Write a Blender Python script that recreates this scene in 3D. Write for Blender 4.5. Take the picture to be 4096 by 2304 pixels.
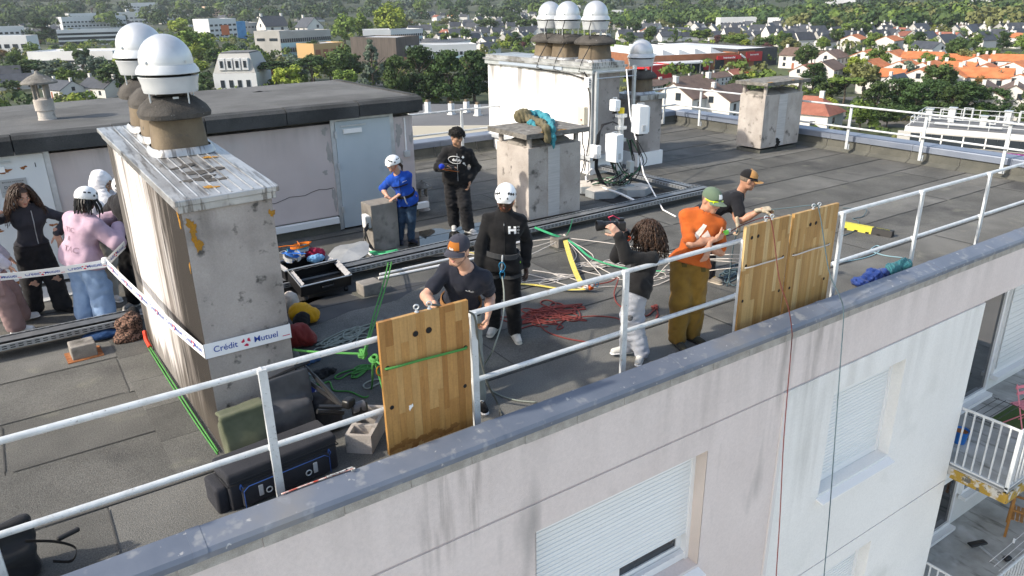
import bpy, bmesh, math, random
import numpy as np
from mathutils import Vector, Matrix

# ------------------------------------------------------------------ scene, camera, light
for _o in list(bpy.data.objects): bpy.data.objects.remove(_o, do_unlink=True)
SC = bpy.context.scene
COL = SC.collection
R = math.radians
rng = random.Random(7)
nrg = np.random.default_rng(11)

# world axes: X along the facade, Y into the roof, Z up, roof deck at z = 0
CAM = np.array([0.0, -4.418, 3.468])
YAW, PITCH, ROLL, FPX = 0.5882, 0.3679, -0.0177, 2988.23
def cam_axes():
    f = np.array([math.sin(YAW)*math.cos(PITCH), math.cos(YAW)*math.cos(PITCH), -math.sin(PITCH)])
    r = np.array([math.cos(YAW), -math.sin(YAW), 0.0]); u = np.cross(r, f)
    return r*math.cos(ROLL)+u*math.sin(ROLL), -r*math.sin(ROLL)+u*math.cos(ROLL), f
CR, CU, CF = cam_axes()
cd = bpy.data.cameras.new('camera'); cam = bpy.data.objects.new('camera', cd); COL.objects.link(cam)
mw = Matrix.Identity(4)
for i in range(3):
    mw[i][0] = CR[i]; mw[i][1] = CU[i]; mw[i][2] = -CF[i]; mw[i][3] = CAM[i]
cam.matrix_world = mw
cd.sensor_width = 36; cd.lens = FPX/4096*36; cd.clip_start = 0.1; cd.clip_end = 9000
SC.camera = cam

SUN_EL, SUN_AZ = R(37), (-0.985, 0.17)          # the sun stands to the left, a little behind the facade plane
W = bpy.data.worlds.new('World'); SC.world = W; W.use_nodes = True
nt = W.node_tree; bg = nt.nodes['Background']
sky = nt.nodes.new('ShaderNodeTexSky'); sky.sky_type = 'NISHITA'; sky.sun_disc = False
sky.sun_elevation = SUN_EL; sky.sun_rotation = math.atan2(SUN_AZ[0], SUN_AZ[1])
sky.air_density = 1.0; sky.dust_density = 1.5; sky.ozone_density = 1.0
nt.links.new(sky.outputs[0], bg.inputs[0]); bg.inputs[1].default_value = 0.15
sl = bpy.data.lights.new('sun', 'SUN'); sun = bpy.data.objects.new('sun', sl); COL.objects.link(sun)
sl.energy = 2.3; sl.angle = R(1.5); sl.color = (1.0, 0.975, 0.94)
_d = Vector((-SUN_AZ[0]*math.cos(SUN_EL), -SUN_AZ[1]*math.cos(SUN_EL), -math.sin(SUN_EL)))
sun.rotation_euler = _d.to_track_quat('-Z', 'Y').to_euler(); sun.location = (-20, 4, 30)
vs = SC.view_settings
vs.view_transform = 'Standard'; vs.look = 'None'; vs.gamma = 1; vs.exposure = 1.18; vs.use_curve_mapping = False
vs.use_white_balance = True; vs.white_balance_temperature = 7400; vs.white_balance_tint = 10     # the camera's daylight-shade balance
SC.render.engine = 'CYCLES'
SC.cycles.max_bounces = 6; SC.cycles.transparent_max_bounces = 8

# ------------------------------------------------------------------ photo pixel (2576 wide) -> point in the place
S_ = 4096/2576
def ray(px, py):
    return CF + (px*S_-2048)/FPX*CR - (py*S_-1152)/FPX*CU
def G(px, py, z=0.0):
    d = ray(px, py); return CAM + d*((z-CAM[2])/d[2])
def YP(px, py, y):
    d = ray(px, py); return CAM + d*((y-CAM[1])/d[1])
def XP(px, py, x):
    d = ray(px, py); return CAM + d*((x-CAM[0])/d[0])
def PJ(w):
    d = np.asarray(w, float)-CAM; z = d@CF
    return (2048+FPX*(d@CR)/z)/S_, (1152-FPX*(d@CU)/z)/S_

# ------------------------------------------------------------------ materials
MATS = {}
def rgb(h):
    h = h.lstrip('#'); c = [int(h[i:i+2], 16)/255 for i in (0, 2, 4)]
    return tuple(x/12.92 if x <= .04045 else ((x+.055)/1.055)**2.4 for x in c)
def mat(name, c1, c2=None, sc=3.0, rough=.8, metal=0.0, bump=0.0, bsc=80.0, stretch=(1, 1, 1), lo=.35, hi=.65,
        spots=None, fine=0.0, fsc=140.0, rnd=0.0, spec=.5, streak=None, edge=None, sheen=0.0, trans=0.0, ior=1.45, detail=6.0, coat=0.0):
    """procedural material in world space: two-tone noise, optional spots, fine grain, streaks below an edge, per-object value"""
    if name in MATS: return MATS[name]
    m = bpy.data.materials.new(name); m.use_nodes = True; MATS[name] = m
    n = m.node_tree.nodes; L = m.node_tree.links; b = n['Principled BSDF']
    b.inputs['Roughness'].default_value = rough; b.inputs['Metallic'].default_value = metal
    b.inputs['Specular IOR Level'].default_value = spec
    b.inputs['Transmission Weight'].default_value = trans; b.inputs['IOR'].default_value = ior
    b.inputs['Coat Weight'].default_value = coat
    if sheen: b.inputs['Sheen Weight'].default_value = sheen
    c4 = lambda c: (c[0], c[1], c[2], 1)
    geo = n.new('ShaderNodeNewGeometry'); pos = geo.outputs['Position']
    def noise(scale, st=None, det=detail, rgh=.55):
        src = pos
        if st and tuple(st) != (1, 1, 1):
            mp = n.new('ShaderNodeMapping'); mp.inputs['Scale'].default_value = st; L.new(pos, mp.inputs['Vector']); src = mp.outputs[0]
        t = n.new('ShaderNodeTexNoise'); t.inputs['Scale'].default_value = scale; t.inputs['Detail'].default_value = det
        t.inputs['Roughness'].default_value = rgh; L.new(src, t.inputs['Vector']); return t.outputs['Fac']
    def ramp(f, a, bb):
        r = n.new('ShaderNodeMapRange'); r.inputs['From Min'].default_value = a; r.inputs['From Max'].default_value = bb
        L.new(f, r.inputs['Value']); return r.outputs[0]
    def mix(f, a, bb, mode='MIX'):
        x = n.new('ShaderNodeMix'); x.data_type = 'RGBA'; x.blend_type = mode
        if isinstance(f, float): x.inputs[0].default_value = f
        else: L.new(f, x.inputs[0])
        for s, v in ((6, a), (7, bb)):
            if isinstance(v, tuple): x.inputs[s].default_value = c4(v)
            else: L.new(v, x.inputs[s])
        return x.outputs[2]
    def mul(a, bb):
        x = n.new('ShaderNodeMath'); x.operation = 'MULTIPLY'
        for s, v in ((0, a), (1, bb)):
            if isinstance(v, float): x.inputs[s].default_value = v
            else: L.new(v, x.inputs[s])
        return x.outputs[0]
    col = c1
    if c2: col = mix(ramp(noise(sc, stretch), lo, hi), c1, c2)
    for sp in (spots or []):
        scol, ssc, a, bb = sp[:4]; st = sp[4] if len(sp) > 4 else None
        col = mix(ramp(noise(ssc, st, 3.0), a, bb), col, scol)
    if streak:                                    # (colour, z_top, reach, scale, amount): run-off stains hanging from an edge
        for scol, zt, reach, ssc, amt, *xw in streak:
            sx = n.new('ShaderNodeSeparateXYZ'); L.new(pos, sx.inputs[0])
            g_ = ramp(sx.outputs['Z'], zt-reach, zt)
            if xw: g_ = mul(mul(g_, ramp(sx.outputs['X'], xw[0]-xw[2], xw[0]+xw[2])), ramp(sx.outputs['X'], xw[1]+xw[2], xw[1]-xw[2]))
            s_ = ramp(noise(ssc, (1, 1, .07), 5.0), .42, .62)
            s2 = ramp(noise(ssc*.35, (1, 1, .25), 3.0), .35, .6)
            col = mix(mul(mul(mul(g_, s_), s2), float(amt)), col, scol)
    for ecol, eax, ea, eb, esc, eamt in (edge or []):   # weathering that eats in from one edge in vertical tongues
        sx = n.new('ShaderNodeSeparateXYZ'); L.new(pos, sx.inputs[0]); g_ = ramp(sx.outputs[eax], ea, eb)
        ad = n.new('ShaderNodeMath'); ad.operation = 'ADD'; L.new(noise(esc, (1, 1, .09), 6.0, .65), ad.inputs[0]); L.new(mul(g_, .60), ad.inputs[1])
        col = mix(mul(ramp(ad.outputs[0], .60, .80), float(eamt)), col, ecol)
    if fine:
        f = noise(fsc, None, 2.0, .7); v = ramp(f, .25, .75)
        h = n.new('ShaderNodeHueSaturation'); L.new(col, h.inputs['Color']) if not isinstance(col, tuple) else setattr(h.inputs['Color'], 'default_value', c4(col))
        r = n.new('ShaderNodeMapRange'); r.inputs['To Min'].default_value = 1-fine; r.inputs['To Max'].default_value = 1+fine
        L.new(v, r.inputs['Value']); L.new(r.outputs[0], h.inputs['Value']); col = h.outputs[0]
    if rnd:
        oi = n.new('ShaderNodeObjectInfo'); r = n.new('ShaderNodeMapRange')
        r.inputs['To Min'].default_value = 1-rnd; r.inputs['To Max'].default_value = 1+rnd; L.new(oi.outputs['Random'], r.inputs['Value'])
        h = n.new('ShaderNodeHueSaturation'); L.new(col, h.inputs['Color']) if not isinstance(col, tuple) else setattr(h.inputs['Color'], 'default_value', c4(col))
        L.new(r.outputs[0], h.inputs['Value']); col = h.outputs[0]
    if isinstance(col, tuple): b.inputs['Base Color'].default_value = c4(col)
    else: L.new(col, b.inputs['Base Color'])
    if bump:
        bp = n.new('ShaderNodeBump'); bp.inputs['Strength'].default_value = bump; bp.inputs['Distance'].default_value = .01
        L.new(noise(bsc, None, 4.0), bp.inputs['Height']); L.new(bp.outputs[0], b.inputs['Normal'])
    return m

# ------------------------------------------------------------------ mesh building
def V(*a): return np.array(a if len(a) > 1 else a[0], float)
def unit(v):
    v = np.asarray(v, float); l = np.linalg.norm(v); return v/l if l > 1e-9 else v
def frame(z, hint=(0, 0, 1)):
    z = unit(z); h = V(hint)
    if abs(z@h) > .98: h = V(1, 0, 0) if abs(z[0]) < .9 else V(0, 1, 0)
    x = unit(np.cross(h, z)); return x, np.cross(z, x), z
def rotz(a):
    c, s = math.cos(a), math.sin(a); return np.array([[c, -s, 0], [s, c, 0], [0, 0, 1.]])
class MB:
    def __init__(s): s.v = []; s.f = []; s.m = []; s.cur = 0
    def add(s, vs, fs):
        o = len(s.v); s.v.extend([tuple(map(float, p)) for p in vs]); s.f.extend([[i+o for i in q] for q in fs]); s.m.extend([s.cur]*len(fs)); return s
    def box(s, c, d, rot=None, taper=1.0):
        c = V(c); d = V(d)/2; P = []
        for z in (-1, 1):
            k = taper if z > 0 else 1.0
            for x, y in ((-1, -1), (1, -1), (1, 1), (-1, 1)):
                p = V(x*d[0]*k, y*d[1]*k, z*d[2]); P.append(c+(rot@p if rot is not None else p))
        return s.add(P, [(3, 2, 1, 0), (4, 5, 6, 7), (0, 1, 5, 4), (1, 2, 6, 5), (2, 3, 7, 6), (3, 0, 4, 7)])
    def bx(s, x0, x1, y0, y1, z0, z1): return s.box(((x0+x1)/2, (y0+y1)/2, (z0+z1)/2), (x1-x0, y1-y0, z1-z0))
    def rbox(s, c, d, rot=None, r=.03, n=3):
        """box with rounded vertical and horizontal edges (superellipsoid-like grid)"""
        c = V(c); h = V(d)/2; r = min(r, *h*.98); P = []; F = []
        nu, nv = 4*(n+1), 2*(n+1)
        for j in range(nv):
            ph = -math.pi/2+math.pi*(j if j < n+1 else j-1+0)/(nv-2) if False else None
            half = j//(n+1); k = j % (n+1); a = (-math.pi/2 if half == 0 else 0)+k*(math.pi/2)/n
            zc = (-1 if half == 0 else 1)*(h[2]-r)+r*math.sin(a); rr = r*math.cos(a)
            for q in range(4):
                for i in range(n+1):
                    t = q*math.pi/2+i*(math.pi/2)/n
                    sx = 1 if q in (0, 3) else -1; sy = 1 if q in (0, 1) else -1
                    p = V(sx*(h[0]-r)+rr*math.cos(t), sy*(h[1]-r)+rr*math.sin(t), zc)
                    P.append(c+(rot@p if rot is not None else p))
        for j in range(nv-1):
            for i in range(nu):
                F.append((j*nu+i, j*nu+(i+1) % nu, (j+1)*nu+(i+1) % nu, (j+1)*nu+i))
        F.append(tuple(range(nu-1, -1, -1))); F.append(tuple((nv-1)*nu+i for i in range(nu)))
        return s.add(P, F)
    def tube(s, pts, r, n=6, cap=True, closed=False, flat=None):
        pts = [V(p) for p in pts]; N = len(pts); rr = r if hasattr(r, '__len__') else [r]*N; P = []; F = []
        x = None
        for i in range(N):
            a = pts[i-1] if (i > 0 or closed) else pts[i]; b = pts[(i+1) % N] if (i < N-1 or closed) else pts[i]
            t = unit(b-a)
            if x is None: x, y, _ = frame(t)
            else:
                x = x-t*(x@t)
                if np.linalg.norm(x) < 1e-6: x, y, _ = frame(t)
                x = unit(x)
            y = np.cross(t, x)
            for k in range(n):
                an = 2*math.pi*k/n; P.append(pts[i]+rr[i]*(math.cos(an)*x+math.sin(an)*y))
        for i in range(N if closed else N-1):
            j = (i+1) % N
            for k in range(n): F.append((i*n+k, i*n+(k+1) % n, j*n+(k+1) % n, j*n+k))
        if cap and not closed: F.append(tuple(range(n-1, -1, -1))); F.append(tuple((N-1)*n+k for k in range(n)))
        return s.add(P, F)
    def lathe(s, prof, n=24, c=(0, 0, 0), sq=None, rot=None, cap=True):
        """prof = [(radius, z)...]; sq = superellipse exponent for squarish sections"""
        c = V(c); P = []; F = []
        for r, z in prof:
            for k in range(n):
                a = 2*math.pi*k/n; x, y = math.cos(a), math.sin(a)
                if sq: q = (abs(x)**sq+abs(y)**sq)**(-1/sq); x, y = x*q, y*q
                p = V(r*x, r*y, z); P.append(c+(rot@p if rot is not None else p))
        m = len(prof)
        for i in range(m-1):
            for k in range(n): F.append((i*n+k, i*n+(k+1) % n, (i+1)*n+(k+1) % n, (i+1)*n+k))
        if cap:
            if prof[0][0] > 1e-4: F.append(tuple(range(n-1, -1, -1)))
            if prof[-1][0] > 1e-4: F.append(tuple((m-1)*n+k for k in range(n)))
        return s.add(P, F)
    def prism(s, poly, z0, z1, ztop=None):
        """polygon in XY (counter-clockwise) extruded; ztop may give each top corner its own height"""
        k = len(poly); P = [(p[0], p[1], z0) for p in poly]+[(p[0], p[1], ztop[i] if ztop else z1) for i, p in enumerate(poly)]
        return s.add(P, [tuple(range(k-1, -1, -1)), tuple(range(k, 2*k))]+[(i, (i+1) % k, (i+1) % k+k, i+k) for i in range(k)])
    def quad(s, a, b, c, d): return s.add([a, b, c, d], [(0, 1, 2, 3)])
    def ribbon(s, pts, w, side):
        """flat strap along pts; side = half-width direction (one vector or one per point), given 2 mm of thickness"""
        P = []; N = len(pts)
        for i, p in enumerate(pts):
            p = V(p); sd = unit(side[i] if isinstance(side, list) else side)*w/2
            t = unit(V(pts[min(i+1, N-1)])-V(pts[max(i-1, 0)])); nn = unit(np.cross(t, sd))*.001
            P += [p-sd-nn, p+sd-nn, p+sd+nn, p-sd+nn]
        F = [(0, 3, 2, 1), (4*N-4, 4*N-3, 4*N-2, 4*N-1)]
        for i in range(N-1):
            for k in range(4): F.append((4*i+k, 4*i+(k+1) % 4, 4*i+4+(k+1) % 4, 4*i+4+k))
        return s.add(P, F)
    def build(s, name, m, parent=None, smooth=False, loc=None, bevel=0.0):
        me = bpy.data.meshes.new(name); me.from_pydata(s.v, [], s.f)
        ms = m if isinstance(m, (list, tuple)) else [m]
        for x in ms: me.materials.append(x)
        if len(ms) > 1: me.polygons.foreach_set('material_index', s.m)
        return mobj(name, me, parent, smooth, loc, bevel)
def mobj(name, me, parent=None, smooth=False, loc=None, bevel=0.0):
    if smooth:
        me.polygons.foreach_set('use_smooth', [True]*len(me.polygons))
        if smooth != 'all': me.set_sharp_from_angle(angle=R(40))
    me.update()
    o = bpy.data.objects.new(name, me); COL.objects.link(o)
    if parent is not None:
        o.parent = parent
        if parent.get('_org') is not None:                  # children are built in place coordinates
            o.matrix_parent_inverse = parent.matrix_world.inverted()
    if loc is not None: o.location = loc
    if bevel:
        bv = o.modifiers.new('bevel', 'BEVEL'); bv.width = bevel; bv.segments = 2; bv.limit_method = 'ANGLE'
    return o
def tag(o, label, cat, group=None, kind=None):
    if label: o['label'] = label
    if cat: o['category'] = cat
    if group: o['group'] = group
    if kind: o['kind'] = kind
    return o
def thing(name, label, cat, loc=(0, 0, 0), group=None, rz=0.0):
    """an Empty at the thing's base; its parts are given in place coordinates"""
    o = bpy.data.objects.new(name, None); COL.objects.link(o); o.empty_display_size = .1
    o.matrix_world = Matrix.Translation(Vector(tuple(map(float, loc)))) @ Matrix.Rotation(rz, 4, 'Z')
    o['_org'] = 1
    return tag(o, label, cat, group)
def local_thing(name, label, cat, group=None):
    """an Empty whose parts are given in its own coordinates (for copies)"""
    o = bpy.data.objects.new(name, None); COL.objects.link(o); o.empty_display_size = .1
    return tag(o, label, cat, group)
def copy_tree(o, parent=None):
    c = o.copy(); COL.objects.link(c)
    if parent is not None: c.parent = parent
    for ch in o.children: copy_tree(ch, c)
    return c
_ub = {}
def ubox(name, m, parent, c, d, rot=None):
    """a box that shares one unit mesh per material"""
    me = _ub.get(m.name)
    if me is None:
        b = MB().box((0, 0, 0), (1, 1, 1)); me = bpy.data.meshes.new('unit_box'); me.from_pydata(b.v, [], b.f); me.materials.append(m); me.update(); _ub[m.name] = me
    o = bpy.data.objects.new(name, me); COL.objects.link(o)
    mm = Matrix.Translation(Vector(tuple(map(float, c))))
    if rot is not None: mm = mm @ Matrix([list(map(float, r)) for r in rot]).to_4x4()
    mm = mm @ Matrix.Diagonal((float(d[0]), float(d[1]), float(d[2]), 1))
    if parent is not None:
        o.parent = parent
        if parent.get('_org') is not None: o.matrix_parent_inverse = parent.matrix_world.inverted()
        o.matrix_basis = mm
    else: o.matrix_basis = mm
    return o
# ------------------------------------------------------------------ lettering: text meshes made before the scene fills up
TXT = {}
def text_mesh(s, m, bold=0.0, thick=.0006):
    k = (s, m.name, bold)
    if k in TXT: return TXT[k].copy()
    cu = bpy.data.curves.new('lettering', 'FONT'); cu.body = s; cu.size = 1.0; cu.align_x = 'CENTER'; cu.align_y = 'CENTER'
    cu.offset = bold; cu.resolution_u = 3; cu.extrude = 0.0
    o = bpy.data.objects.new('t', cu); COL.objects.link(o)
    me = bpy.data.meshes.new_from_object(o); bpy.data.objects.remove(o); bpy.data.curves.remove(cu)
    me.materials.clear(); me.materials.append(m); TXT[k] = me
    return me.copy()
def lettering(s, m, parent, c, ux, uy, h, bold=.012, name='lettering', sx=1.0, wrap=None):
    """flat print: text centred at c, reading along ux with up uy, letter height about h; wrap maps points onto a curved surface"""
    me = text_mesh(s, m, bold); ux, uy = unit(ux), unit(uy); c = V(c)
    co = np.empty(len(me.vertices)*3); me.vertices.foreach_get('co', co); co = co.reshape(-1, 3)*h*1.38
    w = c+np.outer(co[:, 0]*sx, ux)+np.outer(co[:, 1], uy)
    if wrap is not None: w = wrap(w)
    me.vertices.foreach_set('co', w.ravel()); me.update()
    return mobj(name, me, parent)
# ------------------------------------------------------------------ implicit surfaces (bodies, cloth, soft things)
class SDF:
    def __init__(s, lo, hi, h):
        s.lo = V(lo); s.h = h; n = np.ceil((V(hi)-s.lo)/h).astype(int)+1; s.n = n
        s.g = np.full(n, 1.0, np.float32)
        s.ax = [(s.lo[i]+h*np.arange(n[i])).astype(np.float32) for i in range(3)]
    def _sub(s, lo, hi):
        sl = []
        for i in range(3):
            a = max(0, int((lo[i]-s.lo[i])/s.h)); b = min(s.n[i], int((hi[i]-s.lo[i])/s.h)+2)
            if b <= a: return None
            sl.append(slice(a, b))
        X, Y, Z = np.meshgrid(s.ax[0][sl[0]], s.ax[1][sl[1]], s.ax[2][sl[2]], indexing='ij')
        return tuple(sl), np.stack([X, Y, Z], -1)
    def _put(s, sl, d, k, op='u'):
        g = s.g[sl]
        if op == 'u':
            if k > 0:
                hh = np.maximum(k-np.abs(g-d), 0)/k; s.g[sl] = np.minimum(g, d)-hh*hh*k*.25
            else: s.g[sl] = np.minimum(g, d)
        else:
            if k > 0:
                hh = np.maximum(k-np.abs(g+d), 0)/k; s.g[sl] = np.maximum(g, -d)+hh*hh*k*.25
            else: s.g[sl] = np.maximum(g, -d)
        return s
    def cap(s, a, b, ra, rb=None, k=.02, flat=None, op='u'):
        a, b = V(a), V(b); rb = ra if rb is None else rb; m = max(ra, rb)*1.05+k+2*s.h
        q = s._sub(np.minimum(a, b)-m, np.maximum(a, b)+m)
        if q is None: return s
        sl, P = q; pa = P-a.astype(np.float32); ba = (b-a)
        if flat is not None:
            ax, f = unit(flat[0]), flat[1]; pa = pa+np.float32(f-1)*((pa@ax.astype(np.float32))[..., None]*ax.astype(np.float32)); ba = ba+(f-1)*(ba@ax)*ax
        t = np.clip((pa@ba.astype(np.float32))/max(ba@ba, 1e-9), 0, 1)
        d = np.linalg.norm(pa-t[..., None]*ba.astype(np.float32), axis=-1)-(ra+(rb-ra)*t)
        return s._put(sl, d.astype(np.float32), k, op)
    def ell(s, c, r, rot=None, k=.02, op='u'):
        c, r = V(c), V(r) if hasattr(r, '__len__') else V(r, r, r); m = r.max()+k+2*s.h
        q = s._sub(c-m, c+m)
        if q is None: return s
        sl, P = q; p = P-c.astype(np.float32)
        if rot is not None: p = p@np.asarray(rot, np.float32)
        k0 = np.linalg.norm(p/r.astype(np.float32), axis=-1); k1 = np.linalg.norm(p/(r*r).astype(np.float32), axis=-1)
        d = k0*(k0-1)/np.maximum(k1, 1e-6)
        return s._put(sl, d.astype(np.float32), k, op)
    def rbox(s, c, hd, r=.02, rot=None, k=.02, op='u'):
        c, hd = V(c), V(hd); m = np.linalg.norm(hd)+k+2*s.h; q = s._sub(c-m, c+m)
        if q is None: return s
        sl, P = q; p = P-c.astype(np.float32)
        if rot is not None: p = p@np.asarray(rot, np.float32)
        e = np.abs(p)-(hd-r).astype(np.float32)
        d = np.linalg.norm(np.maximum(e, 0), axis=-1)+np.minimum(e.max(-1), 0)-r
        return s._put(sl, d.astype(np.float32), k, op)
    def cut(s, point, normal, k=0.0):
        """keep the side away from normal"""
        nn = unit(normal); X, Y, Z = np.meshgrid(*s.ax, indexing='ij')
        d = (X-point[0])*nn[0]+(Y-point[1])*nn[1]+(Z-point[2])*nn[2]
        s.g = np.maximum(s.g, d.astype(np.float32)); return s
    def wrinkle(s, amp, freq, seed=0, st=(1, 1, 1), ridged=False, waves=7):
        rr = np.random.default_rng(seed); acc = 0
        X, Y, Z = np.meshgrid(*s.ax, indexing='ij'); wx = .0
        for i in range(waves):
            d = unit(rr.normal(size=3))*V(st)*freq*rr.uniform(.6, 1.7)
            ph = X*d[0]+Y*d[1]+Z*d[2]+rr.uniform(0, 6.28)+wx
            w = np.sin(ph); wx = w*.9
            acc = acc+(1-2*np.abs(w) if ridged else w)
        s.g = s.g+(amp/waves**.5*acc).astype(np.float32); return s
    def mesh(s):
        g = s.g; ins = g < 0; n = s.n
        c = np.zeros(n-1, np.int8)
        offs = [(x, y, z) for x in (0, 1) for y in (0, 1) for z in (0, 1)]
        sh = lambda o: tuple(slice(o[i], n[i]-1+o[i]) for i in range(3))
        for o in offs: c += ins[sh(o)]
        act = (c > 0) & (c < 8); idx = np.argwhere(act)
        if len(idx) == 0: return [], []
        vid = np.full(n-1, -1, np.int64); vid[act] = np.arange(len(idx))
        acc = np.zeros((len(idx), 3)); cnt = np.zeros(len(idx))
        for a in offs:
            for ax in range(3):
                if a[ax]: continue
                b = list(a); b[ax] = 1
                va = g[idx[:, 0]+a[0], idx[:, 1]+a[1], idx[:, 2]+a[2]]; vb = g[idx[:, 0]+b[0], idx[:, 1]+b[1], idx[:, 2]+b[2]]
                cr = (va < 0) != (vb < 0); t = np.where(cr, va/np.where(cr, va-vb, 1), 0)
                p = np.tile(np.array(a, float), (len(idx), 1)); p[:, ax] = t
                acc[cr] += p[cr]; cnt[cr] += 1
        vs_ = s.lo+s.h*(idx+acc/cnt[:, None]); F = []
        for ax in range(3):
            u, w = (ax+1) % 3, (ax+2) % 3
            s0 = [slice(None)]*3; s1 = [slice(None)]*3; s0[ax] = slice(0, n[ax]-1); s1[ax] = slice(1, n[ax])
            e = np.argwhere(ins[tuple(s0)] != ins[tuple(s1)])
            e = e[(e[:, u] > 0) & (e[:, w] > 0) & (e[:, u] < n[u]-1) & (e[:, w] < n[w]-1)]
            if not len(e): continue
            inn = ins[e[:, 0], e[:, 1], e[:, 2]]
            def cell(du, dw):
                q = e.copy(); q[:, u] += du; q[:, w] += dw; return vid[q[:, 0], q[:, 1], q[:, 2]]
            Q = np.stack([cell(-1, -1), cell(0, -1), cell(0, 0), cell(-1, 0)], -1)
            Q[~inn] = Q[~inn][:, ::-1]; F.append(Q[(Q >= 0).all(1)])
        return vs_, np.concatenate(F)
def np_mesh(name, pieces, m, parent=None, smooth='all'):
    """pieces = [(verts, quads)...] or SDFs joined into one mesh"""
    vs_, fs = [], []; o = 0
    for p in pieces:
        v, f = p.mesh() if isinstance(p, SDF) else p
        if len(v) == 0: continue
        vs_.append(np.asarray(v, float)); fs.append(np.asarray(f)+o); o += len(v)
    v = np.concatenate(vs_); f = np.concatenate(fs)
    me = bpy.data.meshes.new(name); k = f.shape[1]
    me.vertices.add(len(v)); me.vertices.foreach_set('co', v.ravel())
    me.loops.add(f.size); me.loops.foreach_set('vertex_index', f.ravel().astype(np.int32))
    me.polygons.add(len(f)); me.polygons.foreach_set('loop_start', np.arange(0, f.size, k, dtype=np.int32))
    me.update(calc_edges=True)
    me.materials.append(m)
    return mobj(name, me, parent, smooth)
# ================================================================== materials of the block
m_felt = mat('roofing felt', (.096, .096, .090), (.145, .144, .135), sc=1.1, rough=.95, bump=.9, bsc=150, fine=.42, fsc=85, rnd=.22, spec=.25,
             spots=[((.066, .066, .065), .8, .56, .72), ((.165, .163, .140), 2.3, .60, .75)])
m_felt_edge = mat('felt upstand', (.085, .087, .078), (.125, .124, .108), sc=2, rough=.95, bump=.5, bsc=200, fine=.3, rnd=.12, spec=.2)
m_seam = mat('felt seam', (.035, .035, .034), (.06, .06, .058), sc=3, rough=.85)
m_cop = mat('coping zinc', (.115, .140, .185), (.165, .19, .235), sc=1.6, rough=.52, metal=.25, bump=.1, bsc=30, rnd=.06,
            spots=[((.20, .205, .215), 1.5, .54, .72), ((.235, .25, .27), 7.0, .58, .68), ((.36, .365, .37), 13.0, .68, .72)])
m_cop_far = mat('coping zinc clean', (.15, .18, .235), (.20, .23, .285), sc=1.2, rough=.5, metal=.25, rnd=.05)
m_wall = mat('pink render', (.65, .575, .545), (.70, .625, .595), sc=.8, rough=.92, bump=.4, bsc=140, fine=.06, fsc=34,
             spots=[((.36, .33, .315), 1.1, .64, .78, (1.6, 1, .3))], streak=[((.30, .27, .25), .10, .9, 2.6, .35), ((.07, .058, .045), .06, 1.3, 9.0, 1.0, 2.06, 2.36, .07), ((.07, .058, .045), .06, 1.1, 11.0, .9, 2.45, 2.70, .06), ((.09, .078, .065), .06, 2.4, 8.0, .6, 6.3, 7.5, .25), ((.16, .14, .12), .06, 1.6, 6.0, .25, 4.6, 6.2, .4)])
m_wall_w = mat('pale blue render', (.74, .735, .71), (.79, .785, .76), sc=.7, rough=.9, bump=.35, bsc=140, fine=.05, fsc=34,
               spots=[((.60, .61, .58), .9, .6, .8)], streak=[((.34, .33, .30), -.69, 1.7, 3.0, .3), ((.22, .21, .18), -.69, 2.4, 5.0, .55, 6.8, 7.5, .2)])
m_strip = mat('exposed block course', (.30, .285, .26), (.42, .40, .37), sc=9, rough=.95, bump=.5, bsc=90, fine=.2)
m_reveal = mat('reveal render', (.60, .52, .46), (.66, .57, .51), sc=3, rough=.9)
m_pvc = mat('white window plastic', (.80, .80, .79), rough=.35, rnd=.02)
m_shut = mat('roller shutter plastic', (.74, .76, .755), rough=.4, rnd=.025)
m_glass = mat('dark window glass', (.012, .016, .02), (.03, .038, .045), sc=.8, rough=.04, spec=.8)
m_white = mat('white paint rail', (.56, .59, .605), (.44, .465, .475), sc=9, rough=.5, metal=.1, lo=.45, hi=.7, spots=[((.24, .245, .25), 55, .64, .72), ((.30, .26, .22), 12, .70, .76)], bump=.15)
m_steel = mat('galvanised steel', (.46, .49, .51), (.58, .61, .63), sc=8, rough=.45, metal=.6)
m_conc = mat('weathered concrete', (.34, .305, .275), (.48, .44, .405), sc=2.2, rough=.95, bump=.6, bsc=60, fine=.12, fsc=70,
             spots=[((.12, .11, .10), 5.0, .60, .72), ((.20, .185, .17), 1.2, .58, .7, (1, 1, .3))])
m_conc_d = mat('dark damp concrete', (.17, .158, .142), (.28, .26, .235), sc=3, rough=.95, bump=.7, bsc=60, fine=.2, spots=[((.09, .085, .075), 4.0, .55, .7)])
m_lichen = mat('orange lichen', (.42, .19, .015), (.30, .16, .03), sc=30, rough=.95, bump=.9, bsc=120)
m_slab = mat('lichened concrete slab', (.105, .10, .09), (.205, .195, .175), sc=9, rough=.98, bump=1.0, bsc=45, fine=.25,
             spots=[((.40, .20, .03), 5.5, .69, .74), ((.30, .29, .27), 14, .62, .7)])
m_door = mat('pale blue metal door', (.40, .475, .52), (.46, .53, .575), sc=1.4, rough=.42, metal=.15, spots=[((.52, .57, .60), 2.4, .58, .75, (1, 1, .5)), ((.30, .37, .41), 1.7, .60, .74)])
m_door_r = mat('rusting white metal door', (.60, .63, .645), (.67, .695, .70), sc=1.8, rough=.5, metal=.1)
m_rust = mat('rust', (.22, .07, .025), (.36, .15, .06), sc=22, rough=.95, bump=.6)
m_black = mat('black rubber', (.012, .012, .013), rough=.6)
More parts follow.
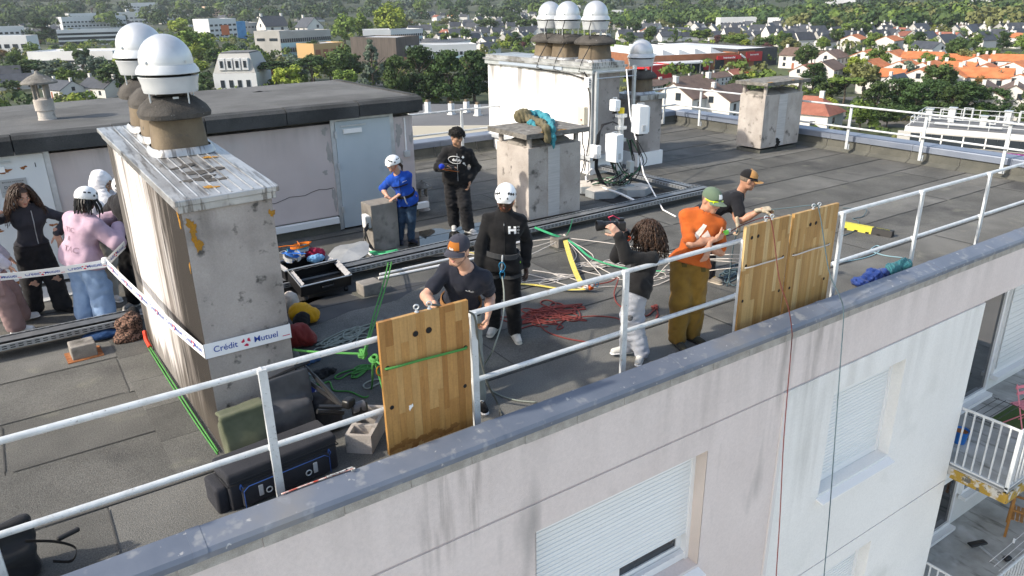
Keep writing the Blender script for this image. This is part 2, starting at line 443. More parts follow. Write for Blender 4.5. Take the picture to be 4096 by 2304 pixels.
m_chim = mat('lime washed chimney face', (.78, .74, .72), (.83, .80, .785), sc=1.5, rough=.92, bump=.35, bsc=70, fine=.05,
             spots=[((.42, .38, .35), 3.2, .62, .74, (1, 1.6, .18))], streak=[((.03, .026, .022), 2.45, 2.2, 6.0, 1.0), ((.05, .042, .036), 2.4, 1.0, 14.0, .9)], edge=[((.10, .08, .065), 'Y', 3.2, 1.40, 4.0, .85), ((.018, .014, .011), 'Y', 2.7, 1.10, 9.0, 1.0), ((.03, .025, .02), 'Y', 3.5, 4.2, 8.0, .9), ((.06, .05, .04), 'Z', .5, -.15, 6.0, .8)])
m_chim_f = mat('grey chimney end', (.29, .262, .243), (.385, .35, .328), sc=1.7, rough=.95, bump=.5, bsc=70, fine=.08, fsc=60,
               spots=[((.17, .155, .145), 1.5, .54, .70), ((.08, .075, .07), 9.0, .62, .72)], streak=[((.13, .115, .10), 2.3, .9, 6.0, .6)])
m_flash = mat('silver foil flashing', (.36, .37, .375), (.48, .49, .495), sc=5, rough=.42, metal=.55, bump=.5, bsc=22, stretch=(1, 1, 1),
              spots=[((.20, .195, .19), 3.0, .54, .62, (9, .6, 1)), ((.10, .095, .09), 2.2, .60, .68, (3, .7, 1)), ((.30, .30, .30), 1.2, .55, .7)])
m_pot = mat('buff chimney pot', (.115, .088, .060), (.175, .138, .095), sc=3, rough=.95, bump=.4, bsc=80, fine=.12, spots=[((.10, .085, .07), 4.5, .60, .7), ((.055, .05, .045), 11, .68, .74)])
m_hat = mat('mossy pot collar', (.040, .037, .034), (.085, .078, .070), sc=5, rough=.98, bump=.9, bsc=70, fine=.3, spots=[((.28, .27, .25), 24, .69, .73)])
m_alu = mat('spun aluminium', (.50, .52, .54), (.60, .62, .635), sc=3, rough=.50, metal=.6, bump=.06, bsc=14, spots=[((.50, .52, .53), 8, .6, .75)])
m_alu_w = mat('white enamel rim', (.44, .465, .485), (.53, .555, .57), sc=4, rough=.4, metal=.2)
m_dark = mat('dark interior', (.01, .01, .01), rough=.9)

# ================================================================== the roof deck and its felt strips
deck = MB().bx(-16, 16.45, .10, 11.35, -.30, -.012).build('rooftop', m_seam)
deck['kind'] = 'structure'
NB = 12; x0r, x1r = -9.0, 16.32
yb = np.linspace(.19, 11.2, NB+1)
for i in range(NB):
    x = x0r-rng.uniform(0, 3)
    while x < x1r:
        L_ = rng.uniform(4.2, 6.4); xe = min(x+L_, x1r); xs = max(x, x0r)
        if xe-xs > .3:
            z = .0035*(i % 2); j = rng.uniform(-.012, .012)
            m = MB(); n = max(2, int((xe-xs)/.45)); P = []
            for k in range(n+1):
                t = xs+(xe-xs)*k/n-(.006 if k == n else 0)
                P += [(t, yb[i]+.004+j+rng.uniform(-.004, .004), -.008+z), (t, yb[i+1]-.004+j*.5+rng.uniform(-.004, .004), -.008+z), (t, yb[i]+.006, z+.0005), (t, yb[i+1]-.006, z+.0005)]
            F = []
            for k in range(n):
                a = 4*k; F += [(a+2, a+6, a+7, a+3), (a, a+4, a+6, a+2), (a+1, a+3, a+7, a+5)]
            m.add(P, F); m.build('felt_strip', m_felt, deck)
            MB().ribbon([(t, yb[i]+.012+rng.uniform(-.006, .006), .0075) for t in np.linspace(xs+.05, xe-.05, 9)], rng.uniform(.010, .020), V(0, 1, 0)).build('lap_bead', m_seam, deck)
            MB().ribbon([(xe-.004, t, .0085) for t in np.linspace(yb[i]+.05, yb[i+1]-.05, 4)], .009, V(1, 0, 0)).build('lap_bead', m_seam, deck)
        x += L_
# felt dressing beside the big chimney and around the other blocks
def strip(poly, z=.009): return MB().prism(poly, -.002, z).build('felt_strip', m_felt, deck)
yy = 1.15
for k in range(5):
    y2 = yy+.66; strip([(.56-.02*k, yy+.006), (.985-.035*k, yy+.006), (.955-.035*k, y2), (.54-.02*k, y2)]); yy = y2
for (a, b, c, d) in ((5.9, 7.0, 4.6, 5.2), (14.0, 16.2, 6.4, 6.78), (9.4, 10.0, 7.0, 11.0), (10.9, 11.4, 7.0, 9.6)): strip([(a, c), (b, c), (b, d), (a, d)], .0085)
# standing water and two darker patches
pd = MB(); P = []; cx, cy = G(1085, 600)[:2]; K = 40
for k in range(K):
    a = 2*math.pi*k/K; r_ = 1+.22*math.sin(3*a+1)+.16*math.sin(5*a)+.1*math.sin(9*a+2)
    P.append((cx+.95*r_*math.cos(a)+.15, cy+.42*r_*math.sin(a)+.03))
pd.prism(P, .003, .0062)
m_pud = mat('rain water on felt', (.020, .021, .022), (.035, .036, .036), sc=4, rough=.03, spec=.7, ior=1.33)
po = pd.build('puddle_and_dark_patch', m_pud); po['kind'] = 'structure'
for (px, py, rx, ry) in ((850, 770, 1.0, .35), (800, 740, .7, .25)):  # darker, smoother patches lying on the felt
    c = G(px, py); P = []
    for k in range(30):
        a = 2*math.pi*k/30; r_ = 1+.25*math.sin(3*a+px)+.2*math.sin(5*a); P.append((c[0]+rx*r_*math.cos(a), c[1]+ry*r_*math.sin(a)))
    o = MB().prism(P, .003, .0058).build('puddle_and_dark_patch', mat('dark satin film', (.045, .045, .046), (.06, .06, .06), sc=3, rough=.55)); o['kind'] = 'structure'

# ================================================================== the apartment block
B = thing('apartment_building', 'pale pink rendered apartment block whose flat roof everyone stands on', 'building', (3, 3, -24))
ZB = -9.0
XC = 11.15
# openings (x0, x1, z0, z1) in the front wall
WINS = [(3.19, 5.42, -2.50, -1.00), (7.62, 9.19, -2.50, -1.02), (7.62, 9.19, -5.45, -3.97), (3.19, 5.42, -5.45, -3.97)]
def wall_with_holes(x0, x1, z0, z1, y0, y1, holes, m, name='wall'):
    xs = sorted({x0, x1, *[h[0] for h in holes], *[h[1] for h in holes]}); zs = sorted({z0, z1, *[h[2] for h in holes], *[h[3] for h in holes]})
    b = MB()
    for a, c in zip(xs[:-1], xs[1:]):
        for d, e in zip(zs[:-1], zs[1:]):
            if any(h[0] <= (a+c)/2 <= h[1] and h[2] <= (d+e)/2 <= h[3] for h in holes): continue
            b.bx(a, c, y0, y1, d, e)
    return b.build(name, m, B)
GZ = (-.69, -3.72, -6.7)
wall_with_holes(-16, 6.64, GZ[1]+.012, GZ[0]-.012, .045, .36, [WINS[0]], m_wall)
wall_with_holes(-16, 6.64, GZ[2]+.012, GZ[1]-.012, .045, .36, [WINS[3]], m_wall)
MB().bx(-16, 16.6, .045, .20, GZ[0]+.012, .05).build('top_band', m_wall, B)
wall_with_holes(6.70, XC, GZ[1]+.012, GZ[0]-.012, .038, .36, [WINS[1]], m_wall_w)
wall_with_holes(6.70, XC, GZ[2]+.012, GZ[1]-.012, .038, .36, [WINS[2]], m_wall_w)
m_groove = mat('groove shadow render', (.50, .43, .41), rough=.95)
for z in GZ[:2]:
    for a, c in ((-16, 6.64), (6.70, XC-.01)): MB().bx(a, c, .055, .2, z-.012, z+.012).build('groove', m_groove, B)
MB().bx(6.64, 6.70, .026, .2, GZ[2], GZ[0]-.012).build('joint_cover', mat('pale strip', (.66, .63, .61), rough=.9), B)
# course left bare under the coping, with its joints
x = -4.0
while x < 16.5:
    w_ = rng.uniform(.5, .62)
    MB().bx(x, x+w_-.006, .037, .11, -.035+rng.uniform(-.006, .006), .095).build('bare_block', m_strip, B); x += w_
MB().bx(6.9, 6.95, .3, 9, ZB, -.7).build('inner_wall', m_wall, B)
MB().bx(-16, XC-.05, .45, 11.2, ZB, -.32).bx(XC-.05, 16.3, 1.06, 11.2, ZB, -.32).build('core', m_wall, B)
# parapets
MB().bx(-16, 16.6, .05, .185, -.25, .10).build('parapet', m_conc, B)
MB().bx(-16, 16.7, 11.30, 11.55, -9, .33).build('parapet', m_wall, B)
MB().bx(16.34, 16.62, .2, 11.3, -9, .33).build('parapet', m_wall, B)
# felt upstand panels behind the far parapets
x = -1.0
while x < 16.2:
    w_ = rng.uniform(.9, 1.2); e = min(x+w_-.012, 16.3)
    MB().add([(x, 11.285, .31), (e, 11.285, .31), (e, 11.27, .08), (x, 11.27, .08), (e, 11.13, .006), (x, 11.13, .006)], [(3, 2, 1, 0), (5, 4, 2, 3)]).build('upstand_panel', m_felt_edge, B); x += w_
y = .3
while y < 11.2:
    w_ = rng.uniform(.9, 1.15); e = min(y+w_-.012, 11.28)
    MB().add([(16.325, y, .31), (16.325, e, .31), (16.31, e, .08), (16.31, y, .08), (16.17, e, .006), (16.17, y, .006)], [(0, 1, 2, 3), (3, 2, 4, 5)]).build('upstand_panel', m_felt_edge, B); y += w_
# coping of the street front: sheets with a drip edge, joined by cover strips
def cop_sheet(xa, xb, name='coping_sheet', e=0.0, m=None):
    pr = [(.205+e, .165), (.205+e, .200+e), (.003-e, .158+e), (-.016-e, .128+e), (-.016-e, .085), (-.003, .080), (.004, .12), (.19, .14)]
    b = MB(); n = len(pr); P = [(xa, y, z) for y, z in pr]+[(xb, y, z) for y, z in pr]
    b.add(P, [(i, i+n, (i+1) % n+n, (i+1) % n) for i in range(n)]+[tuple(range(n)), tuple(range(2*n-1, n-1, -1))])
    return b.build(name, m or m_cop, B)
joints = [-4.2, -1.9, .47, 2.80, 4.95, 7.27, 9.62, 11.95, 14.3, 16.6]
for a, c in zip(joints[:-1], joints[1:]): cop_sheet(a, c-.002)
for j in joints[1:-1]: cop_sheet(j-.045, j+.045, 'cover_strip', .0035)
def cop_far(p, q, side, name='coping_sheet'):
    p, q = V(p), V(q); t = unit(q-p); nrm = V(-t[1], t[0], 0)*side; b = MB()
    pr = [(-.03, .26), (-.03, .375), (-.018, .40), (.34, .415), (.36, .30), (.30, .30), (.0, .33)]
    n = len(pr); P = [p+nrm*a+V(0, 0, z) for a, z in pr]+[q+nrm*a+V(0, 0, z) for a, z in pr]
    b.add(P, [(i, i+n, (i+1) % n+n, (i+1) % n) for i in range(n)]+[tuple(range(n)), tuple(range(2*n-1, n-1, -1))])
    return b.build(name, m_cop_far, B)
xs = list(np.arange(-1.5, 16.3, 2.0))+[16.28]
for a, c in zip(xs[:-1], xs[1:]): cop_far((a, 11.28, 0), (c-.006, 11.28, 0), 1)
ys = [.22, 2.2, 4.2, 6.2, 8.2, 9.9, 11.28]
for a, c in zip(ys[:-1], ys[1:]): cop_far((16.31, a, 0), (16.31, c-.006, 0), -1)
# windows with roller shutters, every slat its own piece
def window(x0, x1, z0, z1, zs, name, half=True):
    """zs = bottom of the lowered shutter"""
    w = MB(); f = .05
    w.bx(x0, x0+f, .25, .30, z0, z1).bx(x1-f, x1, .25, .30, z0, z1).bx(x0+f, x1-f, .25, .30, z0, z0+.06)
    for k in ((x0+x1)/2,): w.bx(k-.07, k+.07, .265, .305, z0+.06, zs+.05)
    wn = w.build(name, m_pvc, B)
    for a, c in ((x0+f, (x0+x1)/2-.07), ((x0+x1)/2+.07, x1-f)):
        s = MB(); s.bx(a, a+.07, .272, .31, z0+.06, zs+.05).bx(c-.07, c, .272, .31, z0+.06, zs+.05).bx(a+.07, c-.07, .272, .31, z0+.06, z0+.15)
        s.build('sash', m_pvc, wn); MB().bx(a+.07, c-.07, .29, .30, z0+.15, zs+.05).build('pane', m_glass, wn)
    MB().bx(x0+.0, x1-.0, .19, .245, z1-.16, z1-.002).build('shutter_box', m_pvc, wn)
    n = int((z1-.10-zs)/.052)
    for k in range(n):
        zc = zs+.026+k*.052
        ubox('shutter_slat', m_shut, wn, ((x0+x1)/2, .215, zc), (x1-x0-.10, .012, .049), None)
        ubox('slat_lip', m_shut, wn, ((x0+x1)/2, .207, zc-.018), (x1-x0-.10, .009, .014))
    for a in (x0, x1-.052): MB().bx(a, a+.052, .188, .248, z0, z1-.16).build('guide_rail', m_pvc, wn)
    sl = MB(); a, c = x0-.04, x1+.02
    sl.add([(a, .27, z0+.012), (c, .27, z0+.012), (c, -.07, z0-.065), (a, -.07, z0-.065), (a, .27, z0-.02), (c, .27, z0-.02), (c, -.07, z0-.085), (a, -.07, z0-.085)],
           [(3, 2, 1, 0), (4, 5, 6, 7), (0, 1, 5, 4), (2, 3, 7, 6), (1, 2, 6, 5), (3, 0, 4, 7)]); sl.build('sill', m_pvc, wn)
    MB().bx(x0+.03, x1-.03, .20, .262, z0+.005, z0+.10).build('sill_upstand', m_pvc, wn)
    for a in (x0-.002, x1+.002): MB().box((a, .125, (z0+z1)/2), (.008, .16, z1-z0-.01)).build('reveal', m_reveal if x0 < 6 else m_wall_w, wn)
    return wn
window(*WINS[0], -2.14, 'window'); window(*WINS[1], -2.40, 'window'); window(*WINS[2], -5.3, 'window'); window(*WINS[3], -5.3, 'window')
# stepped-back loggia side beyond the corner
MB().bx(XC+.0, 16.4, .90, 1.05, ZB, -.70).build('loggia_wall', m_wall_w, B)
MB().bx(XC-.02, XC, .28, 1.0, ZB, -.70).build('corner_return', m_wall_w, B)
def loggia_window(x0, x1, z0, z1, shut):
    w = MB(); f = .07
    for a, c in ((x0, x0+f), (x1-f, x1)): w.bx(a, c, .83, .90, z0, z1)
    w.bx(x0+f, x1-f, .83, .90, z0, z0+.09).bx(x0+f, x1-f, .83, .90, z1-.09, z1)
    o = w.build('window', m_pvc, B); MB().bx(x0+f, x1-f, .865, .875, z0+.09, z1-.09).build('pane', m_glass, o)
    if shut < z1:
        n = int((z1-.02-shut)/.055)
        for k in range(n): ubox('shutter_slat', m_shut, o, ((x0+x1)/2, .815-.003*(k % 2), shut+.027+k*.055), (x1-x0-.06, .012, .05))
    MB().bx(x0-.03, x1+.03, .72, .86, z0-.08, z0-.004).build('sill', m_pvc, o)
    return o
loggia_window(11.9, 13.95, -3.40, -.95, -.95); loggia_window(14.08, 15.9, -3.10, -.95, -3.0)
loggia_window(12.0, 13.75, -6.3, -3.9, -5.1); loggia_window(13.95, 15.2, -5.7, -3.9, -5.40); loggia_window(15.3, 16.2, -5.7, -3.9, -5.40)
m_balc = mat('stained balcony concrete', (.30, .30, .28), (.46, .46, .44), sc=2.2, rough=.85, bump=.3, bsc=50, spots=[((.16, .16, .14), 2.4, .56, .72, (3, .6, 1)), ((.55, .56, .56), 1.6, .58, .7)])
m_edge_l = mat('lichen on slab edge', (.34, .22, .04), (.50, .49, .45), sc=7, rough=.95, bump=.8, bsc=60, lo=.48, hi=.56, spots=[((.12, .115, .10), 9, .58, .64)])
def balcony(zf, ncol):
    bl = MB().bx(XC+.03, 16.3, -.80, .90, zf-.16, zf-.004).build('balcony_slab', m_balc, B)
    MB().bx(XC+.016, XC+.05, -.82, .0, zf-.20, zf-.03).build('slab_edge', m_edge_l, bl); MB().bx(XC+.03, 16.3, -.83, -.80, zf-.20, zf-.03).build('slab_edge', m_edge_l, bl)
    rl = MB(); zt = zf+1.02
    rl.tube([(XC+.05, .05, zt), (XC+.05, -.78, zt), (16.3, -.78, zt)], .024, 6); rl.build('handrail', m_white, bl, True)
    MB().bx(XC+.03, XC+.07, -.80, .04, zf+.03, zf+.06).bx(XC+.07, 16.3, -.80, -.76, zf+.03, zf+.06).build('bottom_rail', m_white, bl)
    for k in range(7):
        y = -.02-.125*k
        ubox('baluster', m_white, bl, (XC+.05, y, (zf+.06+zt)/2), (.022, .022, zt-zf-.07))
    for k in range(ncol): ubox('baluster', m_white, bl, (XC+.18+.125*k, -.78, (zf+.06+zt)/2), (.022, .022, zt-zf-.07))
    MB().bx(XC+.03, XC+.075, -.805, -.755, zf-.1, zt).build('corner_post', m_white, bl)
    return bl
balcony(-3.47, 24); balcony(-6.42, 24)

# ================================================================== guard rails
def rail_run(name, label, pts, posts, z_hi, z_lo, foot, r=.0235, inner=None, zfoot=.05):
    t = thing(name, label, 'railing', (pts[0][0], pts[0][1], 0))
    for z, nm in ((z_hi, 'top_rail'), (z_lo, 'middle_rail')):
        MB().tube([(p[0], p[1], z) for p in pts], r, 10).build(nm, m_white, t, True)
    for (x, y, dx, dy) in posts:
        p = MB(); p.box((x+dx*.05, y+dy*.05, (z_hi+zfoot)/2+.012), (.062 if abs(dy) else .03, .03 if abs(dy) else .062, z_hi-zfoot+.03))
        po = p.build('post', m_white, t, bevel=.003)
        MB().tube([(x, y, z_lo), (x+dx*.05, y+dy*.05, z_lo)], .034, 8).tube([(x, y, z_hi-.004), (x+dx*.05, y+dy*.05, z_hi-.004)], .034, 8).build('clamp', m_white, po, True)
        if foot: MB().box((x+dx*.09, y+dy*.09, zfoot+.05), (.10 if abs(dy) else .03, .03 if abs(dy) else .10, .12)).build('bracket', m_white, po)
    return t
FR = [1.123, 2.831, 4.494, 6.125, 7.864, 9.561, 11.301, 13.0, 14.7]
rail_run('guard_rail', 'white double tube guard rail along the street front coping', [(-6, .455), (16.0, .455)], [(x, .455, 0, -1) for x in [-4, -2.3, -.6]+FR], 1.080, .462, False)
for xr in (3.0, .02, 2.95): pass
rail_run('guard_rail', 'thin white guard rail along the far end parapet on the right', [(15.95, 10.95), (16.05, .6)], [(15.96+.009*(10.9-y), y, 1, 0) for y in (10.1, 8.7, 5.62, 3.9, 2.28, .9)]+[(15.97, 7.2, 1, 0)], 1.10, .62, True, .022, zfoot=.12)
rail_run('guard_rail', 'white guard rail along the rear parapet behind the hut', [(5.9, 10.95), (15.95, 10.95)], [(x, 10.95, 0, 1) for x in (7.2, 8.95, 10.6, 12.4, 14.2, 15.55)], 1.10, .62, True, .022, zfoot=.12)
# ================================================================== domed extractor fans, pots and stacks
def roof_fan(c, r, label, tilt=0.0):
    """spun dome over a white rim, a flared skirt below it and strap brackets; c = bottom centre of the brackets"""
    t = thing('roof_fan', label, 'roof fan', c, 'domed roof fans'); x, y, z = c; s = r/.27
    o = MB().lathe([(.86*r, z+.44*s), (.86*r, z+.47*s)]+[(.86*r*math.cos(a), z+.47*s+.88*r*math.sin(a)) for a in np.linspace(0, math.pi/2-.04, 14)]+[(.001, z+.47*s+.88*r)], 40, (x, y, 0)).build('dome', m_alu, t, True)
    for k in range(4):
        a = k*math.pi/2+.6; MB().lathe([(.012*s, 0), (.012*s, .02*s)], 8, (x+.87*r*math.cos(a), y+.87*r*math.sin(a), z+.46*s)).build('bolt', m_steel, t)
    MB().lathe([(.84*r, z+.445*s), (.90*r, z+.44*s), (1.0*r, z+.395*s), (1.02*r, z+.37*s), (.99*r, z+.365*s), (.80*r, z+.42*s)], 40, (x, y, 0), cap=False).build('rim', m_alu_w, t, True)
    MB().lathe([(.95*r, z+.345*s), (.97*r, z+.34*s), (.90*r, z+.27*s), (.90*r, z+.24*s), (.87*r, z+.20*s), (.85*r, z+.20*s), (.88*r, z+.27*s), (.95*r, z+.345*s)], 40, (x, y, 0), cap=False).build('skirt', m_alu_w, t, True)
    MB().lathe([(.62*r, z+.22*s), (.72*r, z+.33*s), (.72*r, z+.43*s)], 24, (x, y, 0)).build('motor_housing', m_dark, t, True)
    for k in range(4):
        a = k*math.pi/2+.45; ca, sa = math.cos(a), math.sin(a)
        MB().tube([(x+.86*r*ca, y+.86*r*sa, z+.21*s), (x+.84*r*ca, y+.84*r*sa, z+.05*s), (x+.66*r*ca, y+.66*r*sa, z-.005)], .008*s, 5).build('bracket', m_steel, t)
    MB().box((x, y-.58*r, z+.08*s), (.05*s, .008*s, .17*s)).build('strap', m_steel, t)
    return t
def chimney_pot(t, c, w, h, lean=0.0):
    x, y, z = c
    p = MB().lathe([(w*.52, z), (w*.50, z+.02), (w*.45, z+h*.9), (w*.44, z+h)], 28, (x, y, 0), sq=3.6).build('pot', m_pot, t, True)
    MB().lathe([(w*.40, z+h-.03), (w*.63, z+h-.005), (w*.645, z+h+.03), (w*.58, z+h+.085), (w*.42, z+h+.15), (w*.33, z+h+.165), (w*.30, z+h+.15), (w*.30, z+h+.02)], 28, (x, y, 0), sq=3.0, cap=False).build('pot_collar', m_hat, p, True)
    MB().lathe([(w*.31, z+h+.04), (.001, z+h+.05)], 20, (x, y, 0), sq=3.0).build('flue', m_dark, p)
    MB().lathe([(w*.60, z-.012), (w*.57, z+.035), (w*.53, z+.05)], 28, (x, y, 0), sq=4, cap=False).build('pot_flashing', m_flash, p, True)
    return z+h+.15
# ---- the big stack in the foreground
ST = thing('chimney_stack', 'big whitewashed chimney stack with dark streaks, wrapped in barrier tape', 'chimney', (1.25, 2.7, 0))
q = [(.945, 1.35), (1.625, 1.40), (1.52, 4.16), (.825, 4.10)]; zt = [2.105, 2.105, 2.30, 2.30]
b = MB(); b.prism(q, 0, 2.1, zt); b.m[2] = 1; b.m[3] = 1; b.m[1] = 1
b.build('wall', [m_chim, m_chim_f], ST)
def cap_layer(off, dz0, dz1, name):
    cx, cy = 1.23, 2.75; P = [(cx+(p[0]-cx)*(1+off/.34), cy+(p[1]-cy)*(1+off/1.38)) for p in q]
    b = MB(); P3 = [(p[0], p[1], zt[i]+dz0) for i, p in enumerate(P)]+[(p[0], p[1], zt[i]+dz1) for i, p in enumerate(P)]
    b.add(P3, [(3, 2, 1, 0), (4, 5, 6, 7)]+[(i, (i+1) % 4, (i+1) % 4+4, i+4) for i in range(4)])
    return b.build(name, m_flash, ST, bevel=.006)
cap_layer(.028, -.055, .001, 'cap_flashing'); cap_layer(.05, .002, .045, 'cap_flashing')
rr = random.Random(3)
for k in range(8):      # ridges of the crimped foil
    x = 0.99+.081*k
    MB().add([(x, 1.36, 2.152), (x+.02, 1.36, 2.153), (x-.09+.02, 4.05, 2.347), (x-.09, 4.05, 2.347), (x+.01, 1.36, 2.157), (x-.08, 4.05, 2.352)], [(0, 4, 5, 3), (4, 1, 2, 5)]).build('foil_ridge', m_flash, ST)
for (px, py, w, h) in ((1190/2.415+380/S_*0, 0, 0, 0),): pass
def patch(name, m, c, n, u, rad, parent, seed, th=.004, el=1.6):
    """thin irregular scab on a surface: c centre, n normal, u long direction"""
    rs = random.Random(seed); n = unit(n); u = unit(u-(V(u)@n)*n); w = np.cross(n, u); P = []
    K = 22; ph = [rs.uniform(0, 6.28) for _ in range(4)]
    for k in range(K):
        a = 2*math.pi*k/K; r_ = rad*(1+.3*math.sin(2*a+ph[0])+.25*math.sin(3*a+ph[1])+.18*math.sin(7*a+ph[2])+.1*math.sin(11*a+ph[3]))
        P.append(V(c)+u*r_*el*math.cos(a)+w*r_*math.sin(a))
    b = MB(); b.add([p for p in P]+[p+n*th for p in P], [tuple(range(K, 2*K))]+[(i, (i+1) % K, (i+1) % K+K, i+K) for i in range(K)])
    return b.build(name, m, parent)
nf = (0, -1, 0); nl = (-1, -.04, 0); ntop = (0, -.07, 1)
patch('lichen_patch', m_lichen, (1.00, 1.352, 1.93), nf, (0, 0, 1), .035, ST, 1); patch('lichen_patch', m_lichen, (1.02, 1.353, 1.80), nf, (0, 0, 1), .03, ST, 2, el=2)
patch('lichen_patch', m_lichen, (.941, 1.46, 1.98), nl, (0, .3, 1), .028, ST, 4, el=2.2); patch('lichen_patch', m_lichen, (.944, 1.38, 1.62), nl, (0, 0, 1), .014, ST, 5, el=3)
patch('lichen_patch', m_lichen, (1.61, 1.398, 1.93), nf, (0, 0, 1), .02, ST, 6)
for (x, y, r_, s_) in ((1.28, 2.02, .075, 7), (1.20, 1.82, .06, 8), (1.30, 1.74, .045, 9), (1.18, 2.25, .05, 14)):
    patch('torn_foil', m_hat, (x, y, 2.154+(y-1.38)*.0718), ntop, (1, .3, 0), r_, ST, s_, .003, 1.8)
for (x, y, s_) in ((1.22, 1.55, 10), (1.43, 2.45, 11)): patch('lichen_patch', m_lichen, (x, y, 2.154+(y-1.38)*.0718), ntop, (1, 0, 0), .032, ST, s_)
tops = []
for k, (x, y, w) in enumerate(((1.285, 2.86, .46), (1.285, 3.40, .44), (1.275, 3.90, .44))):
    tops.append((x, y, chimney_pot(ST, (x, y, 2.15+(y-1.38)*.0718), w, .31)))
roof_fan((tops[0][0], tops[0][1]-.03, tops[0][2]-.135), .255, 'largest silver domed fan on the nearest chimney pot at left')
roof_fan((tops[2][0]-.01, tops[2][1], tops[2][2]-.12), .25, 'silver domed fan half hidden behind the largest one at left')

# ---- plant hut with two doors
HUT = thing('roof_hut', 'low pink rendered plant hut with dark felt roof at left', 'hut', (1, 8, 0))
YH = 6.90; XR = 5.62
wall_h = MB().bx(-8, XR, YH, 10.3, .26, 1.72); 
wall_h.build('wall', mat('hut render', (.50, .435, .42), (.56, .495, .48), sc=1.1, rough=.92, bump=.35, bsc=110, fine=.05, spots=[((.50, .46, .45), 2.0, .6, .75)], streak=[((.22, .20, .19), 1.73, .5, 6, .5)]), HUT)
b = MB()
for a, c in ((-8, -.62), (.40, 4.2), (5.26, XR)): b.bx(a, c, YH-.03, 10.3, 0, .256)
b.build('felt_plinth', m_felt_edge, HUT)
for a, c in ((.42, 4.17), (5.30, 5.80)): MB().bx(a, c, YH-.10, YH-.002, .15, .25).build('drip_sill', mat('white drip sill', (.72, .74, .75), rough=.5), HUT, bevel=.006)
m_hr = mat('hut felt roof', (.090, .091, .091), (.135, .137, .137), sc=1.2, rough=.97, bump=.8, bsc=120, fine=.3, fsc=120, rnd=.1, spots=[((.14, .145, .14), .9, .58, .75)], spec=.2)
m_hf = mat('hut fascia felt', (.042, .044, .045), (.075, .078, .080), sc=2, rough=.98, bump=1.0, bsc=110, fine=.4, fsc=110, rnd=.12, spec=.2)
x = -8.0
while x < XR:
    e = min(x+1.15, XR+.14); pr = [(YH-.16, 1.72), (YH-.17, 1.90), (YH-.12, 1.945), (YH+.05, 1.955), (YH+.05, 1.72)]
    P = [(x, a, z+(.012*(x+8)/1.0*.55)) for a, z in pr]+[(e-.012, a, z+(.012*(x+8)/1.0*.55)) for a, z in pr]; n = 5
    MB().add(P, [(i, i+n, (i+1) % n+n, (i+1) % n) for i in range(n)]+[tuple(range(n)), tuple(range(2*n-1, n-1, -1))]).build('fascia_piece', m_hf, HUT); x = e
    if e >= XR+.13: break
for k in range(4):
    ya = YH+.04+.88*k; y2 = min(ya+.875, 10.42)
    P = [(-8, ya, 1.945), (XR+.14, ya, 2.03), (XR+.14, y2, 2.03), (-8, y2, 1.945)]
    MB().add([(p[0], p[1], 1.75) for p in P]+P, [(3, 2, 1, 0), (4, 5, 6, 7), (0, 1, 5, 4), (1, 2, 6, 5), (2, 3, 7, 6), (3, 0, 4, 7)]).build('roof_strip', m_hr, HUT)
MB().bx(XR+.06, XR+.16, YH+.04, 10.42, 1.76, 2.045).build('roof_edge', m_hf, HUT)
def hut_door(x0, x1, m, label, rust=False):
    d = MB().bx(x0, x1, YH-.035, YH-.004, .04, 1.745).build('door', m, HUT); d['label'] = label
    f = MB()
    for a, c in ((x0-.07, x0-.004), (x1+.004, x1+.07)): f.bx(a, c, YH-.022, YH-.002, .02, 1.79)
    f.bx(x0-.004, x1+.004, YH-.022, YH-.002, 1.749, 1.79); f.build('door_frame', m_steel, d)
    for z in (.35, 1.05, 1.55): MB().box((x0-.005, YH-.045, z), (.035, .03, .11)).build('hinge', m_steel, d)
    MB().bx(x0+.12, x0+.42, YH-.085, YH-.037, 1.56, 1.63).build('door_closer', m_pvc, d); MB().bx(x0+.08, x0+.5, YH-.07, YH-.04, 1.665, 1.685).build('closer_arm', m_steel, d)
    return d
hut_door(4.27, 5.20, m_door, 'pale blue steel door')
d1 = hut_door(-.52, .34, m_door_r, 'rust streaked white steel door marked 1')
m_ink = mat('dark ink', (.02, .02, .022), rough=.7)
lettering('1', m_ink, d1, (.235, YH-.037, 1.60), (1, 0, 0), (0, 0, 1), .06)
MB().bx(-.20, .10, YH-.044, YH-.036, 1.24, 1.46).build('warning_sign', mat('grey sign plate', (.36, .37, .37), rough=.5), d1)
for s, z, h in (('MACHINE ASCENSEUR', 1.425, .017), ('DANGER', 1.36, .038), ('ACCES INTERDIT A TOUTE PERSONNE', 1.305, .011), ('ETRANGERE AU SERVICE', 1.272, .011)):
    lettering(s, m_ink, d1, (-.05, YH-.046, z), (1, 0, 0), (0, 0, 1), h, .01 if h > .03 else .004)
for (x, z, r_, el, s_) in ((-.14, 1.56, .045, 3.2, 1), (.10, 1.585, .03, 2, 2), (.20, .98, .035, 2.6, 3), (.27, .80, .03, 2.2, 4), (-.35, .83, .03, 4, 5), (.02, .17, .05, 5, 6), (.22, .14, .03, 3, 7), (-.3, .11, .05, 4, 8)):
    patch('rust_patch', m_rust, (x, YH-.0365, z), nf, (1, 0, 0), r_*.62, d1, s_, .0015, el)
MB().bx(.12, .25, YH-.06, YH-.036, .95, 1.03).build('lock_case', m_steel, d1)
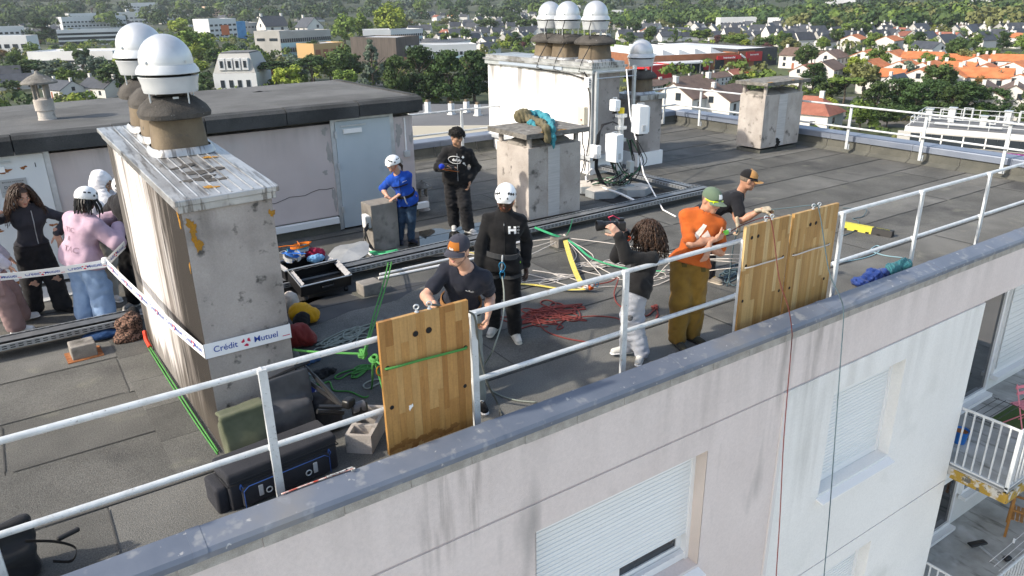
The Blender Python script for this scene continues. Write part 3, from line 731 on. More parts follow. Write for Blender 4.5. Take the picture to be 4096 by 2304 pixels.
# repaired render beside the blue door, conduit and box
m_rep = mat('grey cement repair', (.30, .29, .275), (.37, .355, .34), sc=5, rough=.95, bump=.5)
for (x, z, r_, el, s_) in ((4.16, .55, .04, 6, 1), (4.155, 1.25, .05, 5, 2), (4.10, 1.62, .05, 1.6, 3), (4.05, .98, .03, 2.5, 4), (5.36, 1.45, .06, 4, 5), (5.34, 1.0, .04, 3, 6), (5.58, 1.35, .03, 5, 7)):
    patch('repair_patch', m_rep, (x, YH-.001, z), nf, (0, 0, 1) if el > 2.6 else (1, 0, 0), r_, HUT, s_+20, .004, el*.6)
MB().tube([(5.47, YH-.02, 1.70), (5.47, YH-.02, 1.16)], .014, 6).build('conduit', m_pvc, HUT); MB().bx(5.42, 5.52, YH-.07, YH-.003, 1.06, 1.16).build('junction_box', m_steel, HUT, bevel=.006)
cr = [(2.0+.12*k, YH-.003, .50+.02*math.sin(k*1.7)+.013*k) for k in range(19)]
MB().tube(cr, .004, 4).build('crack', m_dark, HUT)
mat_ramp = mat('ribbed grey mat', (.40, .41, .40), (.50, .51, .50), sc=20, rough=.8, bump=.6, bsc=90, stretch=(1, 8, 1))
P = [(-.75, YH-.12)]+[(-.05+.72*math.cos(a), YH-.12+.62*math.sin(a)) for a in np.linspace(math.pi, 2*math.pi, 24)]
tag(MB().prism(P[1:], .005, .016).build('door_mat', mat_ramp), 'ribbed grey half round mat before the rusty door', 'door mat')
# cowl on the hut roof
t = thing('terracotta_vent', 'old mossy terracotta vent cowl on the hut roof at far left', 'roof vent', (-.02+.4, 8.1, 1.95), 'mushroom shaped roof vents')
def cowl(t, c, s):
    x, y, z = c
    MB().lathe([(.17*s, z), (.12*s, z+.05*s), (.115*s, z+.17*s), (.135*s, z+.18*s), (.135*s, z+.34*s), (.10*s, z+.36*s)], 20, (x, y, 0)).build('stem', m_conc, t, True)
    for k in range(4):
        a = k*math.pi/2+.5; MB().box((x+.105*s*math.cos(a), y+.105*s*math.sin(a), z+.47*s), (.05*s, .03*s, .24*s), rotz(a)).build('pillar', m_conc_d, t)
    MB().lathe([(.10*s, z+.56*s), (.25*s, z+.575*s), (.25*s, z+.60*s), (.13*s, z+.68*s), (.04*s, z+.72*s), (.02*s, z+.76*s), (.001, z+.765*s)], 20, (x, y, 0)).build('hat', m_slab, t, True)
cw = YP(116, 285, 8.2); cowl(t, (cw[0], 8.2, 1.96), .92)
t = thing('terracotta_vent', 'small squat terracotta vent at the hut corner behind the boy', 'roof vent', G(1066, 530), 'mushroom shaped roof vents')
cowl(t, (*G(1066, 528)[:2], 0), .72)
MB().tube([(2.6, 8.6, 2.01), (2.7, 8.62, 2.03), (2.85, 8.6, 2.01), (2.95, 8.7, 2.01)], .015, 5)
dv = thing('cable_scrap', 'small scrap of black cable lying on the hut roof', 'cable', G(655, 234, 1.99))
c_ = G(655, 234, 2.0); MB().tube([c_+V(-.12, .03, .012), c_+V(0, 0, .03), c_+V(.06, .05, .012), c_+V(.16, .04, .012), c_+V(.2, -.02, .012), c_+V(.08, -.03, .012)], .011, 5).build('cord', m_black, dv)

# ---- ventilation stacks with raised slabs
def vent_stack(c, w, d, h, label, slab, lean=0.0, legh=.16):
    x, y = c; t = thing('ventilation_stack', label, 'ventilation stack', (x, y, 0), 'concrete ventilation stacks with raised slabs')
    b = MB(); hw, hd = w/2, d/2
    b.box((x, y, h/2+.06), (w, d, h-.12)); b.build('body', m_conc, t, bevel=.008)
    MB().box((x, y, .035), (w-.03, d-.03, .075)).build('plinth', m_felt_edge, t)
    for sx in (-1, 1):
        k = MB(); k.lathe([(hw*.49, h), (hw*.47, h+.03), (hw*.30, h+.085), (hw*.22, h+.09)], 16, (x+sx*hw*.5, y, 0), sq=4)
        k.build('flue_collar', m_conc_d, t, True)
    MB().bx(x-hw*.28, x+hw*.16, y-hd-.012, y-hd-.001, .13, h-.01).build('ribbed_board', mat('ribbed grey board', (.42, .41, .40), (.50, .49, .48), sc=60, rough=.9, stretch=(.05, .05, 1), bump=.5, bsc=60), t)
    for sx in (-1, 1):
        for sy in (-1, 1): MB().lathe([(.042, h-.13), (.042, h+legh)], 12, (x+sx*(hw-.06), y+sy*(hd-.06), 0)).build('leg', m_conc, t, True)
    s = MB(); ov = slab; K = 5; P = []
    for i in range(K+1):
        for j in range(K+1):
            u, v = i/K*2-1, j/K*2-1; P.append((x+u*(hw+ov), y+v*(hd+ov), h+legh+.075+.02*(1-u*u)*(1-v*v)))
    n1 = len(P); F = [(i*(K+1)+j, (i+1)*(K+1)+j, (i+1)*(K+1)+j+1, i*(K+1)+j+1) for i in range(K) for j in range(K)]
    s.add(P, F); s.bx(x-hw-ov, x+hw+ov, y-hd-ov, y+hd+ov, h+legh, h+legh+.0745); s.build('slab', m_slab, t, True)
    for k in range(4):
        patch('lichen_patch', m_lichen, (x+rr.uniform(-1, 1)*hw, y-hd-ov+.05+.0*k, h+legh+.078), (0, 0, 1), (1, 0, 0), .03, t, k+31, .003)
    return t
vent_stack((7.27, 5.62), 1.06, .92, 1.29, 'concrete ventilation stack carrying an olive jacket on its slab', .10)
vent_stack((15.25, 7.20), 1.38, .72, 1.33, 'concrete ventilation stack standing alone near the far right parapet', .10, legh=.22)
# hole rusted through the far stack
patch('torn_hole', m_dark, (15.15, 6.822, .20), nf, (1, 0, .2), .09, bpy.data.objects['ventilation_stack.001'], 77, .003, 1.1)

# ---- white block with three fans and the smaller stack behind it
m_wb = mat('white stained panel', (.80, .80, .79), (.86, .86, .855), sc=.9, rough=.85, bump=.15, streak=[((.06, .055, .05), 2.12, 1.2, 5.0, 1.0), ((.22, .20, .18), 2.1, 2.2, 3.0, .55)], spots=[((.66, .65, .64), 2.5, .62, .78)])
WB = thing('chimney_stack', 'long white panelled chimney block with three domed fans on top', 'chimney', (10.35, 9.4, 0))
x0, x1, y0, y1 = 9.98, 10.72, 7.50, 11.42
MB().bx(x0+.03, x1, y0+.02, y1, .42, 2.06).build('wall', [m_chim_f], WB)
for k, (a, c) in enumerate(((y0, y0+.62), (y0+.625, y0+1.95), (y0+1.955, y0+3.28), (y0+3.285, y1))): MB().bx(x0, x0+.028, a, c, .42, 2.06).build('panel', m_wb, WB)
MB().bx(x0+.02, x1-.02, y0+.05, y1, .0, .41).build('plinth', m_wb, WB); MB().bx(x0-.06, x1+.03, y0-.04, y1, .33, .415).build('base_flashing', m_alu_w, WB)
MB().bx(x0-.07, x1+.06, y0-.07, y1+.03, 2.065, 2.16).build('gutter_beam', m_steel, WB); MB().bx(x0-.11, x1+.10, y0-.10, y1+.05, 2.162, 2.205).build('cap_flashing', m_flash, WB)
MB().bx(x0-.06, x1+.05, y0-.05, y1, 2.206, 2.275).build('cap_flashing', m_flash, WB)
MB().bx(x0-.09, x0-.072, y0+.9, y0+3.3, 2.085, 2.15).build('cover_plate', mat('blue grey plate', (.38, .44, .52), rough=.5, metal=.3), WB)
MB().bx(x0-.03, x0+.0, y0-.02, y0+.05, .42, 2.06).build('corner_trim', m_steel, WB)
for k, (px, py) in enumerate(((1378, 130), (1422, 137), (1503, 142))):
    xx = 10.37; yy_ = XP((1383, 1428, 1498)[k], 60, xx)[1]
    t_ = chimney_pot(WB, (xx, yy_, 2.27), .60, .34)
    roof_fan((xx, yy_, t_-.09), .29, ('rearmost of the three domed fans on the white block', 'middle of the three domed fans on the white block', 'nearest of the three domed fans on the white block')[k])
S2 = thing('chimney_stack', 'short grey chimney stack with one domed fan behind the antenna mast', 'chimney', (11.6, 7.95, 0))
MB().bx(11.35, 12.0, 7.55, 8.30, .30, 1.42).build('wall', m_chim_f, S2); MB().bx(11.30, 12.05, 7.5, 8.35, .0, .30).build('plinth', m_wb, S2); MB().bx(11.29, 12.06, 7.49, 8.36, 1.425, 1.53).build('cap_flashing', m_flash, S2)
t_ = chimney_pot(S2, (11.67, 7.92, 1.53), .50, .32); roof_fan((11.67, 7.92, t_-.12), .29, 'domed fan standing alone behind the antenna mast')
# ---- steel frame, cables and boxes on the white block
FRM = thing('steel_frame', 'grey galvanised channel frame clamped round the white chimney block', 'steel frame', (10.0, 7.4, 0))
for x in (10.0, 11.0): MB().bx(x-.03, x+.03, y0-.135, y0-.075, .55 if x < 10.5 else 1.3, 2.12 if x < 10.5 else 2.18).build('upright', m_steel, FRM)
for z in (1.98, 2.10): MB().tube([(9.98, y0-.14, z), (11.02, y0-.14, z)], .012, 6).build('tie_rod', m_steel, FRM)
BX = thing('electrical_box', 'beige switch box with red button on the white block', 'electrical box', (9.9, 7.9, 1.1))
c = XP(1467, 290, 9.95); MB().box((9.93, c[1], c[2]), (.09, .22, .36)).build('case', mat('beige enamel', (.56, .53, .43), rough=.45), BX, bevel=.01)
MB().lathe([(.015, 0), (.013, .02)], 10, (9.87, c[1]-.03, c[2]-.09), rot=None).build('button', mat('red plastic', (.5, .02, .02), rough=.4), BX)
BX2 = thing('electrical_box', 'small white cable box under the gutter of the white block', 'electrical box', (9.9, 7.8, 1.7))
c2 = XP(1482, 207, 9.96); MB().box((9.93, c2[1], c2[2]), (.08, .13, .20)).build('case', m_pvc, BX2, bevel=.008)
for k in range(3): MB().lathe([(.012, 0), (.012, .012)], 8, (9.92, c2[1]-.067, c2[2]+.05-.045*k), rot=np.array([[1, 0, 0], [0, 0, -1], [0, 1, 0.]])).build('gland', m_black, BX2)
CBL = thing('power_cables', 'thin black fan cables running down the white block', 'cables', (9.93, 7.9, 0))
def sag(a, b, s, n=10):
    a, b = V(a), V(b); return [a+(b-a)*t+V(0, 0, -s*4*t*(1-t)) for t in np.linspace(0, 1, n)]
for yy_ in (9.4, 8.8, 7.95):
    MB().tube([(10.12, yy_-.2, 3.05), (10.05, yy_-.22, 2.9), (10.1, yy_-.22, 2.6), (9.9, yy_-.2, 2.3), (9.86, yy_-.15, 2.1), (9.93, yy_-.3, 2.06)], .010, 5).build('cable', m_black, CBL)
MB().tube([(9.93, 9.9, 2.06), (9.93, 9, 2.04), (9.94, 8.2, 2.02), (9.93, c2[1]+.02, 1.95), (9.90, c2[1]+.08, c2[2]+.2), (9.92, c2[1], c2[2]+.1)], .013, 5).build('cable', m_black, CBL)
MB().tube([(9.93, c2[1], c2[2]-.1), (9.93, c2[1]-.06, c2[2]-.2), (9.95, c2[1]-.07, 1.3), (9.95, c2[1]-.05, .8), (9.94, c2[1], .45), (9.9, c2[1]+.02, .1)], .013, 5).build('cable', m_black, CBL)
MB().tube([(9.93, c[1], c[2]-.18), (9.93, c[1]-.02, .65), (9.93, c[1]-.10, .5), (9.9, c[1]-.12, .25), (9.85, c[1]-.1, .05)], .012, 5).build('cable', m_black, CBL)

# ---- antenna mast with radio units
MA = thing('antenna_mast', 'galvanised antenna mast with white radio units and looped black cables', 'antenna mast', (9.45, 5.95, 0))
mx, my = 9.42, 6.0
MB().lathe([(.055, .10), (.055, 1.55)], 14, (mx, my, 0)).build('mast', m_steel, MA, True)
MB().lathe([(.057, 1.50), (.057, 1.60), (.001, 1.60)], 14, (mx, my, 0)).build('mast_cap', mat('yellow tape', (.62, .48, .03), rough=.6), MA, True)
MB().box((mx, my, .16), (.42, .42, .02)).build('foot_plate', m_steel, MA)
for k in range(4):
    a = k*math.pi/2; MB().add([(mx+.05*math.cos(a), my+.05*math.sin(a), .17), (mx+.18*math.cos(a), my+.18*math.sin(a), .17), (mx+.06*math.cos(a), my+.06*math.sin(a), .50), (mx+.05*math.cos(a)+.008*math.sin(a), my+.05*math.sin(a)-.008*math.cos(a), .17)], [(0, 1, 2), (3, 2, 1)]).build('gusset', m_steel, MA)
m_radio = mat('white radio casing', (.74, .77, .79), rough=.4, rnd=.02)
def radio(c, d, rz, nm='radio_unit'):
    r_ = rotz(rz); o = MB().box(c, d, r_).build(nm, m_radio, MA, bevel=.012); c = V(c)
    MB().box(c+r_@V(0, -d[1]/2-.006, -d[2]*.28), (d[0]*.32, .012, d[2]*.22), r_).build('cover', m_alu_w, o, bevel=.003)
    MB().tube([c+r_@V(-d[0]*.35, 0, d[2]/2), c+r_@V(-d[0]*.35, 0, d[2]/2+.035), c+r_@V(d[0]*.35, 0, d[2]/2+.035), c+r_@V(d[0]*.35, 0, d[2]/2)], .009, 5).build('handle', m_alu_w, o)
    for k in range(9): ubox('cooling_fin', m_radio, o, c+r_@V(d[0]/2+.012, -d[1]/2+.02+(d[1]-.04)*k/8, 0), (.024, .006, d[2]*.9), r_)
    for k in range(5): MB().lathe([(.014, 0), (.014, -.05)], 8, tuple(c+r_@V(-d[0]*.35+d[0]*.17*k, 0, -d[2]/2))).build('connector', m_black, o)
    return c
rA = radio(XP(1604, 300, 9.62)*V(0, 1, 1)+V(9.66, 0, 0)+V(0, -.02, 0), (.20, .30, .50), -.25)
rB = radio((9.12, 5.83, .93), (.19, .27, .50), .15)
radio((8.86, 6.05, .86), (.10, .19, .24), .1, 'filter_box'); radio((9.30, 6.05, 1.65), (.12, .16, .20), 0, 'filter_box')
MB().box((9.56, 5.86, .52), (.10, .12, .22)).build('junction_box', mat('pale grey plastic', (.52, .54, .52), rough=.5), MA, bevel=.008)
MB().box((9.28, 5.90, .60), (.06, .08, .22)).build('junction_box', m_pvc, MA, bevel=.006)
for k in range(3): MB().box((mx, my, 1.02+.22*k), (.16, .14, .06)).build('clamp', m_steel, MA)
rc = random.Random(5)
for k in range(16):
    a0 = V(9.66+rc.uniform(-.08, .08), 5.93+rc.uniform(-.1, .1), 1.0) if k < 8 else V(9.12+rc.uniform(-.08, .08), 5.83+rc.uniform(-.1, .1), .68)
    sx = rc.uniform(.05, .42); lowz = rc.uniform(.22, .42); e = V(9.1+rc.uniform(-.3, .3), 6.1+rc.uniform(-.1, .3), .22)
    pts = [a0, a0+V(sx*.3, -.03, -.18), a0+V(sx*.5, -.08, (lowz-a0[2])*.65), V(a0[0]*.5+e[0]*.5+sx*.3, 5.85+rc.uniform(-.12, .1), lowz), e+V(.15, -.05, .03), e]
    # smooth
    cs = []
    for i in range(len(pts)-1):
        for tt in np.linspace(0, 1, 5)[:-1]:
            p0, p1, p2, p3 = pts[max(i-1, 0)], pts[i], pts[i+1], pts[min(i+2, len(pts)-1)]
            cs.append(.5*((2*p1)+(p2-p0)*tt+(2*p0-5*p1+4*p2-p3)*tt**2+(3*p1-p0-3*p2+p3)*tt**3))
    MB().tube(cs+[pts[-1]], rc.choice((.010, .012, .008)), 5).build('cable', m_black if k % 5 else mat('green wire', (.03, .12, .06), rough=.5), MA, True)
for k in range(3): MB().tube([(8.86+.03*k, 6.02, .98), (8.9+.03*k, 6.05, 1.15), (9.05, 6.05+.03*k, 1.32), (9.25, 6.03, 1.36), (9.38, 6.02, 1.30)], .012, 5).build('cable', m_black, MA, True)
for k in range(4): MB().tube([(8.84+.02*k, 6.02, .74), (8.84+.02*k, 6.02, .55), (8.9+.03*k, 5.95, .30), (9.1, 5.95, .20), (9.3, 5.98, .2)], .010, 5).build('cable', m_black, MA, True)
m_bal = mat('buff ballast concrete', (.50, .45, .39), (.60, .54, .47), sc=6, rough=.95, bump=.4, spots=[((.30, .26, .22), 9, .62, .72)])
for k, (bx_, by_) in enumerate(((9.06, 6.02), (9.62, 5.78), (9.62, 6.4), (9.12, 6.5))):
    w_ = .30; P = [(bx_+.36*math.cos(a+.5), by_+.30*math.sin(a+.5)) for a in np.linspace(0, 2*math.pi, 7)[:-1]]
    o = MB().prism(P, .012, .145).build('ballast_block', m_steel, MA); P2 = [(bx_+.345*math.cos(a+.5), by_+.285*math.sin(a+.5)) for a in np.linspace(0, 2*math.pi, 7)[:-1]]
    MB().prism(P2, .146, .152).build('fill', m_bal, o)
P = [G(*p)[:2] for p in ((1445, 487), (1570, 520), (1700, 487), (1575, 460))]
MB().prism([tuple(p) for p in P], .0095, .018).build('rubber_mat', mat('black rubber mat', (.016, .016, .017), rough=.9, bump=.3), MA)
WC = thing('white_cable', 'white cable hanging from the frame past the radio units', 'cable', (9.9, 6.5, 0))
ps = [YP(1576, 175, 7.35), YP(1585, 290, 6.6), YP(1600, 350, 6.2), YP(1620, 440, 5.4), G(1668, 528, .03), G(1700, 545, .02)]
MB().tube(ps, .013, 6).build('cord', m_pvc, WC, True)
WP = thing('white_pipe', 'white plastic conduit crossing the deck beside the antenna base', 'pipe', (9, 5.4, 0))
MB().tube([G(1488, 425, .3), G(1474, 445, .1), G(1475, 458, .08), G(1560, 487, .20), G(1625, 518, .05)], .020, 8).build('conduit', m_pvc, WP, True)

# ---- perforated cable trays on concrete sleepers
m_tray = mat('perforated tray zinc', (.26, .28, .30), (.34, .36, .38), sc=9, rough=.5, metal=.5)
def tray(label, a, b_, w=.30, h=.06, z=.115):
    a, b_ = V(*a, 0), V(*b_, 0); L_ = np.linalg.norm(b_-a); u = unit(b_-a); v = V(-u[1], u[0], 0); t = thing('cable_tray', label, 'cable tray', tuple(a), 'perforated cable trays')
    ro = np.stack([u, v, V(0, 0, 1)], 1); c = (a+b_)/2
    n = int(L_/2.2)+1
    for k in range(n):
        p = a+u*(L_*(k+.5)/n); l = L_/n-.006
        o = MB().box(p+V(0, 0, z), (l, w, .004), ro).build('tray_bed', m_tray, t)
        for s in (-1, 1): MB().box(p+v*s*(w/2)+V(0, 0, z+h/2), (l, .005, h), ro).box(p+v*s*(w/2-.012)+V(0, 0, z+h), (l, .024, .004), ro).build('side_wall', m_tray, o)
        MB().box(p+V(0, 0, z+h+.006), (l, w*.45, .005), ro).build('lid', mat('tray lid', (.15, .16, .17), (.22, .23, .24), sc=6, rough=.5, metal=.5), o)
    sl = MB()
    for k in range(int(L_/.075)):
        p = a+u*(.04+.075*k)
        for s in (-1, 1):
            for zz in (.018, .042): sl.box(p+v*s*(w/2+.0035)+V(0, 0, z+zz), (.045, .003, .009), ro)
            sl.box(p+v*s*(w/2-.035)+V(0, 0, z+h+.0045), (.04, .012, .002), ro)
    o = sl.build('slots', m_dark, t); o['kind'] = 'stuff'
    for k in range(3):
        off = v*(-.06+.06*k); MB().tube([a+off+u*L_*tt+V(0, 0, z+.025+.004*math.sin(9*tt+k)) for tt in np.linspace(0, 1, 12)], .014, 5).build('cable', m_black, t)
    return t
def sleeper(px, py, label, s=(.26, .22, .16), rz=.05):
    c = G(px, py); t = thing('concrete_sleeper', label, 'concrete block', tuple(c), 'concrete sleepers under the cable trays')
    MB().box((c[0], c[1], s[2]/2+.004), s, rotz(rz)).build('block', m_conc_d, t, bevel=.012); MB().box((c[0], c[1], .006), (s[0]+.10, s[1]+.08, .009), rotz(rz)).build('pad', m_rust if px < 300 else m_felt_edge, t)
tray('cable tray passing the group by the rusty door', (-6, 4.72), (.80, 4.62))
tray('long cable tray crossing the deck behind the open suitcase', (1.75, 4.66), (10.55, 4.86))
tray('short cable tray running back beside the antenna base', (10.35, 5.05), (10.28, 9.4), .24)
sleeper(212, 893, 'mossy concrete sleeper under the left cable tray', (.24, .22, .15)); sleeper(930, 738, 'dark concrete sleeper right of the open suitcase')
sleeper(1408, 620, 'concrete sleeper behind the yellow sling', (.22, .2, .15)); sleeper(1545, 585, 'concrete sleeper hidden behind the photographer', (.22, .2, .15))
# ---- concrete post with switch box, bent tin cowl, white conduits
CB = thing('concrete_block', 'square concrete block the boy in blue leans on', 'concrete block', (4.4, 5.7, 0))
MB().prism([(4.17, 5.50), (4.60, 5.52), (4.58, 5.86), (4.16, 5.84)], 0, .71).build('block', m_conc_d, CB, bevel=.01)
SB = thing('switch_box', 'grey and white switch box on the side of the square concrete block', 'electrical box', (4.13, 5.6, .4))
MB().bx(4.10, 4.168, 5.55, 5.70, .36, .56).build('case', m_pvc, SB, bevel=.008); MB().bx(4.085, 4.165, 5.515, 5.548, .38, .55).build('gland_plate', m_steel, SB)
for k in range(3): MB().tube([(4.12, 5.52, .45-.03*k), (4.08-.05, 5.46, .40-.03*k), (4.05-.04*k, 5.40, .22), (4.10, 5.36, .10), (4.22+.05*k, 5.2, .06)], .012, 6).build('cable', m_black, SB, True)
TC = thing('tin_cowl', 'crumpled tin cowl lying tilted over a felt pipe stub', 'roof vent', G(890, 660))
cc = G(890, 668); MB().lathe([(.16, 0), (.155, .14), (.13, .145), (.12, .0)], 20, (cc[0]+.02, cc[1], 0)).build('pipe_stub', m_felt_edge, TC, True)
rt = np.array(Matrix.Rotation(R(-12), 3, 'Y') @ Matrix.Rotation(R(10), 3, 'X'))
P = [(0, .07)]+[]; b = MB(); K = 20; vs_ = [rt@V(0, 0, .055)]
for k in range(K):
    a = 2*math.pi*k/K; r_ = .30*(1+.06*math.sin(5*a)+.05*math.sin(3*a+1)); vs_.append(rt@V(r_*math.cos(a), r_*.9*math.sin(a), .012*math.sin(4*a)))
b.add([v+V(cc[0]-.05, cc[1], .20) for v in vs_]+[v+V(cc[0]-.05, cc[1], .194) for v in vs_[1:]], [(0, 1+k, 1+(k+1) % K) for k in range(K)]+[tuple(K+1+k for k in range(K-1, -1, -1))]+[(1+k, K+1+k, K+1+(k+1) % K, 1+(k+1) % K) for k in range(K)])
b.build('cowl', mat('dull tin', (.27, .285, .295), (.34, .355, .365), sc=6, rough=.5, metal=.3), TC, False)
CO = thing('white_conduits', 'white plastic trunking lying loose by the square concrete block', 'conduit', G(930, 640))
for a, c in (((905, 618), (965, 668)), ((918, 618), (975, 665)), ((848, 628), (873, 662)), ((820, 688), (845, 686)), ((955, 690), (1180, 640)), ((1210, 632), (1330, 603))):
    MB().tube([G(*a, .05), G(*c, .02)], .016, 6).build('trunking', m_pvc, CO, True)
MB().tube([G(952, 700, .02), G(1000, 690, .02), G(1170, 655, .02), G(1300, 625, .02)], .018, 6).build('trunking', m_pvc, CO, True)
# ================================================================== people
m_skin = {'fair': mat('fair skin', (.52, .31, .225), (.47, .26, .185), sc=18, rough=.55, bump=.05),
          'tan': mat('tanned skin', (.44, .235, .155), (.37, .18, .115), sc=18, rough=.5, bump=.05),
          'olive': mat('olive skin', (.40, .235, .155), (.34, .19, .12), sc=18, rough=.5),
          'dark': mat('dark brown skin', (.075, .038, .024), (.052, .026, .017), sc=18, rough=.45)}
m_lip = mat('lips', (.36, .12, .10), rough=.45); m_lip_d = mat('dark lips', (.16, .055, .05), rough=.45)
m_eye = mat('eye white', (.40, .37, .34), rough=.3); m_iris = mat('iris', (.02, .013, .01), rough=.2)
m_helm = mat('white helmet shell', (.80, .81, .815), rough=.28, coat=.3)
m_helm_v = mat('helmet vent lining', (.03, .032, .034), rough=.7)
def cloth(name, c, c2=None, b=.35, rough=.9, bs=300, **k): return mat(name, c, c2 or tuple(x*.82 for x in c), sc=9, rough=rough, bump=b, bsc=bs, sheen=.08, spec=.2, **k)
m_blk = cloth('black cloth', (.010, .010, .011), (.016, .016, .017)); m_blk2 = cloth('washed black denim', (.016, .016, .018), (.027, .027, .030))
m_hairb = mat('dark brown hair', (.030, .016, .010), (.062, .033, .020), sc=40, rough=.45, spec=.4)
m_hairk = mat('black hair', (.006, .0055, .005), (.014, .013, .012), sc=40, rough=.5, spec=.4)
m_hairl = mat('light brown hair', (.15, .075, .032), (.24, .13, .06), sc=40, rough=.45)
def ik(a, b, l1, l2, pole):
    a, b = V(a), V(b); d = b-a; L_ = np.linalg.norm(d); L_ = min(L_, (l1+l2)*.995); u = unit(d)
    x = (l1*l1-l2*l2+L_*L_)/(2*L_); h = math.sqrt(max(l1*l1-x*x, 0)); p = V(pole); p = p-u*(p@u)
    return a+u*x+unit(p)*h, a+u*L_
def bounds(pts, m): pts = np.array(pts); return pts.min(0)-m, pts.max(0)+m
def sample(s, P):
    q = (P-s.lo)/s.h; i = np.clip(np.floor(q).astype(int), 0, s.n-2); f = np.clip(q-i, 0, 1); r = 0
    for dx in (0, 1):
        for dy in (0, 1):
            for dz in (0, 1):
                w = (f[:, 0] if dx else 1-f[:, 0])*(f[:, 1] if dy else 1-f[:, 1])*(f[:, 2] if dz else 1-f[:, 2])
                r = r+w*s.g[i[:, 0]+dx, i[:, 1]+dy, i[:, 2]+dz]
    return r
def onto(s, d, off=.004, back=.25, reach=.5):
    """returns a wrap() that drops points along d on to the surface s"""
    d = unit(d)
    def f(P):
        t = np.full(len(P), np.nan)
        for k in np.arange(0, reach, .004):
            v = sample(s, P-d*back+d*k); hit = np.isnan(t) & (v < .002); t[hit] = k
        t = np.where(np.isnan(t), np.nanmedian(t) if (~np.isnan(t)).any() else back, t)
        return P-d*back+d*(t-off)[:, None]
    return f
def hand(wrist, d, pn, thumb, s=1.0, curl=.5, spread=.1, thumb_in=.4):
    """five-fingered hand: d = pointing direction, pn = palm normal, thumb = direction of the thumb side"""
    d = unit(d); pn = unit(V(pn)-d*(V(pn)@d)); th = np.cross(d, pn); th = th if th@V(thumb) > 0 else -th; w = V(wrist)
    A = SDF(w-.23*s, w+.23*s, .0052)
    ro = np.stack([d, th, pn], 1)
    A.rbox(w+d*.055*s, (.048*s, .040*s, .015*s), .014*s, ro, .012); A.cap(w-d*.05*s, w+d*.02*s, .028*s, .029*s, .02, flat=(pn, 1.35))
    A.ell(w+d*.035*s+th*.028*s+pn*.008*s, (.034*s, .020*s, .018*s), ro, .015)
    for i, (o, L_) in enumerate(((.030, .074), (.010, .082), (-.010, .076), (-.029, .060))):
        p = w+d*.096*s+th*o*s; f = unit(d+th*o*spread*12); a = 0
        for seg, fr, r0 in ((0, .45, .0098), (1, .31, .0090), (2, .24, .0082)):
            a += curl*(.55, .95, .6)[seg]+(.08*i if curl > .2 else .02*i)
            v = f*math.cos(a)+pn*math.sin(a); q = p+v*L_*fr*s; A.cap(p, q, r0*s, r0*.93*s, .004); p = q
    p = w+d*.022*s+th*.034*s; f = unit(d*.75+th*.75+pn*.25); 
    for L_, k_ in ((.040, 0), (.034, thumb_in), (.026, thumb_in*1.8)):
        v = unit(f*(1-.3*k_)+d*.5*k_+pn*k_*.9-th*k_*.35); q = p+v*L_*s; A.cap(p, q, .0115*s, .0102*s, .008); p = q
    return A
def head_sdf(c, hf, hu, s, neck, male=True, beard=False):
    hr = np.cross(hf, hu); c = V(c); lo, hi = bounds([c, V(neck)], .17*s); A = SDF(lo, hi, .0062); ro = np.stack([hr, hf, hu], 1)
    p = lambda r_, f, u: c+(hr*r_+hf*f+hu*u)*s
    A.ell(p(0, -.012, .022), V(.077, .096, .098)*s, ro, .02); A.ell(p(0, .028, -.05), V(.058, .062, .066)*s, ro, .04)
    A.ell(p(0, .068, -.097), V(.026, .020, .019)*s, ro, .03)
    for q in (-1, 1):
        A.ell(p(.040*q, .052, -.022), V(.026, .026, .022)*s, ro, .03); A.ell(p(.078*q, -.012, -.01), V(.010, .022, .034)*s, ro, .008)
        A.ell(p(.034*q, .098, .008), V(.019, .016, .013)*s, ro, .012, 'd')
        if male: A.ell(p(.050*q, .015, -.075), V(.022, .03, .025)*s, ro, .03)
    A.cap(p(-.036, .078, .030), p(.036, .078, .030), .011*s, k=.015)
    A.cap(p(0, .084, .014), p(0, .108, -.028), .0085*s, .0125*s, .012)
    for q in (-1, 1): A.ell(p(.012*q, .098, -.034), V(.009, .010, .008)*s, ro, .008)
    A.cap(p(-.020, .080, -.064), p(.020, .080, -.064), .009*s, k=.010); A.cap(p(-.020, .094, -.0645), p(.020, .094, -.0645), .0025*s, k=.003, op='d')
    A.cap(p(0, -.02, -.05), V(neck), .054*s, .060*s, .03)
    return A
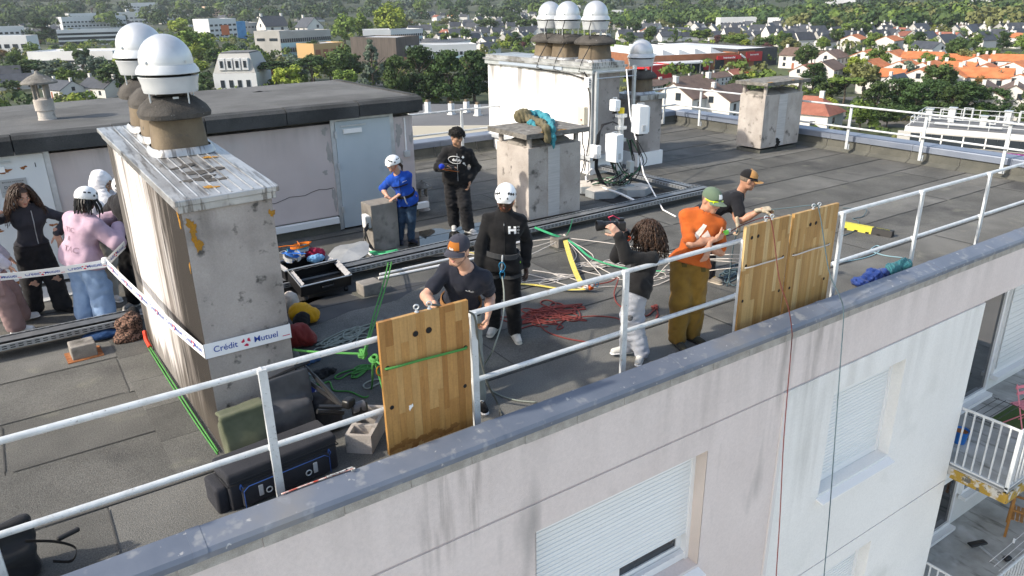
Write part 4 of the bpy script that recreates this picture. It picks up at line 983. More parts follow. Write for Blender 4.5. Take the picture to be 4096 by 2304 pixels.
def face_bits(t, c, hf, hu, s, hairm, lip=None, glasses=None, brows=True):
    hr = np.cross(hf, hu); c = V(c); p = lambda r_, f, u: c+(hr*r_+hf*f+hu*u)*s; ro = np.stack([hr, hf, hu], 1)
    if not glasses:
        for q in (-1, 1):
            e = MB(); e.lathe([(.0115*s*math.cos(a), .0085*s*math.sin(a)) for a in np.linspace(-1.5, 1.5, 7)], 10, p(.033*q, .0785, .006)); eo = e.build('eye', m_eye, t, True)
            MB().lathe([(.0056*s, -.002), (.0056*s, .002)], 8, p(.033*q, .0895, .005), rot=ro@np.array([[1, 0, 0], [0, 0, 1], [0, -1, 0.]])).build('iris', m_iris, eo)
    if brows:
        for q in (-1, 1): MB().tube([p(.014*q, .094, .030), p(.034*q, .092, .038), p(.054*q, .078, .031)], [.004*s, .005*s, .003*s], 5).build('eyebrow', hairm, t)
    MB().tube([p(-.024, .083, -.064), p(-.010, .0905, -.061), p(0, .0925, -.063), p(.010, .0905, -.061), p(.024, .083, -.064)], [.002*s, .0045*s, .005*s, .0045*s, .002*s], 6).tube([p(-.020, .083, -.068), p(0, .0905, -.071), p(.020, .083, -.068)], [.002*s, .006*s, .002*s], 6).build('lips', lip or m_lip, t, True)
    if glasses:
        gm, fm = glasses; g = MB()
        for q in (-1, 1):
            g.rbox(p(.036*q, .098-.004, .006), (.058*s, .014*s, .036*s), ro@rotz(-.28*q), .007*s)
        g.build('sunglass_lenses', gm, t, True)
        f = MB(); f.tube([p(-.082, -.01, .012), p(-.078, .05, .014), p(-.066, .085, .024), p(-.034, .101, .027), p(0, .103, .018), p(.034, .101, .027), p(.066, .085, .024), p(.078, .05, .014), p(.082, -.01, .012)], .0062*s, 6)
        f.tube([p(-.066, .085, .024), p(-.068, .084, -.004), p(-.040, .101, -.013), p(-.012, .107, -.004), p(0, .106, .012), p(.012, .107, -.004), p(.040, .101, -.013), p(.068, .084, -.004), p(.066, .085, .024)], .005*s, 6)
        f.build('sunglass_frame', fm, t, True)
def dome_grid(c, ro, rad, az, el, nu=28, nv=10, off=0.0):
    P = []; F = []
    for j in range(nv+1):
        e = el[0]+(el[1]-el[0])*j/nv
        for i in range(nu+1):
            a = az[0]+(az[1]-az[0])*i/nu; n = V(math.cos(e)*math.sin(a), math.cos(e)*math.cos(a), math.sin(e)); P.append(c+ro@(n*(rad+off)))
    for j in range(nv):
        for i in range(nu): F.append((j*(nu+1)+i, j*(nu+1)+i+1, (j+1)*(nu+1)+i+1, (j+1)*(nu+1)+i))
    return P, F
def helmet(c, hf, hu, s, label, strap=None, back=False):
    """climbing helmet worn on a head: a thing of its own"""
    hr = np.cross(hf, hu); c = V(c); t = thing('climbing_helmet', label, 'helmet', c, 'white climbing helmets'); ro = np.stack([hr, hf, hu], 1); cc = c+hu*.030*s-hf*.008*s
    rad = V(.106, .128, .112)*s; A = SDF(cc-.16*s, cc+.16*s, .006); A.ell(cc, rad, ro, 0); A.ell(cc-hu*.012*s, rad-.010*s, ro, 0, 'd'); A.cut(cc-hu*.030*s, -hu+hf*.06)
    A.cap(cc-hu*.028*s+hf*.10*s-hr*.05*s, cc-hu*.028*s+hf*.10*s+hr*.05*s, .018*s, k=.02, flat=(hu, 2.2))
    np_mesh('shell', [A], m_helm, t)
    for q in (-1, 1):
        for (a, e, da, de) in ((.55, .62, .13, .10), (.80, .50, .12, .10), (1.05, .38, .11, .10), (1.45, .16, .10, .10), (1.9, .42, .14, .08), (2.3, .40, .12, .08), (.35, .22, .06, .09)):
            P, F = dome_grid(cc, ro, rad, (q*(a-da), q*(a+da)), (e-de, e+de), 3, 3, .0018); o = MB().add(P, F).build('vent', m_helm_v, t)
    if strap:
        for q in (-1, 1): MB().tube([c+hr*.088*q*s-hf*.01*s+hu*.02*s, c+hr*.083*q*s+hf*.01*s-hu*.045*s, c+hr*.05*q*s+hf*.045*s-hu*.095*s, c+hf*.062*s-hu*.118*s], .0034*s, 5).tube([c+hr*.080*q*s-hf*.07*s+hu*.01*s, c+hr*.083*q*s+hf*.01*s-hu*.045*s], .0034*s, 5).build('chin_strap', strap, t)
    return t
def cap_hat(c, hf, hu, s, m, label, name='cap', front=None, brim=None, peak=.085, rear=None, front_h=.95):
    hr = np.cross(hf, hu); c = V(c); ro = np.stack([hr, hf, hu], 1); cc = c+hu*.040*s-hf*.008*s; t = thing('baseball_cap', label, 'cap', c, 'caps on the heads of the climbers'); rad = V(.088, .108, .088)*s
    P, F = dome_grid(cc, ro, rad, (-math.pi, math.pi), (-.10, 1.5), 36, 12); MB().add(P, F).build('crown', m, t, 'all')
    P, F = dome_grid(cc, ro, rad, (-math.pi, math.pi), (-.18, .02), 36, 2, .0012); MB().add(P, F).build('band', rear or m, t, 'all')
    if rear: P, F = dome_grid(cc, ro, rad, (1.75, 2*math.pi-1.75), (-.10, 1.35), 30, 10, .0010); MB().add(P, F).build('mesh_back', rear, t, 'all')
    if front: P, F = dome_grid(cc, ro, rad, (-.62, .62), (-.02, front_h), 14, 8, .0016); MB().add(P, F).build('front_panel', front, t, 'all')
    MB().lathe([(.008*s, 0), (.006*s, .006*s), (.001, .008*s)], 8, tuple(cc+hu*.088*s), rot=ro).build('button', m, t)
    P = []; F = []; nu, nv = 16, 6
    for j in range(nv+1):
        v = j/nv
        for i in range(nu+1):
            a = -1.12+2.24*i/nu; e = rad[1]+peak*s*v*math.cos(a*.95)**.7 if abs(a) < 1.5 else rad[1]
            x = math.sin(a)*(rad[0]+.012*s*v); y = math.cos(a)*rad[1]+peak*s*v*max(math.cos(a*1.25), 0)**.6; z = -.010*s-.028*s*(x/(.09*s))**2-.012*s*v
            P.append(cc+ro@V(x, y, z))
    n = len(P); P += [p-hu*.004*s for p in P]
    for j in range(nv):
        for i in range(nu):
            q = (j*(nu+1)+i, j*(nu+1)+i+1, (j+1)*(nu+1)+i+1, (j+1)*(nu+1)+i); F.append(q); F.append(tuple(x+n for x in q[::-1]))
    e = [nv*(nu+1)+i for i in range(nu+1)]
    for a, b_ in zip(e[:-1], e[1:]): F.append((a, a+n, b_+n, b_))
    MB().add(P, F).build('brim', brim or m, t, 'all')
    return t, cc, ro, rad
def curls(t, c, ro, rad, n, length, m, seed, zmin=-.3, front=.55, r=.006, down=1.0, turns=3.0, amp=.016, name='curly_hair', base=True):
    """springy ringlets rooted over a skull, joined into one head of hair; front = cosine limit that keeps the face free"""
    rs = np.random.default_rng(seed); b = MB(); k = 0; hu = ro[:, 2]; hf = ro[:, 1]
    while k < n:
        d = unit(rs.normal(size=3))
        if d[2] < zmin or (d[1] > front and d[2] < (.62 if front > .5 else .86)): continue
        k += 1; p0 = c+ro@(d*rad); out = ro@unit(d*V(1, 1, .6) if (front > .5 or d[1] < -.15) else V(math.copysign(max(abs(d[0]), .6), d[0] if abs(d[0]) > .02 else rs.normal()), min(d[1], .12)-.1, d[2]*.5)); L_ = length*rs.uniform(.6, 1.1); x, y, _ = frame(out); ph = rs.uniform(0, 6.28); pts = []
        for i in range(13):
            tt = i/12; fall = V(0, 0, -1)*down*L_*tt**1.4*.95; p = p0+out*L_*(.45*tt**.7)+fall
            an = ph+turns*6.28*tt; pts.append(p+(x*math.cos(an)+y*math.sin(an))*amp*(.4+.6*tt))
        b.tube(pts, [r*(1-.45*i/12) for i in range(13)], 4)
    if base:
        P, F = dome_grid(c, ro, V(rad)*1.02, (.75, 2*math.pi-.75), (-.7, 1.0), 20, 10); b.add(P, F)
        P, F = dome_grid(c, ro, V(rad)*1.06, (-math.pi, math.pi), (.62, 1.55), 20, 6); b.add(P, F); P, F = dome_grid(c, ro, V(rad)*1.05, (.45, 2*math.pi-.45), (.1, .8), 24, 6); b.add(P, F)
    return b.build(name, m, t, 'all')
LIMB = dict(ua=.290, fa=.258, th=.425, sh=.415)
def person(label, H, pel, neck, head, fwd, face, hands, feet, skin, top, legs, shoe, hair=None, face_tilt=None, male=True, build=1.0, glasses=None, lip=None, brows=None, hood=None, sleeve=2.0, top_r=.012, loose=.012, hem=.06, leg_wide=0.0, wr=(.006, 26), seed=0, knee=None, shoulder=None, collar=False, vneck=0.0, face_on=True):
    """one figure; hands = {'L': (wrist, elbow_pole, dir, palm_normal, thumb_dir, curl), 'R': ...}; feet = {'L': (ankle_xy_z, toe_dir), ...}"""
    s = H/1.75; pel, neck, head = V(pel), V(neck), V(head); fwd = unit(fwd); up = unit(neck-pel); rt = unit(np.cross(fwd, up)); fw = unit(np.cross(up, rt)); hf = unit(face)
    hu = unit(V(face_tilt) if face_tilt is not None else V(0, 0, 1)*.7+up*.3); hu = unit(hu-hf*(hu@hf))
    t = thing('person', label, 'person', (pel[0], pel[1], min(feet['L'][0][2], feet['R'][0][2])-.085*s))
    sw = .165*s*build; J = {}
    for k, q in (('L', -1), ('R', 1)):
        J['s'+k] = neck-up*.078*s+rt*q*sw if shoulder is None else V(shoulder[k])
        J['h'+k] = pel+rt*q*.088*s-up*.02*s
        w, pole = hands[k][0], hands[k][1]; J['e'+k], J['w'+k] = ik(J['s'+k], w, LIMB['ua']*s, LIMB['fa']*s, pole)
        a, toe = feet[k]; dl = np.linalg.norm(J['h'+k]-V(a)); nl = (LIMB['th']+LIMB['sh'])*s; kf = min(1.0, max(.86, dl*1.006/nl))   # legs stand straight
        J['k'+k], J['a'+k] = ik(J['h'+k], a, LIMB['th']*s*kf, LIMB['sh']*s*kf, (knee or {}).get(k, fw*1.0+V(0, 0, .1)))
    allp = list(J.values())+[pel, neck, head]
    chest = neck-up*.16*s; waist = pel+up*.16*s
    def torso(A, r, k=.05, lower=True):
        A.cap(waist, chest, (.112+r)*s*build, (.128+r)*s*build, k, flat=(fw, 1.30)); A.cap(chest+rt*.07*s, chest-rt*.07*s, (.108+r)*s*build, k=k, flat=(fw, 1.15))
        A.cap(J['sL'], J['sR'], (.046+r)*s*build, k=k); A.cap(neck-up*.025*s, J['sL']+up*.012*s, (.046+r)*s, (.036+r)*s, k); A.cap(neck-up*.025*s, J['sR']+up*.012*s, (.046+r)*s, (.036+r)*s, k); A.cap(chest, neck-up*.035*s, (.085+r)*s, (.062+r)*s, k)
        A.cap(pel, waist, (.118+r)*s*build, (.112+r)*s*build, k, flat=(fw, 1.22))
    lo, hi = bounds(allp, .26*s); A = SDF(lo, hi, .017)
    torso(A, 0)
    for k in 'LR':
        A.cap(J['s'+k], J['e'+k], .052*s*build, .041*s, .03); A.cap(J['e'+k], J['w'+k], .043*s, .028*s, .02)
        A.cap(J['h'+k], J['k'+k], .082*s, .055*s, .04); A.cap(J['k'+k], J['a'+k], .056*s, .038*s, .02)
    A.cap(neck-up*.05*s, neck, .058*s, k=.03)
    pcs = [A, head_sdf(head, hf, hu, s, neck-up*.02*s, male)]
    for k, q in (('L', -1), ('R', 1)):
        hd = hands[k]; d = hd[2] if hd[2] is not None else J['w'+k]-J['e'+k]
        # finer forearm so that the wrist runs smoothly into the hand
        Fm = SDF(*bounds([J['e'+k], J['w'+k]], .08*s), .0075); Fm.cap(J['e'+k], J['e'+k]*.6+J['w'+k]*.4, .044*s, .043*s, .02); Fm.cap(J['e'+k]*.6+J['w'+k]*.4, J['w'+k], .043*s, .027*s, .02)
        pcs += [Fm, hand(J['w'+k], d, hd[3], hd[4], s*.98, hd[5], hd[6] if len(hd) > 6 else .1)]
    np_mesh('body', pcs, m_skin[skin], t)
    # ---- clothes
    T = SDF(lo, hi, .0125); torso(T, top_r, .05)
    for k in 'LR':
        f = min(sleeve, 1.0); T.cap(J['s'+k], J['s'+k]+(J['e'+k]-J['s'+k])*f, (.050+top_r)*s*build, (.050+top_r*(1 if sleeve < 1 else .8))*s*build, .018)
        if sleeve > 1: T.cap(J['e'+k], J['e'+k]+(J['w'+k]-J['e'+k])*min(sleeve-1, 1)*.97, (.050+top_r)*s, (.036+top_r*.8)*s, .018)
    T.cap(pel-up*hem*.5*s, pel+up*.1*s, (.122+top_r+loose)*s*build, (.118+top_r)*s*build, .05, flat=(fw, 1.18))
    for k in 'LR': T.cap(J['h'+k], J['h'+k]*.7+J['k'+k]*.3, (.089+loose+top_r*.8)*s, (.084+loose+top_r*.8)*s, .05)
    if hood:
        hb = neck-up*.02*s; 
        for a in np.linspace(-2.3, 2.3, 9):
            d = -fw*math.cos(a)+rt*math.sin(a); d2 = -fw*math.cos(a+.5)+rt*math.sin(a+.5); T.cap(hb+d*.085*s-up*.01*s, hb+d2*.085*s-up*.01*s, .036*s, k=.03)
        T.cap(hb-fw*.09*s-up*.02*s, hb-fw*.115*s-up*.13*s, .06*s, .035*s, .04, flat=(fw, 1.3))
    T.wrinkle(wr[0]*.55, wr[1], seed, (1, 1, .75)); T.wrinkle(wr[0]*.62, wr[1]*1.25, seed+5, (1, 1, .9), True, 4)
    if not collar: T.cap(neck-up*(.030+vneck)*s+fw*.012*s, neck+up*.25*s, .066*s, .075*s, .01, op='d')
    else:
        T.cap(neck-up*.04*s, neck+up*.035*s, .080*s, .074*s, .02); T.cap(neck+up*.0*s, neck+up*.25*s, .062*s, .066*s, .008, op='d')
    T.cut(pel-up*hem*s*1.0, -up)
    top_o = np_mesh('top', [T], top, t)
    Lg = SDF(*bounds([pel, J['hL'], J['hR'], J['kL'], J['kR'], J['aL'], J['aR']], .2*s), .0125)
    Lg.cap(pel-up*.01*s, pel+up*.075*s, (.122+loose*.3)*s*build, (.116)*s*build, .05, flat=(fw, 1.2))
    for k in 'LR':
        Lg.cap(J['h'+k], J['k'+k], (.088+loose)*s, (.066+loose+leg_wide*.5)*s, .05)
        Lg.cap(J['k'+k], J['a'+k]+V(0, 0, .0), (.064+loose+leg_wide*.5)*s, (.052+loose+leg_wide)*s, .04)
    Lg.wrinkle(wr[0]*.6, wr[1]*.9, seed+1, (1, 1, .8)); Lg.wrinkle(wr[0]*.62, wr[1]*1.3, seed+2, (.7, .7, 1.2), True, 4)
    lm = min(J['aL'][2], J['aR'][2])-.045*s
    for k in 'LR': pass
    Lg.cut((0, 0, lm), (0, 0, -1))
    leg_o = np_mesh('trousers', [Lg], legs, t)
    for k in 'LR':
        a = J['a'+k]; toe = unit(V(*feet[k][1], 0)); fl = a-V(0, 0, .085*s); sd = V(-toe[1], toe[0], 0); ro = np.stack([toe, sd, V(0, 0, 1)], 1)
        Sh = SDF(a-.24*s, a+.24*s, .0085); Sh.cap(a+V(0, 0, .01)-toe*.02*s, fl+toe*.0*s+V(0, 0, .05*s), .045*s, .046*s, .03); Sh.cap(fl+toe*.02*s+V(0, 0, .050*s), fl+toe*.155*s+V(0, 0, .036*s), .046*s, .036*s, .04, flat=(V(0, 0, 1), 1.05)); Sh.ell(fl-toe*.035*s+V(0, 0, .045*s), V(.042, .037, .045)*s, ro, .03)
        Sh.cut(fl+V(0, 0, .02*s), (0, 0, -1)); so = np_mesh('shoe', [Sh], shoe[0], t)
        So = SDF(a-.24*s, a+.24*s, .0085); So.cap(fl-toe*.04*s+V(0, 0, .013*s), fl+toe*.16*s+V(0, 0, .013*s), .042*s, .040*s, .01, flat=(V(0, 0, 1), 2.6)); So.cut(fl+V(0, 0, .001), (0, 0, -1)); np_mesh('sole', [So], shoe[1], so)
        if len(shoe) > 2:
            for j in range(4):
                c_ = fl+toe*(.045+.026*j)*s+V(0, 0, (.096-.011*j)*s); MB().tube([c_-sd*.026*s-V(0, 0, .01), c_+V(0, 0, .004), c_+sd*.026*s-V(0, 0, .01)], .005*s, 4).build('lace', shoe[2], so)
    if face_on: face_bits(t, head, hf, hu, s, brows or m_hairb, lip, glasses)
    J.update(dict(pel=pel, neck=neck, head=head, fw=fw, rt=rt, up=up, hf=hf, hu=hu, s=s, top=T, legs=Lg, t=t, ro=np.stack([np.cross(hf, hu), hf, hu], 1), top_o=top_o, chest=chest))
    return J
def short_hair(J, m, thick=.008, lump=0.0, zcut=-.02, seed=1, name='hair', freq=120, fr=.045):
    s = J['s']; c = J['head']; ro = J['ro']; A = SDF(c-.18*s, c+.18*s, .0065); A.ell(c+ro@V(0, -.012, .026)*s, V(.080+thick, .098+thick, .098+thick)*s, ro, 0)
    if lump: A.wrinkle(lump, freq, seed)
    A.cut(c+ro@V(0, fr, .06)*s, ro@V(0, 1, -.45)); A.cut(c+ro@V(0, 0, zcut)*s, ro@V(0, .25, -1))
    return np_mesh(name, [A], m, J['t'])
def harness(J, label, mb, metal=None, loops=True):
    t = thing('climbing_harness', label, 'harness', J['pel'], 'climbing harnesses'); s = J['s']; pel, fw, rt, up = J['pel'], J['fw'], J['rt'], J['up']
    def ring(c, a, b_, r, th, rot=0, nm='waist_belt', n=28):
        pts = [c+rt*a*math.cos(x)+fw*b_*math.sin(x)+up*.006*math.sin(2*x) for x in np.linspace(0, 2*math.pi, n+1)[:-1]]
        P = []; N = len(pts)
        bb = MB()
        for i, p in enumerate(pts):
            o = unit(p-c); P += [p-up*r, p-up*r+o*th, p+up*r+o*th, p+up*r]
        bb.add(P, [(4*i+k, 4*((i+1) % N)+k, 4*((i+1) % N)+(k+1) % 4, 4*i+(k+1) % 4) for i in range(N) for k in range(4)]); return bb.build(nm, mb, t)
    ring(pel+up*.075*s, .172*s, .148*s, .026*s, .010)
    for k, q in (('L', -1), ('R', 1)):
        h = J['h'+k]*.68+J['k'+k]*.32; ax = unit(J['k'+k]-J['h'+k]); x, y, _ = frame(ax, fw); pts = [h+(x*math.cos(a)+y*math.sin(a))*.112*s for a in np.linspace(0, 2*math.pi, 20)]
        MB().ribbon(pts, .036*s, ax).build('leg_loop', mb, t)
        MB().ribbon([pel+up*.06*s+rt*.12*q*s-fw*.11*s, h-fw*.10*s], .02*s, rt).build('riser', mb, t)
        if metal: MB().tube([pel+up*.05*s+rt*.168*q*s+fw*.05*s, pel-up*.0*s+rt*.19*q*s+fw*.06*s, pel-up*.045*s+rt*.185*q*s+fw*.03*s, pel-up*.04*s+rt*.18*q*s-fw*.03*s, pel+up*.05*s+rt*.172*q*s-fw*.05*s], .007, 6).build('gear_loop', metal, t, True)
    MB().tube([pel+up*.10*s+fw*.15*s, pel+up*.0*s+fw*.175*s, pel-up*.07*s+fw*.145*s], .010, 6).build('belay_loop', m_steel, t, True)
    return t
def carabiner(c, ax, up_, m, label, parent=None, size=.05):
    ax, up_ = unit(ax), unit(up_); pts = [V(c)+ax*size*.55*math.cos(a)*(1.15 if math.sin(a) > 0 else .9)+up_*size*math.sin(a) for a in np.linspace(0, 2*math.pi, 17)[:-1]]
    o = MB().tube(pts, .0055, 6, closed=True).build('carabiner', m, None, True); tag(o, label, 'carabiner', 'carabiners'); return o
# ------------------------------------------------------------------ the cast
UPV = V(0, 0, 1)
def ank(px, py, s=1.0): g_ = G(px, py, 0); return V(g_[0], g_[1], .085*s)
# man in black jacket and helmet
fw7 = unit(V(-.52, -.85, 0)); f7 = unit(V(-.66, -.72, -.30))
h7 = YP(1272, 497, 1.66)
P7 = person('man in black jacket and white helmet standing with arms hanging', 1.79, (4.00, 1.77, .95), YP(1270, 535, 1.74), h7, fw7, f7,
    {'L': (YP(1322, 668, 1.70), (.6, .4, -.2), (0.05, -.05, -1), (-1, .2, 0), (-.3, -1, 0), .45), 'R': (YP(1203, 690, 1.85), (-.6, .4, -.2), (0, -.05, -1), (1, .1, 0), (-.3, -1, 0), .45)},
    {'L': (ank(1296, 850), (-.35, -.94)), 'R': (ank(1243, 838), (-.75, -.65))}, 'dark', m_blk, cloth('black work trousers', (.009, .009, .010)), (cloth('white trainer knit', (.62, .61, .56), (.40, .39, .36)), cloth('cream rubber sole', (.60, .58, .50)), m_black),
    lip=m_lip_d, brows=m_hairk, collar=True, sleeve=2.0, top_r=.014, loose=.018, build=.97, seed=3, wr=(.007, 24), hem=.10)
short_hair(P7, m_hairk, .001, 0); s7 = P7['s']
helmet(h7, P7['hf'], P7['hu'], s7, 'white helmet on the man in the black jacket', mat('orange webbing', (.55, .10, .02), rough=.7))
dh = P7['fw']; cl = P7['chest']; m_prt = mat('white print', (.78, .78, .77), rough=.7)
wr7 = onto(P7['top'], -dh); lx = -P7['rt']; lc = cl+lx*.085+UPV*.015
for (dx, dz, w_, h_) in ((-.030, .030, .026, .022), (.026, .030, .026, .022), (-.002, .004, .082, .022), (-.032, -.020, .022, .032), (.028, -.020, .022, .032)):
    Pq = np.array([lc+lx*(dx+a*w_/2)+UPV*(dz+b_*h_/2) for b_ in np.linspace(-1, 1, 3) for a in np.linspace(-1, 1, 4)]); Pq = wr7(Pq)
    MB().add(Pq, [(r_*4+c_, r_*4+c_+1, r_*4+c_+5, r_*4+c_+4) for r_ in range(2) for c_ in range(3)]).build('emblem', m_prt, P7['t'])
for i, ch in enumerate('HOC'): lettering(ch, m_prt, P7['t'], lc+lx*.062+UPV*(.034-.032*i), lx, UPV, .020, .01, wrap=wr7)
MB().tube(list(wr7(np.array([cl+UPV*(.10-.40*k/12) for k in range(13)]))), .003, 4).build('zip', m_black, P7['t']); MB().box(wr7(np.array([cl+UPV*.07]))[0], (.008, .006, .02)).build('zip_pull', m_steel, P7['t'])
harness(P7, 'grey climbing harness with green clips on the man in black', cloth('dark grey webbing', (.05, .052, .055)), mat('lime plastic', (.25, .62, .03), rough=.4))
carabiner(P7['pel']+P7['fw']*.185-UPV*.02, P7['rt'], UPV, mat('blue anodised', (.05, .32, .55), rough=.25, metal=.8), 'blue carabiner on the harness of the man in black', size=.055)
carabiner(P7['pel']+P7['fw']*.19-UPV*.10, P7['rt']*.8+P7['fw']*.3, UPV, MATS['blue anodised'], 'lower blue carabiner holding the white rope', size=.045)

# man in navy tee shirt leaning over the near board
fw8 = unit(V(-.62, -.78, 0)); h8 = YP(1153, 628, .72); m_navy = cloth('navy jersey', (.016, .018, .028), (.022, .025, .036))
P8 = person('man in navy tee shirt and cap leaning over the near wooden board', 1.80, (3.05, 1.00, .90), YP(1172, 672, .80), h8, fw8, unit(V(-.84, -.52, -.14)),
    {'R': (YP(1096, 778, .62), (-.25, .9, -.2), (.05, -.25, -.95), (.9, .1, 0), (-.2, -.9, 0), .6), 'L': (YP(1228, 788, .64), (.6, .7, -.2), (-.35, -.25, -.85), (-.8, .3, -.1), (-.4, -.9, 0), .65)},
    {'L': (ank(1204, 1020), (-.2, -.98)), 'R': (V(2.86, .85, .085), (-.5, -.86))}, 'fair', m_navy, cloth('grey green trousers', (.19, .205, .19), (.25, .265, .245)), (cloth('black suede shoe', (.015, .015, .016)), m_pvc, m_pvc),
    glasses=None, brows=m_hairb, sleeve=.66, top_r=.014, loose=.018, build=.97, seed=8, hem=-.02, wr=(.007, 25))
short_hair(P8, m_hairb, .002, .002)
A = SDF(h8-.16, h8+.16, .006); ro8 = P8['ro']; s8 = P8['s']
for q in (-1, 1): A.cap(h8+ro8@V(.066*q, .02, -.05)*s8, h8+ro8@V(.030*q, .078, -.098)*s8, .014*s8, k=.01)
A.cap(h8+ro8@V(-.02, .083, -.094)*s8, h8+ro8@V(.02, .083, -.094)*s8, .012*s8, k=.01); A.cap(h8+ro8@V(-.018, .088, -.050)*s8, h8+ro8@V(.018, .088, -.050)*s8, .005*s8, k=.005)
np_mesh('stubble', [A], mat('stubble skin', (.20, .115, .08), (.27, .16, .115), sc=160, rough=.8), P8['t'])
c8, cc8, cr8, rad8 = cap_hat(h8, P8['hf'], P8['hu'], s8, cloth('slate cap cloth', (.045, .046, .062)), 'slate five panel cap with orange front on the man in navy', front=cloth('rust orange panel', (.36, .125, .025)), peak=.075, front_h=.72)
def dome_wrap(cc, ro, rad, off=.003):
    def f(P):
        q = (P-cc)@ro; n = q/np.linalg.norm(q/rad, axis=1)[:, None]; return cc+(n*(1+off/.09))@ro.T
    return f
lettering('Rab', m_prt, c8, cc8+cr8@V(.012, .125, .012), -cr8[:, 0], P8['hu'], .022, .01, wrap=dome_wrap(cc8, cr8, rad8, .0035))
c_ = P8['chest']; w8 = onto(P8['top'], -P8['fw']); lettering('Rab', m_prt, P8['t'], c_-P8['rt']*.085+P8['up']*.0, -P8['rt'], P8['up'], .024, .01, wrap=w8)
for k in range(3): MB().box(w8(np.array([c_-P8['rt']*(.052-.006*k)+P8['up']*(.004*k-.002)]))[0], (.005, .003, .006)).build('emblem', m_prt, P8['t'])
MB().tube([h8+ro8@V(-.083, -.01, -.045)*s8+V(.008*math.cos(a), 0, .011*math.sin(a)) for a in np.linspace(0, 6.28, 9)], .003, 4).build('earring', m_black, P8['t'])
harness(P8, 'tan leather coloured climbing harness on the man in navy', cloth('tan webbing', (.36, .17, .06)), MATS['tan webbing'] if False else None)

# photographer with curly hair
fw9 = unit(V(-.86, .46, 0)); h9 = YP(1630, 583, .66)
P9 = person('photographer with dark curly hair, black sweatshirt and grey joggers', 1.66, (4.84, .60, .86), YP(1636, 632, .62), h9, fw9, unit(V(-.88, .46, -.05)),
    {'L': (YP(1556, 590, .62), (-.7, .1, -1), (-.55, .30, .75), (-.2, .9, .2), (-.8, -.2, .6), .75), 'R': (YP(1574, 588, .86), (-.6, .3, -1), (-.55, .10, .75), (-.2, -.9, .2), (-.8, .2, .6), .75)},
    {'L': (ank(1577, 893), (-.8, .35)), 'R': (ank(1612, 905), (-.7, -.5))}, 'fair', m_blk, cloth('heather grey fleece', (.28, .30, .345), (.34, .36, .41)), (cloth('white cream trainer', (.66, .65, .60), (.48, .47, .44)), m_pvc, m_pvc),
    male=False, sleeve=1.97, top_r=.020, loose=.026, build=.92, seed=12, hem=.13, leg_wide=.004, wr=(.008, 22), lip=m_lip)
curls(P9['t'], h9+V(0, 0, .02), P9['ro'], V(.085, .105, .095), 420, .235, m_hairb, 4, zmin=-.75, front=.62, r=.0075, down=.85, turns=3.5, amp=.017)
w9 = onto(P9['top'], P9['fw']); lettering('Hu', m_prt, P9['t'], P9['chest']+P9['rt']*.05-P9['fw']*.1, P9['rt'], UPV, .05, .004, wrap=w9)
KM = thing('camera', 'black camera with long lens held up by the photographer', 'camera', YP(1550, 562, .78), None); kc = YP(1561, 566, .74); kd = unit(fw9+V(-.04, .0, .02)); ko = np.stack([np.cross(kd, UPV), kd, UPV], 1)
m_camb = mat('camera black', (.014, .014, .015), rough=.35)
MB().rbox(kc, (.14, .075, .095), ko, .012).build('camera_body', m_camb, KM, True); MB().rbox(kc+UPV*.058, (.05, .06, .03), ko, .008).build('viewfinder', m_camb, KM, True)
rl_ = ko@np.array([[1, 0, 0], [0, 0, 1], [0, -1, 0.]])
MB().lathe([(.036, 0), (.038, .03), (.040, .035), (.040, .09), (.037, .095), (.039, .13), (.046, .135), (.053, .20), (.050, .20), (.042, .14), (.001, .135)], 20, kc+kd*.035, rot=rl_).build('lens', m_camb, KM, True)
MB().tube([kc+ko@V(-.03, .02, .07), kc+ko@V(-.05, .09, .11), kc+ko@V(-.03, .13, .09), kc+ko@V(.0, .10, .05)], .004, 5).build('red_cord', mat('pink red cord', (.6, .02, .09), rough=.5), KM, True)
MB().tube([YP(1578, 600, .80)+V(.035*math.cos(a), .035*math.sin(a), .012*math.sin(a+1)) for a in np.linspace(0, 6.28, 13)], .008, 6).build('wrist_strap', mat('orange red strap', (.62, .07, .02), rough=.6), KM, True)
MB().lathe([(.001, -.03), (.022, -.022), (.030, 0), (.022, .022), (.001, .03)], 14, tuple(YP(1585, 800, .44))).build('key_ball', cloth('grey felt ball', (.10, .10, .105)), P9['t'], True)

# man in orange tee shirt leaning on the rail
fw10 = unit(V(-.55, -.83, 0)); h10 = YP(1790, 503, .60); m_or = cloth('burnt orange jersey', (.47, .105, .022), (.40, .085, .018))
P10 = person('man in orange tee shirt and green cap leaning on the front rail', 1.80, V(5.62, .66, .90), YP(1772, 535, .66), h10, fw10, unit(V(-.02, -.95, -.24)),
    {'R': (YP(1800, 602, .48), (-.8, -.1, -.7), (.92, -.1, .2), (-.1, .8, .4), (0, -.2, 1), .95), 'L': (YP(1783, 622, .47), (.9, .1, -.7), (-.55, -.25, -.75), (.1, .9, .0), (-.8, 0, .3), .35)},
    {'R': (ank(1702, 868), (-.35, -.93)), 'L': (ank(1737, 856), (.05, -1))}, 'tan', m_or, cloth('mustard canvas', (.205, .118, .024), (.15, .085, .018)), (cloth('black approach shoe', (.02, .02, .018), (.05, .05, .035)), m_black, mat('olive laces', (.42, .40, .12), rough=.8)),
    glasses=(mat('dark amber lens', (.03, .015, .005), rough=.08, spec=.8), mat('acid yellow frame', (.50, .66, .02), rough=.3)), sleeve=.80, top_r=.016, loose=.026, build=1.0, seed=21, hem=.02, leg_wide=.014, wr=(.009, 21))
short_hair(P10, mat('greying hair', (.10, .075, .055), (.16, .13, .105), sc=60, rough=.7), .001, .001)
c10, cc10, cr10, rad10 = cap_hat(h10, P10['hf'], P10['hu'], P10['s'], cloth('sage green cap cloth', (.115, .165, .115)), 'sage green cap with white badge on the man in orange', peak=.085)
